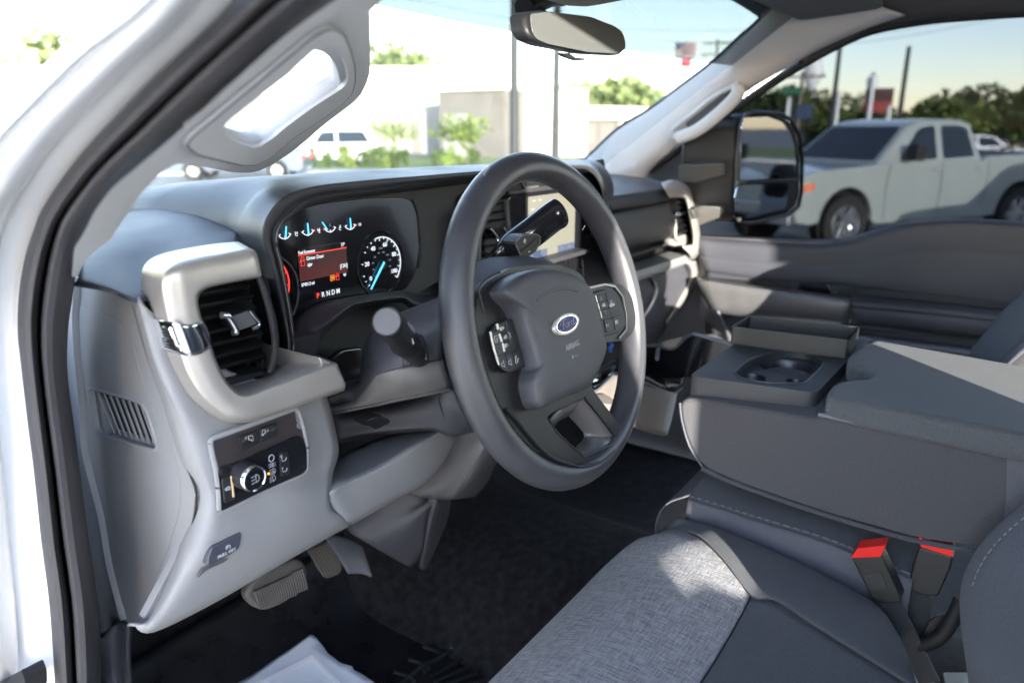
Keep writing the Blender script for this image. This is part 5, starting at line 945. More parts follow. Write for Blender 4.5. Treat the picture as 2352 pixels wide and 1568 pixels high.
# folded seat back and armrest lid
bs_ = rnd([cM(x, y, X=-.150) for x, y in ((1560,918),(1600,915),(1868,962),(1892,955),(2310,1042),(2500,1080),(2480,1320),(2300,1268),(2100,1236),(1900,1180),(1700,1112),(1612,1072),(1580,1022),(1563,962))], .02)
fb = prism('console_side', bs_, (.31, 0, 0), M['cfab'], cn, bev=.016, seg=5)
tube('piping_seam', m_([(1612,1075),(1700,1114),(1900,1183),(2100,1240),(2300,1274)], X=-.151), .0035, M['dfab'], fb, n=3, sides=8)
tube('piping_seam', m_([(1562,925),(1567,965),(1584,1024),(1614,1072)], X=-.146), .002, M['sidef'], fb, n=3, sides=8)
prism('vinyl_strip', m_([(2312,1045),(2560,1095),(2560,1330),(2306,1235)], X=-.1515), (-.003, 0, 0), M['sidef'], fb, bev=.001)
LZ = 1.468
ld = rnd(m_([(1898,908),(1905,885),(1925,872),(1968,868),(1992,866),(2004,854),(1985,842),(1952,836),(1946,818),(1975,790),(2010,778),(2352,838),(2650,890),(2700,1060),(2352,998)], Z=LZ), .012)
lid = prism('armrest_lid', ld, (0, 0, -.036), fabric('lid_cloth', (.058, .060, .064), (.092, .095, .10), 1200, 1200, .3, .9), cn, bev=.013, seg=5)
tube('lid_gap', m_([(1880,952),(2000,975),(2200,1018),(2400,1062)], X=-.158), .003, M['vinyl'], cn, n=2, sides=8)
sts = []
pth = cr(m_([(1903,940),(1906,920),(1910,900),(1918,884)], Z=LZ-.004), 5)
for i in range(0, len(pth)-1, 2): sts.append(tube('s', [pth[i]+V((-.0035,0,.0)), pth[i].lerp(pth[i+1], .8)+V((-.0035,0,.0))], .0008, M['piping'], sides=5))
join('lid_stitching', sts, lid)
# ================================================================== middle seat cushion
mc_ = empty('middle_seat_cushion', (0, -.2, 1.1)); mc_.parent = T
def kx(l, x): return [cK(p[0], p[1], X=x) for p in l]
st1 = [(235,450),(420,505),(600,565),(780,620),(940,668),(1100,722),(1230,775),(1400,850),(1600,940)]
a_ = kx(st1, -.150); 
up_ = [V((-.10, p.y, p.z+.012)) for p in a_]; up2 = [V((.02, p.y, p.z+.016)) for p in a_]; up3 = [V((.17, p.y, p.z+.0)) for p in a_]
loft('seat_top', [a_, up_, up2, up3], M['dfab'], mc_, su=4, sv=5, solid=.002)
fr_ = [[V((x, a_[0].y+.015+dy, a_[0].z+dz)) for x in (-.15,-.10,.0,.17)] for dy, dz in ((-.015,.006),(.02,-.02),(.035,-.06),(.03,-.14))]
loft('seat_front', fr_, M['sidef'], mc_, su=4, sv=4, solid=.002)
loft('side_strip', [[p+V((-.002, 0, .001)) for p in a_], [V((-.158, p.y, p.z-.02)) for p in a_], [V((-.160, p.y, p.z-.08)) for p in a_], [V((-.155, p.y, p.z-.16)) for p in a_]], M['sidef'], mc_, su=4, sv=3, solid=.002)
def stitch(name, path, par, d=.006, r=.0007, off=V((0, 0, .001)), mm='piping'):
    L = 0; o = []; seg = []; p = cr(path, 8)
    acc = 0; cur = [p[0]+off]; on = True
    for a, b in zip(p, p[1:]):
        acc += (b-a).length
        if on: cur.append(b+off)
        if acc > (d*.65 if on else d*.35):
            if on and len(cur) > 1: o.append(tube('s', [cur[0], cur[-1]], r, M[mm], sides=5))
            on = not on; acc = 0; cur = [b+off]
    return join(name, o, par)
stitch('stitching', [p+V((.006, 0, .0015)) for p in a_], mc_, d=.008, r=.0008)
tube('cushion_seam', [cK(960, 520, X=-.10)+V((.02,0,0)), cK(905, 655, X=-.140)], .0012, M['mblack'], mc_)
# ================================================================== driver's seat
ds = empty('driver_seat', (-.42, -.3, 1.0)); ds.parent = T
def zc(x, y):
    z = 1.236-.04*max(0, -y-.25)
    t = max(0, (y+.19)/.14); z -= .048*t*t
    z += .026*math.exp(-((x+.225)/.06)**2)*min(1, max(0, (-y-.02)/.2)) - .012*math.exp(-((x+.42)/.12)**2)*min(1, max(0, (-y-.1)/.2))
    if x > -.205: z -= .05*((x+.205)/.045)**2
    return z
Ax, Ay = -.178, -.080; Bx, By = -.300, -.262
def yfront(x): return -.052-.03*max(0, (x+.30)/.12)**2
nx = 16
def row_ins(s):
    xr = Ax+(Bx-Ax)*s
    out_ = []
    for i in range(nx+1):
        x = -.74+(xr+.74)*i/nx; yf = yfront(x); y = yf+(By-yf)*s if s > 0 else yf
        if i == nx: y = Ay+(By-Ay)*s
        out_.append(V((x, y, zc(x, y))))
    return out_
rows = [row_ins(s) for s in (0, .08, .2, .35, .5, .65, .8, .92, 1.0)]
rows[-1] = [v-V((0, 0, .004)) for v in rows[-1]]
r0 = rows[0]
und = [[V((v.x, v.y+.016, v.z-.022)) for v in r0], [V((v.x, v.y+.018, v.z-.05)) for v in r0], [V((v.x, v.y+.006, v.z-.10)) for v in r0], [V((v.x, v.y-.02, v.z-.17)) for v in r0]]
loft('cushion_insert', und[::-1]+rows, M['lfab'], ds, su=2, sv=3, solid=.002)
# bolster next to the console: from the seams over the crown and down the side
def onz(x, y):
    z = 1.235
    for _ in range(8):
        p = cK(x, y, Z=z); z = zc(p.x, p.y)
    return p
seamp = [V((Ax, Ay, zc(Ax, Ay)))]+[onz(x, y) for x, y in ((250,655),(430,800))]+[V((Bx, By, zc(Bx, By)))]+[onz(x, y) for x, y in ((760,1060),(1000,1215),(1320,1412),(1620,1600))]
crn = [cK(x, y, X=xx) for x, y, xx in ((170,562,-.170),(330,605,-.172),(520,668,-.176),(760,772,-.180),(1000,885,-.184),(1220,1000,-.187),(1400,1115,-.188),(1530,1310,-.192))]
ed = [V((p.x+.012, p.y-.004, p.z-.07)) for p in crn]
mid_ = [(a+b)/2+V((0, 0, .004)) for a, b in zip(seamp, crn)]
loft('cushion_bolster', [seamp, [p.lerp(q, .12)+V((0,0,.002)) for p, q in zip(seamp, mid_)], mid_, crn, [p.lerp(q, .35)+V((.008, 0, 0)) for p, q in zip(crn, ed)], ed], fabric('bolster_cloth', (.052, .054, .062), (.085, .088, .10), 1400, 1400, .35, .8), ds, su=4, sv=4, solid=.002)
tube('cushion_seam', [p+V((0, 0, -.0005)) for p in seamp], .0016, M['mblack'], ds, n=5, sides=6)
tube('cushion_seam', [V((-.74+(Bx+.74)*i/nx, By, zc(-.74+(Bx+.74)*i/nx, By)-.002)) for i in range(nx+1)], .0014, M['mblack'], ds, sides=6)
fs_ = [V((-.164, -.06, 1.13)), V((-.160, -.075, 1.18)), V((-.166, -.08, 1.20)), V((Ax, Ay, zc(Ax, Ay)))]
loft('bolster_front', [[V((Ax, Ay, zc(Ax, Ay))), V((Ax+.001, Ay+.018, 1.18)), V((Ax, Ay+.022, 1.10))], [V((-.168, -.082, 1.208)), V((-.163, -.07, 1.17)), V((-.166, -.066, 1.10))], [V((-.160, -.088, 1.16)), V((-.158, -.085, 1.14)), V((-.160, -.085, 1.09))]], M['sidef'], ds, su=4, sv=4, solid=.002)
prism('seat_base', [V((-.73, -.08, 1.08)), V((-.17, -.12, 1.08)), V((-.17, -.6, 1.08)), V((-.73, -.6, 1.08))], (0, 0, -.14), M['slate'], ds, bev=.01)
prism('seat_track', [V((-.68, -.02, .93)), V((-.20, -.02, .93)), V((-.20, -.6, .93)), V((-.68, -.6, .93))], (0, 0, -.04), M['mblack'], ds, bev=.005)
# rear panel of the cushion
rows = []
for sp in seamp[3:]: rows.append([V((-.74+(sp.x+.74)*i/nx, sp.y, (zc(-.74+(sp.x+.74)*i/nx, sp.y) if i < nx else sp.z)-.002)) for i in range(nx+1)])
loft('cushion_rear', rows, M['dfab'], ds, su=2, sv=6, solid=.002)
# seat back bolster at the edge of the picture
bk0 = [(2420,390),(2270,495),(2120,620),(2010,745),(1950,850),(1912,950),(1900,1060),(1905,1200),(1925,1360),(1965,1640)]
b0 = kx(bk0, -.205); b1 = kx([(x+22, y+10) for x, y in bk0], -.222); b2 = kx([(x+110, y+45) for x, y in bk0], -.240); b3 = kx([(x+330, y+110) for x, y in bk0], -.262); b4 = kx([(x+600, y+200) for x, y in bk0], -.30)
bb0 = [p+V((.012, -.03, 0)) for p in b0]; bb1 = [p+V((.014, -.12, 0)) for p in b0]
bbk = loft('backrest_bolster', [bb1, bb0, b0, b1, b2, b3, b4], M['dfab'] if False else fabric('back_cloth', (.040, .045, .058), (.075, .082, .10), 1400, 1400, .35, .8), ds, su=4, sv=3, solid=.002)
stitch('stitching', kx([(x+46, y+26) for x, y in bk0[1:6]], -.2375), bbk, d=.006, r=.0006, off=V((-.0035, 0, 0)))
loft('backrest', [[V((x, y, z)) for x in (-.60,-.5,-.35,-.27)] for y, z in ((-.66,1.15),(-.70,1.4),(-.78,1.75),(-.80,1.92))], M['dfab'], ds, su=3, sv=3, solid=.08)
# ================================================================== belt buckles
def buckle(px, x, strap, red, label):
    b = empty('belt_buckle', cK(*px[0], X=x)); b.parent = T; b['label'] = label
    body = prism('buckle_body', rnd(pts(cK, px, X=x), .003), (.026, 0, 0), M['mblack'] if False else mat('buckle_black', (.008, .008, .009), .4, bs=1500, bd=.3), b, bev=.003)
    r_ = prism('release_button', rnd(pts(cK, red, X=x-.001), .001), (.024, 0, 0), M['red'], b, bev=.0015)
    s = [cK(*q, X=x+.013) for q in strap]
    sweep('strap', s, [(-.0015, -.013), (.0015, -.013), (.0015, .013), (-.0015, .013)], M['strap'], b, up=V((0, -1, .3)), n=4)
    return b, body
b1_, bd1 = buckle([(1222,800),(1330,780),(1412,795),(1530,1060),(1520,1085),(1395,1080),(1350,1060)], -.185, [(1450,1060),(1510,1180),(1570,1290),(1630,1420),(1700,1560)], [(1222,806),(1262,748),(1436,730),(1400,800)], 'seat belt buckle nearer the driver seat, leaning on it')
prism('buckle_panel', rnd(pts(cK, [(1300,905),(1405,890),(1445,990),(1340,1000)], X=-.1862), .002), (.001, 0, 0), M['dash2'], bd1, bev=.0006)
b2_, bd2 = buckle([(1635,742),(1845,800),(1830,870),(1750,1042),(1660,1035),(1565,1000),(1600,850)], -.150, [(1650,1020),(1640,1120),(1620,1240),(1600,1330)], [(1632,688),(1650,684),(1700,735),(1800,745),(1842,760),(1840,800),(1650,742)], 'seat belt buckle further back, partly under the folded console')
tube('cable', [cK(1900, 1050, X=-.17), cK(1850, 1160, X=-.17), cK(1760, 1290, X=-.17), cK(1640, 1340, X=-.165)], .009, M['mblack'], T, n=4)
prism('bracket', rnd(pts(cK, [(1700,1190),(1770,1150),(1810,1155),(1790,1230),(1700,1320),(1640,1310)], X=-.155), .004), (.006, 0, 0), M['dash2'], T, bev=.002)
prism('seat_gap_trim', rnd([V((-.175, -.33, 1.10)), V((-.12, -.33, 1.10)), V((-.12, -.62, 1.06)), V((-.175, -.62, 1.06))], .004), (0, 0, -.2), M['dash'], T, bev=.004)
prism('track_cover', rnd(pts(cK, [(1780,1500),(1960,1500),(1960,1640),(1800,1600)], Z=1.10), .004), (0, 0, -.01), M['slate'], T, bev=.003)
# ================================================================== passenger seat
ps = empty('passenger_seat', (.42, -.3, 1.0)); ps.parent = T
loft('seat_cushion', [[cL(1180,985,Z=1.30), cL(1300,1000,Z=1.325), cL(1700,1050,Z=1.325), cL(2100,1100,Z=1.325), cL(2450,1150,Z=1.325)], [cL(1180,1010,Z=1.31), cL(1310,1020,Z=1.345), cL(1700,1068,Z=1.345), cL(2100,1118,Z=1.345), cL(2450,1168,Z=1.345)], [cL(1200,1080,Z=1.30), cL(1310,1085,Z=1.32), cL(1700,1130,Z=1.32), cL(2100,1190,Z=1.32), cL(2450,1240,Z=1.32)], [cL(1200,1200,Z=1.26), cL(1310,1200,Z=1.28), cL(1700,1260,Z=1.28), cL(2100,1320,Z=1.28), cL(2450,1360,Z=1.28)]], M['vinyl'], ps, su=4, sv=4, solid=.003)
pb0 = [(2560,560),(2346,765),(2230,870),(2130,990),(2060,1075),(2030,1120),(2040,1260)]
pb1 = [(2560,700),(2400,830),(2300,940),(2200,1060),(2150,1130),(2130,1180),(2140,1300)]
pb2 = [(2600,840),(2450,930),(2346,1025),(2260,1110),(2200,1170),(2170,1210),(2180,1320)]
pb3 = [(2620,900),(2480,990),(2380,1080),(2290,1160),(2240,1205),(2220,1240),(2230,1340)]
loft('seat_back', [pts(cL, [(x-10, y-20) for x, y in pb0], X=.50), pts(cL, pb0, X=.40), pts(cL, pb1, X=.30), pts(cL, pb2, X=.25)], fabric('pass_cloth', (.045, .053, .065), (.08, .09, .108), 900, 900, .3, .8), ps, su=4, sv=4, solid=.003)
loft('seat_back_side', [pts(cL, pb2, X=.249), pts(cL, pb3, X=.235)], M['sidef'], ps, su=4, sv=3, solid=.003)
loft('seat_back_face', [pts(cL, pb3, X=.236), pts(cL, [(x+400, y+120) for x, y in pb3], X=.26)], M['cfab'], ps, su=4, sv=3, solid=.003)
# ================================================================== things lying in the footwell
mt = empty('floor_mat', (-.45, .1, .87), 'black ribbed rubber floor mat in the driver footwell under the paper', 'floor mat')
def fz(x, y): return .873+(max(0, y-.45)/.15)**2*.10+(.022 if x > -.22 or x < -.73 else 0)
mg = [[V((x, y, fz(x, y)+.0)) for x in (-.745,-.72,-.6,-.45,-.30,-.235,-.215)] for y in (-.55,-.3,-.1,.1,.3,.45,.52,.57,.60)]
loft('mat_sheet', mg, M['mat'], mt, su=3, sv=3, solid=.006)
def rib(l, r=.004): return tube('mat_rib', [cT(x, y, Z=.880) for x, y in l], r, M['mat'], mt, sides=8)
rib([(1330,1568),(1480,1440),(1740,1310),(1760,1310)]); rib([(1700,1300),(1760,1300),(2060,1410)], .006)
for i in range(4):
    x = 1500-i*110; y = 1290+i*95; rib([(x, y), (x+60, y+20), (x+130, y+50), (x+150-i*2, y+70), (x+110, y+95)], .004)
for i in range(4): rib([(1560+i*20, 1510-i*0+i*45), (1790+i*60, 1390+i*50)], .003)
ppts = [(100,1568),(300,1440),(640,1222),(660,1218),(690,1240),(780,1350),(860,1410),(960,1448),(972,1476),(1050,1510),(1130,1568),(1200,1700),(0,1700)]
pm = mat('paper', (.80, .80, .84), .7, noise=.03, ns=8)
pl3 = [cT(x, y, Z=.893) for x, y in ppts]
pa = empty('paper_mat', (sum(p.x for p in pl3)/len(pl3), sum(p.y for p in pl3)/len(pl3), .885), 'crumpled white paper floor mat lying on the black carpet', 'paper')
# a wavy sheet: triangulated outline with inner points
def sheet(name, loop, m, par, step=.02, amp=.006, th=.0006):
    bm = bmesh.new(); vs = [bm.verts.new(p) for p in loop]; bm.faces.new(vs)
    for k in range(40):
        lo = min(p.x for p in loop)+k*step
        bmesh.ops.bisect_plane(bm, geom=bm.verts[:]+bm.edges[:]+bm.faces[:], plane_co=(lo, 0, 0), plane_no=(1, 0, 0))
        lo = min(p.y for p in loop)+k*step
        bmesh.ops.bisect_plane(bm, geom=bm.verts[:]+bm.edges[:]+bm.faces[:], plane_co=(0, lo, 0), plane_no=(0, 1, 0))
    for v in bm.verts: v.co.z += amp*(math.sin(v.co.x*37+v.co.y*21)+.6*math.sin(v.co.x*71-v.co.y*55)+.4*math.sin(v.co.y*130+v.co.x*20))*.5+amp*.6
    me = bpy.data.meshes.new(name); bm.to_mesh(me); bm.free()
    return link(name, me, m, par, solid=th)
sheet('paper_sheet', pl3, pm, pa, amp=.0035)
pln = mat('print_grey', (.55, .55, .60), .7)
for i in range(3):
    o = i*16; tube('printed_line', [cT(250+o*1.5, 1568, Z=.9015), cT(640, 1362+o, Z=.9015), cT(668, 1362+o, Z=.9015), cT(900-o, 1590, Z=.9015)], .0007, pln, pa, sides=4)
# ================================================================== outside the truck
def at(px, py, d):
    r = ray(px, py); h = math.hypot(r.x, r.y); return CAM+r*(d/h)
def gp(px, d):
    p = at(px, 293, d); return V((p.x, p.y, 0))
def zat(px, py, d): return at(px, py, d).z
asph = mat('asphalt', (.17, .17, .165), .85, noise=.25, ns=1.2)
conc = mat('concrete', (.42, .41, .38), .85, noise=.1, ns=.8)
gr_m = mat('lawn', (.13, .17, .035), .95, noise=.35, ns=3)
box('ground', (-900, -900, -.3), (900, 900, -.012), asph, bev=0)['kind'] = 'structure'
def strip(name, a, b, w0, w1, m, z):
    """band on the ground between two far points, w0 nearer and w1 further than the line"""
    d = (b-a).normalized(); n = V((-d.y, d.x, 0)); n = n if n.dot(a-V((CAM.x, CAM.y, 0))) > 0 else -n
    o = prism(name, [a-n*w0+V((0,0,z)), b-n*w0+V((0,0,z)), b+n*w1+V((0,0,z)), a+n*w1+V((0,0,z))], (0, 0, -.2), m, bev=0); o['kind'] = 'structure'; return o
FA = gp(-500, 75); FB = gp(1360, 52)
fd = (FB-FA).normalized(); fn = V((-fd.y, fd.x, 0)); fn = fn if fn.dot(FA) > 0 else -fn
strip('lawn_verge', FA-fn*16, FB-fn*16+fd*50, 4, 12, gr_m, .02)
strip('road', FA-fn*28, FB-fn*28+fd*60, 6, 5, mat('road_asphalt', (.22, .22, .21), .8, noise=.1, ns=.5), .004)
strip('pavement', FA-fn*21.5, FB-fn*21.5+fd*60, 1.2, 1.0, conc, .10)
strip('verge', gp(1500, 30), gp(1760, 40), 2, 5, mat('bright_lawn', (.30, .38, .04), .95, noise=.25, ns=3), .02)
# ---- buildings
def bld(name, p0, p1, z, dep, mw, label, parts):
    """wall block between two ground points; parts: (name, u0, u1, z0, z1, material, out)"""
    b = empty(name, (p0+p1)/2, label, 'building'); d = (p1-p0).normalized(); n = V((-d.y, d.x, 0)); n = n if n.dot(p0-V((CAM.x, CAM.y, 0))) > 0 else -n; L = (p1-p0).length
    prism('wall', [p0, p1, p1+n*dep, p0+n*dep], (0, 0, z), mw, b, bev=0)
    for nm, u0, u1, z0, z1, m, o in parts:
        a = p0+d*u0*L-n*o; c = p0+d*u1*L-n*o
        prism(nm, [a+V((0,0,z0)), c+V((0,0,z0)), c+n*(o+.1 if nm != 'roof' else dep+o)+V((0,0,z0)), a+n*(o+.1 if nm != 'roof' else dep+o)+V((0,0,z0))], (0, 0, z1-z0), m, b, bev=0)
    return b
wht = mat('white_render', (.78, .78, .76), .8, noise=.04, ns=.5); gry = mat('grey_block', (.27, .27, .255), .85, noise=.08, ns=1.5)
brn = mat('brown_metal', (.13, .12, .11), .7, noise=.1, ns=1); crm = mat('cream_render', (.62, .58, .48), .8, noise=.05, ns=.6)
dkw = mat('dark_pane', (.16, .15, .14), .3); trim_ = mat('roof_trim', (.5, .5, .49), .7)
zA = zat(1040, 164, 54)
bld('long_warehouse', FA, gp(1052, 55), zA, 25, wht, 'long low white warehouse with a grey lower wall across the road', [('lower_wall', 0, 1, 0, zat(1000, 212, 54), gry, .25), ('roof', 0, 1, zA, zA+.35, trim_, .4)]+[('window', u, u+.02, 1.0, 2.4, dkw, .32) for u in (.28, .34, .58, .66, .86)]+[('door', .93, .945, 0, 2.3, brn, .32)])
bld('brown_workshop', gp(1010, 49), gp(1158, 46), zat(1080, 207, 47), 8, brn, 'dark brown workshop front standing before the white warehouse', [('roof', -.01, 1.01, zat(1080, 207, 47), zat(1080, 203, 47), wht, .3), ('garage_door', .08, .45, 0, 2.6, gry, .06)])
bld('white_shop', gp(1158, 48), gp(1347, 48), zat(1250, 207, 48), 12, wht, 'plain white shop building right of the brown workshop', [('roof', -.01, 1.01, zat(1250, 207, 48), zat(1250, 204, 48), trim_, .3), ('door', .5, .58, 0, 2.2, crm, .06), ('garage_door', .68, .9, 0, 2.6, crm, .06)])
bld('low_office', gp(1338, 58), gp(1475, 62), zat(1400, 247, 60), 10, brn, 'low brown office with a cream fascia and dark windows beside the white shop', [('roof', -.02, 1.02, zat(1400, 275, 60), zat(1400, 246, 60), crm, .8), ('window', .06, .2, .6, 2.2, dkw, .06), ('window', .28, .5, .6, 2.2, dkw, .06), ('door', .6, .68, 0, 2.2, crm, .06), ('window', .74, .94, .6, 2.2, dkw, .06)])
tan = mat('tan_roof', (.20, .145, .10), .85, noise=.1, ns=1)
q0 = gp(2240, 60); q1 = gp(2600, 58); hb_ = empty('brown_roof_house', (q0+q1)/2, 'house with a broad tan roof behind the trees at the far right', 'house')
prism('wall', [q0, q1, q1+V((8,-2,0)), q0+V((8,-2,0))], (0, 0, zat(2300, 300, 60)), crm, hb_, bev=0)
e = zat(2250, 302, 60); t = zat(2300, 244, 60); q2 = gp(2275, 64); 
ctr = (q0+q1)/2+V((4,-1,0))
me = mesh('roof', [q0+V((-1,1,e)), q1+V((-1,0,e)), q1+V((9,-3,e)), q0+V((9,-2,e)), gp(2275, 64)+V((0,0,t)), gp(2560, 62)+V((0,0,t))], [(0,1,5,4), (1,2,5), (2,3,4,5), (3,0,4), (0,3,2,1)])
link('roof', me, tan, hb_, smooth=False)
bld('tan_wall_building', gp(1800, 75), gp(1880, 75), zat(1840, 270, 75), 6, mat('tan_wall', (.45, .40, .31), .85), 'flat tan building glimpsed left of the silver pickup roof', [('roof', -.01, 1.01, zat(1840, 270, 75), zat(1840, 267, 75), trim_, .2)])
# ---- trees and shrubs
leafs = {k: mat('leaves_'+k, c, .75, noise=.4, ns=1.3, spec=.25) for k, c in (('dark', (.030, .048, .016)), ('mid', (.055, .085, .022)), ('light', (.11, .15, .035)), ('pale', (.16, .20, .08)))}  # the pale leaves carry washed-out glare in their colour
bark = mat('bark', (.10, .08, .06), .9, noise=.2, ns=8)
def tree(px, d, ytop, rad, k, label, trunk=.28, group=None, n=900, sq=1.0, seed=None, name='tree'):
    random.seed(seed if seed is not None else int(px*7+d)); b = gp(px, d); h = zat(px, ytop, d)
    o = empty(name, b, label, 'tree' if name == 'tree' else 'shrub', group)
    ch = h*(1-trunk); rz = ch/2; cz = h-rz; rx = rad
    if trunk > .05:
        tr = [V((b.x, b.y, 0)), V((b.x+.1*rad, b.y, h*.3)), V((b.x, b.y+.1*rad, h*.6)), V((b.x, b.y, h*.9))]
        t_ = [sweep('trunk', tr, circ(max(.05, h*.022), 8), bark, n=2, scl=lambda t: 1-.75*t)]
        for i in range(4):
            a = random.random()*6.28; z0 = h*(.3+.12*i); t_.append(sweep('limb', [V((b.x, b.y, z0)), V((b.x+math.cos(a)*rx*.4, b.y+math.sin(a)*rx*.4, z0+h*.15)), V((b.x+math.cos(a)*rx*.7, b.y+math.sin(a)*rx*.7, z0+h*.24))], circ(max(.02, h*.009), 6), bark, scl=lambda t: 1-.6*t))
        join('trunk', t_, o)
    cl = []
    for i in range(14 if name == 'tree' else 6):
        while True:
            v = V((random.uniform(-1, 1), random.uniform(-1, 1), random.uniform(-1, 1)))
            if v.length < 1: break
        cl.append((V((b.x+v.x*rx*.68, b.y+v.y*rx*.68, cz+v.z*rz*.68)), random.uniform(.28, .5)))
    vs = []; fs = []; s = rad*(.06 if name == 'tree' else .17)
    for i in range(n):
        c, q = random.choice(cl); v = V((random.gauss(0, 1), random.gauss(0, 1), random.gauss(0, 1))).normalized()*random.uniform(.55, 1.05)
        p = c+V((v.x*q*rx, v.y*q*rx, v.z*q*rz*sq)); a = V((random.gauss(0, 1), random.gauss(0, 1), random.gauss(0, 1))).normalized(); u = a.orthogonal().normalized(); w2 = a.cross(u); z = s*random.uniform(.6, 1.5); j = len(vs)
        vs += [p-u*z, p+w2*z*.6, p+u*z, p-w2*z*.6]; fs.append((j, j+1, j+2, j+3))
    me = bpy.data.meshes.new('crown'); me.from_pydata([tuple(v) for v in vs], [], fs); link('crown', me, leafs[k], o, smooth=False)
    return o
for i, (px, d, yt, r, k, lb) in enumerate([(880, 85, 84, 6.5, 'pale', 'tallest tree behind the white warehouse roof, next to the driver pillar'), (965, 86, 112, 5.5, 'pale', 'second tree behind the warehouse roof'), (1030, 86, 140, 4.0, 'pale', 'low tree at the right end of the warehouse roof'), (150, 90, 60, 6.5, 'pale', 'pale tree far left above the warehouse, beyond the white body pillar'), (1225, 70, 180, 2.2, 'mid', 'small tree over the white shop between the two lamp poles'), (1320, 75, 182, 3.0, 'pale', 'tree right of the thin lamp pole over the white shop'), (1420, 80, 158, 6.5, 'pale', 'large bright tree above the low office'), (1500, 78, 185, 4.5, 'pale', 'tree above the low office, close to the passenger pillar'), (745, 88, 138, 3.6, 'pale', 'tree above the warehouse seen through the grab handle')]):
    tree(px, d, yt, r, k, lb, n=1800)
tree(905, 38, 258, 1.6, 'pale', 'young thin tree before the grey warehouse wall, left of the bushy one', trunk=.3, n=500)
tree(1065, 36, 250, 1.9, 'light', 'young bushy tree before the brown workshop', trunk=.3, n=700)
shl = ['round shrub at the left end of the row, below the grab handle', 'second round shrub from the left end of the row', 'third round shrub from the left end of the row', 'fourth round shrub from the left end of the row', 'darker round shrub, fifth from the left end of the row', 'sixth round shrub of the row, left of the young thin tree', 'round shrub right under the young thin tree', 'round shrub just right of the young thin tree', 'round shrub left of the bushy tree, after the gap in the row', 'round shrub under the left side of the bushy tree', 'last round shrub of the row, right of the bushy tree trunk']
for i, px in enumerate([655, 700, 752, 790, 835, 867, 893, 921, 1006, 1040, 1086]):
    tree(px, 33, 327+(i % 3)*2, .42+.1*(i % 2), 'mid' if i % 3 else 'light', shl[i], trunk=0, group='row of round shrubs along the warehouse', n=260, name='shrub')
for px, d, yt, r, k, lb in [(1840, 60, 165, 4.0, 'mid', 'tree behind the white water tank'), (1770, 58, 195, 3.6, 'dark', 'dark tree left of the wooden utility pole'), (1905, 62, 190, 3.0, 'mid', 'tree just right of the tall grey pole'), (1998, 80, 198, 2.6, 'mid', 'slender tree behind the thick white pole'), (1950, 85, 235, 3.0, 'dark', 'low tree between the two white poles'), (2090, 80, 240, 3.5, 'dark', 'low tree right of the red sign'), (2160, 50, 205, 3.3, 'light', 'bright green rounded tree behind the cab of the silver pickup'), (2225, 62, 188, 3.9, 'dark', 'dark tall tree behind the bed of the silver pickup'), (2290, 66, 203, 3.4, 'dark', 'dark tree above the tan roof'), (2355, 50, 172, 3.0, 'mid', 'tall tree cut by the right edge of the picture'), (2420, 60, 190, 4, 'dark', 'dark tree beyond the right edge'), (1690, 62, 210, 3.2, 'dark', 'dark tree by the passenger pillar and mirror')]:
    tree(px, d, yt+12, r*.88, k, lb, trunk=.12, n=2600)
# ---- poles, signs, flags
def pole(name, px, d, ytop, r, m, label, cat='pole', extra=None, ybot=None):
    b = gp(px, d); h = zat(px, ytop, d); o = empty(name, b, label, cat)
    sweep('shaft', [b, b+V((0, 0, h*.5)), b+V((0, 0, h))], circ(r, 12), m, o, scl=lambda t: 1-.25*t)
    lathe('base', b+V((0, 0, .25)), (0, 0, 1), [(0, .05), (r*1.6, .04), (r*1.8, -.25)], m, o, n=12)
    if extra: extra(o, b, h)
    return o
gm = mat('grey_steel', (.014, .017, .02), .6); wm = mat('white_steel', (.72, .73, .72), .5); wood = mat('pole_wood', (.16, .13, .10), .9, noise=.2, ns=6)
def head(o, b, h):
    box('lamp_head', b+V((-.45, -.15, h)), b+V((.45, .15, h+.12)), gm, o, bev=.03)
def arms(o, b, h):
    d = (b-V((CAM.x, CAM.y, 0))).normalized(); n = V((-d.y, d.x, 0))
    for z in (0, -.9):
        sweep('crossarm', [b+n*1.3+V((0, 0, h-.3+z)), b-n*1.3+V((0, 0, h-.3+z))], [(-.06, -.06), (.06, -.06), (.06, .06), (-.06, .06)], wood, o)
        for k in (-1.15, -.6, .6, 1.15): lathe('insulator', b+n*k+V((0, 0, h-.24+z)), (0, 0, 1), [(0, .16), (.05, .14), (.06, 0)], gry, o, n=8)
pole('lamp_post', 1181, 13, -60, .085, gm, 'thick dark lamp post left of the inside mirror', 'lamp post', head)
pole('lamp_post', 1276, 16, 0, .095, gm, 'thinner dark lamp post directly behind the inside mirror', 'lamp post', head)
pole('utility_pole', 1634, 70, 92, .16, wood, 'utility pole with crossarms seen through the tint band', 'utility pole', arms)
pole('tall_pole', 1908, 48, 105, .16, gm, 'tall grey pole left of the two white ones above the pickup', 'pole')
pole('tall_pole', 2062, 48, 108, .15, gm, 'tallest grey pole, beside the red sign', 'pole')
pole('utility_pole', 1831, 50, 165, .15, wood, 'short wooden pole left of the tall grey pole', 'utility pole', arms)
for px, yt, lb in ((1806, 225, 'short white post left of the wooden pole'), (1918, 215, 'white post right beside the tall grey pole'), (1992, 180, 'tallest white post, with a white lamp globe'), (2037, 243, 'shortest white post, in front of the red sign')):
    pole('white_post', px, 40, yt, .11, wm, lb, 'post')
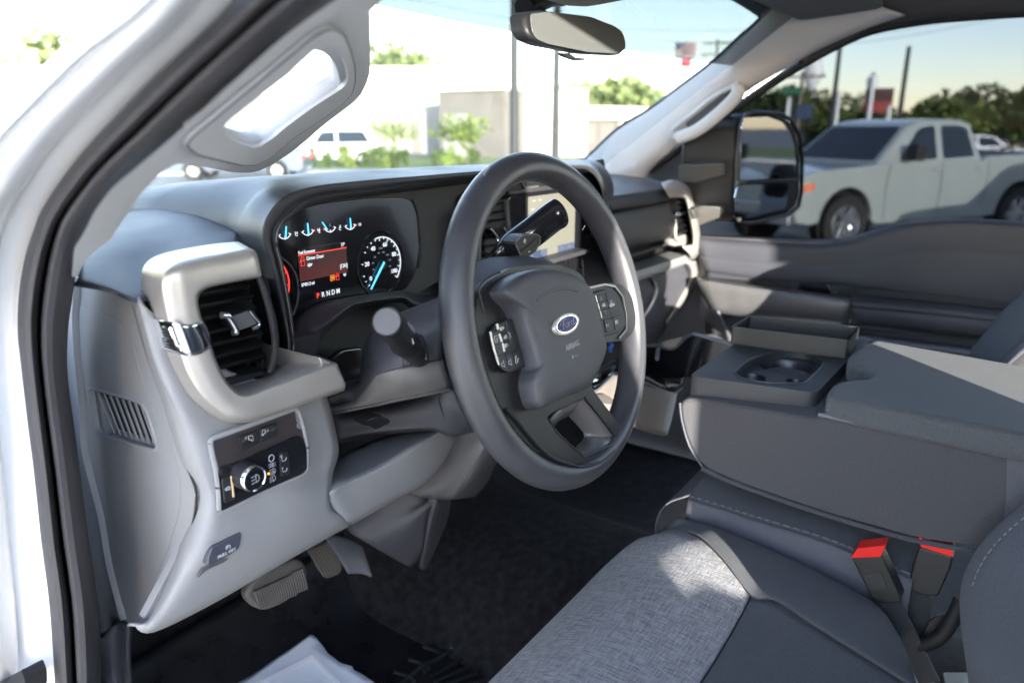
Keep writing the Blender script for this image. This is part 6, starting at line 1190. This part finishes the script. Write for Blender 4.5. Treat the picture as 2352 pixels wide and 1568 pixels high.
gb_ = empty('globe_lamp', gp(2003, 41), 'white globe lamp at the top of the tallest white post', 'lamp'); lathe('globe', at(2004, 188, 40.3), (0, 0, 1), [(0, .32), (.2, .25), (.27, 0), (.2, -.3), (0, -.38)], wm, gb_, n=16); lathe('cap', at(2004, 188, 40.3)+V((0,0,.32)), (0, 0, 1), [(0, .1), (.08, .06), (.1, 0)], gm, gb_, n=10)
wt_ = empty('water_tower', gp(1868, 220), 'white egg shaped water tank above the trees, by the passenger pillar', 'water tower')
zc_ = at(1868, 167, 220); lathe('tank', zc_, (0, 0, 1), [(0, 4.0), (1.6, 3.5), (2.3, 1.5), (2.2, -1), (1.4, -3.2), (.7, -4.2)], wm, wt_, n=24); sweep('stem', [gp(1868, 220), V((zc_.x, zc_.y, zc_.z-4))], circ(.7, 12), wm, wt_)
sg = empty('pole_sign', gp(2024, 50), 'dark red sign board on a post between the white posts', 'sign'); c = at(2018, 232, 50); dv = (c-CAM); dv.z = 0; dv.normalize(); nn = V((-dv.y, dv.x, 0))
def board(name, c, w, h, m, par, n2=nn, t=.1): return prism(name, [c+n2*w/2+V((0,0,-h/2)), c-n2*w/2+V((0,0,-h/2)), c-n2*w/2+V((0,0,h/2)), c+n2*w/2+V((0,0,h/2))], dv*t, m, par, bev=.01)
board('board', c+V((0,0,.35)), 1.5, .7, mat('sign_maroon', (.07, .025, .03), .6), sg); board('lower_board', c+V((0,0,-.35)), 1.5, .7, mat('sign_red', (.30, .05, .04), .6), sg); sweep('post', [gp(2020, 50.1), c+V((0, 0, -.6))], circ(.1, 8), gm, sg)
sg = empty('blue_sign', gp(1845, 45), 'small dark blue sign board left of the tall grey pole', 'sign'); board('board', at(1846, 258, 45), .85, .75, mat('sign_blue', (.02, .04, .10), .6), sg); sweep('post', [gp(1846, 45.1), at(1846, 262, 45.1)], circ(.06, 8), gm, sg)
sg = empty('street_sign', gp(1822, 49), 'small green street sign by the wooden pole', 'sign'); board('board', at(1820, 210, 49), 1.1, .3, mat('sign_green', (.01, .12, .06), .5), sg); sweep('post', [gp(1822, 49.1), at(1822, 212, 49.1)], circ(.05, 8), gm, sg)
# flag pole: stars and stripes above a smaller dark red flag
fp = pole('flag_pole', 1552, 60, 95, .07, wm, 'flag pole flying a striped national flag over a smaller dark one', 'flag pole')
def flag(px, py, d, w, h, stripes, par):
    c = at(px, py, d); o = []
    rr = [mat('flag_red', (.45, .03, .04), .8), mat('flag_white', (.7, .7, .7), .8)]
    fl = empty('flag', c); fl.parent = par; fl.matrix_parent_inverse = world(par).inverted(); 
    ns_ = 7 if stripes else 1
    for i in range(ns_):
        z0 = h/2-h*i/ns_; z1 = h/2-h*(i+1)/ns_
        rows = [[c-nn*(w*u)+dv*(.12*math.sin(u*7))+V((0, 0, z-.12*u)) for u in (0, .25, .5, .75, 1)] for z in (z0, z1)]
        loft('stripe', rows, rr[i % 2], fl, su=3, sv=1, solid=.01)
    rows = [[c-nn*(w*u)+dv*(.12*math.sin(u*7)-.02)+V((0, 0, z-.12*u)) for u in (0, .2, .4)] for z in (h/2, 0)]
    loft('canton', rows, mat('flag_blue', (.02, .03, .18), .8), fl, su=3, sv=1, solid=.012)
flag(1552, 113, 60, 1.5, .9, True, fp); flag(1552, 142, 60, 1.2, .75, False, fp)
wr = empty('overhead_wires', gp(1634, 70), 'thin overhead wires slung from the utility pole', 'wires')
for z in (0, .9, -.5):
    a = gp(1634, 70); h = zat(1634, 98, 70)+z; b = gp(900, 60); c = gp(2400, 66)
    for e_ in (b, c):
        tube('wire', [V((a.x, a.y, h)), (V((a.x, a.y, h))+V((e_.x, e_.y, h+1.5)))/2-V((0, 0, .9)), V((e_.x, e_.y, h+1.5))], .018, M['mblack'], wr, n=6, sides=5)
# ---- vehicles
def wheel(par, x, y, r, side, tyre, rimm, k=6):
    wv = empty('wheel', (x, y, r)); wv.parent = par; 
    lathe('tyre', (x, y, r), (0, side, 0), [(r*.60, -.12), (r*.93, -.13), (r, -.10), (r, .10), (r*.93, .13), (r*.66, .125), (r*.60, .09)], tyre, None, n=32).parent = wv
    o = [lathe('r', (x, y, r), (0, side, 0), [(0, .02), (r*.56, .02), (r*.60, .10), (r*.63, .115), (r*.66, .11)], rimm, None, n=32)]
    for i in range(k):
        a = 2*math.pi*i/k; d = V((math.cos(a), 0, math.sin(a))); t = V((-d.z, 0, d.x)); c = V((x, y+side*.085, r))
        o.append(prism('s', [c+d*r*.08-t*.045, c+d*r*.60-t*.03, c+d*r*.60+t*.03, c+d*r*.08+t*.045], (0, side*.025, 0), rimm, None, bev=.006))
    o.append(lathe('h', (x, y+side*.08, r), (0, side, 0), [(0, .05), (.05, .045), (.07, 0)], rimm, None, n=16))
    j = join('rim', o); j.parent = wv
    for c_ in (wv,): c_.matrix_parent_inverse = Matrix()
    for ch in (j,): ch.matrix_parent_inverse = Matrix.Translation((-x, -y, -r))
    for ch in wv.children: ch.matrix_parent_inverse = Matrix.Translation((-x, -y, -r))
    return wv
tyre = mat('tyre', (.018, .017, .016), .85); alloy = mat('alloy', (.55, .55, .56), .25, metal=.9)
dg = mat('car_glass', (.012, .018, .022), .06, coat=.2)
def P3(x, z, y): return V((x, y, z))
def pickup(paint, label, group=None):
    """local: x from the nose (0) to the tail (5.9), y to its left, z up"""
    o = empty('parked_pickup', (0, 0, 0), label, 'pickup truck', group)
    def lk(ob): ob.parent = o; ob.matrix_parent_inverse = Matrix(); return ob
    def archp(cx, r=.50, z=.44): return [(cx+r*math.cos(a), z+r*math.sin(a)) for a in [math.pi*i/10 for i in range(10, -1, -1)]]
    prof = [(.30, .42), (.06, .46), (.0, .60), (.0, .95), (.10, 1.14), (.40, 1.20), (1.55, 1.27), (1.75, 1.29), (3.75, 1.30), (3.80, 1.36), (5.80, 1.40), (5.88, 1.36), (5.90, .95), (5.86, .60)]+archp(4.70)[::-1]+[(4.1, .40), (1.6, .38)]+archp(.98)[::-1]
    half = 1.0
    def ring(y, f): return [P3(x+(.12*f if x < .15 else 0), z-(.05*f if z > 1.0 else 0), y) for x, z in prof]
    # crowned sides: three bevel steps
    l = [ring(-half+.10, 1), ring(-half, 0), ring(half, 0), ring(half-.10, 1)]
    ys = [(-half, 1), (-half-.0, .35), (-half+.0, 0)]
    bl = prism('body', [P3(x, z, -half) for x, z in prof], (0, 2*half, 0), paint, None, bev=.075, seg=4, ang=25); lk(bl)
    gpf = [(1.50, 1.24), (2.20, 1.82), (2.45, 1.90), (2.80, 1.925), (3.30, 1.92), (3.58, 1.87), (3.80, 1.26)]
    def hw(z): return .95-(z-1.24)/.68*.19
    vs = [P3(x, z, -hw(z)) for x, z in gpf]+[P3(x, z, hw(z)) for x, z in gpf]; n = len(gpf)
    fs = [tuple(range(n)), tuple(n+i for i in reversed(range(n)))]+[(i, (i+1) % n, n+(i+1) % n, n+i) for i in range(n)]
    lk(link('cab', mesh('cab', vs, fs), paint, None, bev=.07, seg=4, ang=20))
    for s in (-1, 1):
        for nm, q in (('front_window', [(1.98, 1.33), (2.38, 1.74), (2.48, 1.80), (2.76, 1.83), (2.76, 1.33)]), ('rear_window', [(2.90, 1.33), (2.90, 1.83), (3.30, 1.83), (3.46, 1.78), (3.58, 1.36)])):
            lk(prism(nm, rnd([P3(x, z, s*(hw(z)+.004)) for x, z in q], .04), (0, s*.006, 0), dg, None, bev=.002))
        lk(prism('door_mirror', rnd([P3(1.98, 1.32, s*1.02), P3(2.18, 1.32, s*1.02), P3(2.16, 1.56, s*1.02), P3(2.0, 1.56, s*1.02)], .04), (0, s*.20, 0), M['mblack'], None, bev=.03))
        for x in (2.62, 3.55): lk(prism('door_handle', [P3(x, 1.16, s*1.0), P3(x+.18, 1.16, s*1.0), P3(x+.18, 1.20, s*1.0), P3(x, 1.20, s*1.0)], (0, s*.03, 0), paint, None, bev=.008))
        for pth in ([(1.75, 1.27), (1.70, .95), (1.72, .48)], [(2.82, 1.28), (2.84, .9), (2.82, .46)], [(3.84, 1.28), (3.86, .9), (3.80, .62)]): 
            lk(tube('door_gap', [P3(x, z, s*1.001) for x, z in pth], .008, M['mblack'], None, sides=6))
        lk(prism('headlight', rnd([P3(-.02, .88, s*.62), P3(-.02, .88, s*.99), P3(-.02, 1.04, s*.99), P3(-.02, 1.06, s*.62)], .02), (.25, s*.03, 0), mat('lamp_glass', (.55, .55, .55), .08, coat=1), None, bev=.02))
        lk(prism('side_marker', rnd([P3(.12, .90, s*1.005), P3(.30, .94, s*1.005), P3(.30, 1.04, s*1.005), P3(.12, 1.02, s*1.005)], .02), (0, s*.012, 0), mat('marker_orange', (.8, .16, .03), .3), None, bev=.005))
        lk(prism('tail_light', [P3(5.72, .95, s*1.0), P3(5.9, .95, s*1.0), P3(5.9, 1.3, s*1.0), P3(5.75, 1.3, s*1.0)], (0, s*.02, 0), M['red'], None, bev=.01))
        for x in (.98, 4.70):
            wv = wheel(o, x, s*.90, .42, s, tyre, alloy); wv.parent = o
            lk(lathe('arch_liner', (x, s*.80, .44), (0, s, 0), [(0, 0), (.50, 0), (.52, .19), (.50, .205)], M['mblack'], None, n=32))
    w1 = [P3(1.60, 1.31, -.80), P3(1.60, 1.31, .80), P3(2.19, 1.80, .68), P3(2.19, 1.80, -.68)]
    lk(prism('windscreen', rnd(w1, .05), V((-.7, 0, .72)).normalized()*.018, dg, None, bev=.002))
    lk(prism('grille', rnd([P3(-.015, .62, -.60), P3(-.015, .62, .60), P3(-.015, 1.06, .60), P3(-.015, 1.06, -.60)], .03), (.05, 0, 0), M['mblack'], None, bev=.01))
    for z in (.74, .86, .98): lk(box('grille_bar', (-.035, -.58, z-.02), (-.01, .58, z+.02), alloy, None, bev=.005))
    lk(box('front_bumper', (-.10, -.98, .42), (.16, .98, .62), alloy, None, bev=.04)); lk(box('rear_bumper', (5.86, -.98, .50), (6.02, .98, .68), alloy, None, bev=.03))
    lk(box('bed_opening', (3.95, -.80, 1.33), (5.75, .80, 1.392), M['mblack'], None, bev=.01))
    return o
sil = pickup(mat('silver_white_paint', (.33, .355, .33), .22, coat=.6, noise=.02, ns=3), 'silver white crew cab pickup parked beyond the passenger window, half in shadow')
fwp = U(1935, 513, Z=.42); hd = V((.835, -.55, 0)).normalized(); lft = V((hd.y, -hd.x, 0))*1.0
if lft.dot(V((CAM.x-fwp.x, CAM.y-fwp.y, 0))) < 0: lft = -lft
# local x axis (nose to tail) along hd; the side that faces us is the local +y or -y one
ang = math.atan2(hd.y, hd.x)
org_ = V((fwp.x, fwp.y, 0))-hd*.98-lft*.95
sil.location = org_; sil.rotation_euler = (0, 0, ang)
def sedan(paint, label, group, suv=False, name='parked_car'):
    o = empty(name, (0, 0, 0), label, 'suv' if suv else 'car', group)
    def lk(ob): ob.parent = o; ob.matrix_parent_inverse = Matrix(); return ob
    def archp(cx, r=.36, z=.33): return [(cx+r*math.cos(a), z+r*math.sin(a)) for a in [math.pi*i/8 for i in range(0, 9)]]
    H = 1.72 if suv else 1.46; B = 1.02 if suv else .92
    prof = [(.2, .25), (.02, .35), (0, .6), (.15, .78), (1.2, B), (3.9, B+.04), (4.5, B), (4.68, .8), (4.68, .4), (4.5, .26)]+archp(3.75)+archp(.85)
    lk(prism('body', [P3(x, z, -.9) for x, z in prof], (0, 1.8, 0), paint, None, bev=.07, seg=3, ang=25))
    g = [(1.1, B-.02), (1.75, H-.08), (2.2, H), (3.2 if not suv else 4.0, H), (3.7 if not suv else 4.35, H-.12), (4.35 if not suv else 4.6, B-.02)]
    def hw(z): return .84-(z-B)*.30
    vs = [P3(x, z, -hw(z)) for x, z in g]+[P3(x, z, hw(z)) for x, z in g]; n = len(g)
    lk(link('cabin', mesh('cabin', vs, [tuple(range(n)), tuple(n+i for i in reversed(range(n)))]+[(i, (i+1) % n, n+(i+1) % n, n+i) for i in range(n)]), paint, None, bev=.05, seg=3, ang=15))
    for s in (-1, 1):
        gl = [(1.45, B+.05), (1.85, H-.12), (2.5, H-.08), (2.5, B+.05)], [(2.6, B+.05), (2.6, H-.08), (3.15 if not suv else 3.9, H-.09), (3.75 if not suv else 4.2, B+.06)]
        for q in gl: lk(prism('side_window', rnd([P3(x, z, s*(hw(z)+.004)) for x, z in q], .03), (0, s*.005, 0), dg, None, bev=.001))
        lk(prism('headlight', [P3(.02, .62, s*.5), P3(.02, .62, s*.86), P3(.02, .74, s*.86), P3(.02, .72, s*.5)], (.2, 0, 0), M['chrome'], None, bev=.02)); lk(prism('tail_light', [P3(4.6, .7, s*.55), P3(4.6, .7, s*.88), P3(4.6, .88, s*.88), P3(4.6, .86, s*.55)], (.1, 0, 0), M['red'], None, bev=.01))
        for x in (.85, 3.75): wheel(o, x, s*.82, .33, s, tyre, alloy)
    lk(prism('windscreen', rnd([P3(1.15, B+.03, -.72), P3(1.15, B+.03, .72), P3(1.72, H-.10, .62), P3(1.72, H-.10, -.62)], .04), V((-.7, 0, .7)).normalized()*.012, dg, None, bev=.001))
    return o
def copy_tree(o, parent=None, m=None):
    c = o.copy(); COL.objects.link(c)
    if parent: c.parent = parent
    for ch in o.children: copy_tree(ch, c)
    return c
wpaint = mat('white_car_paint', (.72, .72, .72), .25, coat=.5); bpaint = mat('blue_grey_paint', (.10, .13, .18), .25, coat=.6)
g_ = 'cars parked in the lot behind the silver pickup'
cA_ = sedan(wpaint, 'nearest white car in the row behind the silver pickup bed', g_)
row = [(2235, 26, 'a'), (2275, 31, 'b'), (2320, 37, 'c'), (2362, 43, 'd')]
for i, (px, d, s_) in enumerate(row):
    c = cA_ if i == 0 else copy_tree(cA_); c.location = gp(px, d); c.rotation_euler = (0, 0, ang+2.6+i*.03)
    c['label'] = ('nearest white car in the row behind the silver pickup bed', 'second white car of the row behind the pickup bed', 'third white car of the row behind the pickup bed', 'farthest white car of the row, below the tan roof')[i]
w1_ = sedan(wpaint, 'white suv across the lot, seen below and through the driver grab handle', None, True, 'parked_suv'); w1_.location = gp(640, 38); w1_.rotation_euler = (0, 0, -.55)
w2_ = sedan(bpaint, 'dark blue suv at the left end of the windshield view', None, True, 'parked_suv'); w2_.location = gp(420, 30)+V((-.4, 0, 0)); w2_.rotation_euler = (0, 0, -.9)
sh = copy_tree(sil); sh.location = org_+V((-2.2, -6.0, 0)); sh['label'] = 'added second pickup out of view at the right, casting shade on the silver one'  # unseen copy, added to throw a shadow on the parked pickup
# ---- the open driver door, and an unseen rear door added to block the sun
def door(name, hx, hy, ang_, L, label):
    d = V((math.cos(ang_), math.sin(ang_), 0)); n = V((-d.y, d.x, 0))*.07; b = V((hx, hy, 0)); o = empty(name, b); o.parent = T; o['label'] = label
    def q(u, z): return b+d*u+V((0, 0, z))
    prism('door_skin', [q(0, .72), q(L, .72), q(L, 1.50), q(0, 1.50)], n, M['white'], o, bev=.02)
    prism('door_frame', [q(0, 1.49), q(L, 1.49), q(L, 2.07), q(.35 if name == 'driver_door' else .05, 2.07), q(0, 1.6)], n*.5, M['white'], o, bev=.01, holes=[[q(.12, 1.53), q(L-.07, 1.53), q(L-.07, 1.96), q(.40 if name == 'driver_door' else .12, 1.96)]])
    prism('door_glass', [q(.10, 1.51), q(L-.05, 1.51), q(L-.05, 1.98), q(.38 if name == 'driver_door' else .1, 1.98)], n*.08, M['tglass'] if name == 'driver_door' else glassmat('shading_glass', (.05, .055, .055)), o, bev=0)
    return o
door('driver_door', -.97, .44, R(180+20), 1.05, 'white driver door swung wide open')
door('sun_block_door', -1.05, -.98, R(180-2), 1.15, 'added white rear door out of view, blocking the sun')
box('sun_block_pillar', (-1.06, -1.02, .72), (-.92, -.93, 1.380), M['white'], T, bev=.004)  # unseen block added to bound the sun patch on the seat
# ---- markings become one mesh per part, and nothing sits deeper than thing > part > sub-part
def depth_(o): return 0 if o.parent is None else 1+depth_(o.parent)
PAT = ('dial_number', 'dial_marks', 'screen_text', 'screen_mark', 'screen_symbol', 'screen_line', 'button_text', 'button_symbol', 'button_marks', 'handle_text', 'gear_text', 'stalk_mark', 'wiper_symbol', 'lamp_symbol', 'sun_symbol', 'badge_script', 'badge_line', 'airbag_text', 'airbag_symbol', 'printed_line', 'button_outline', 'button_gap', 'door_ajar_symbol', 'belt_symbol', 'knob_ribs', 'gear_letter')
groups_ = {}
for o in list(bpy.data.objects):
    if o.type == 'MESH' and o.parent is not None and o.name.split('.')[0] in PAT: groups_.setdefault(o.parent.name, []).append(o)
for pn, l in groups_.items():
    par = bpy.data.objects[pn]
    join('markings', l, par)
for _ in range(3):
    for o in list(bpy.data.objects):
        if depth_(o) > 2:
            g = o.parent.parent; o.parent = g; o.matrix_parent_inverse = world(g).inverted()
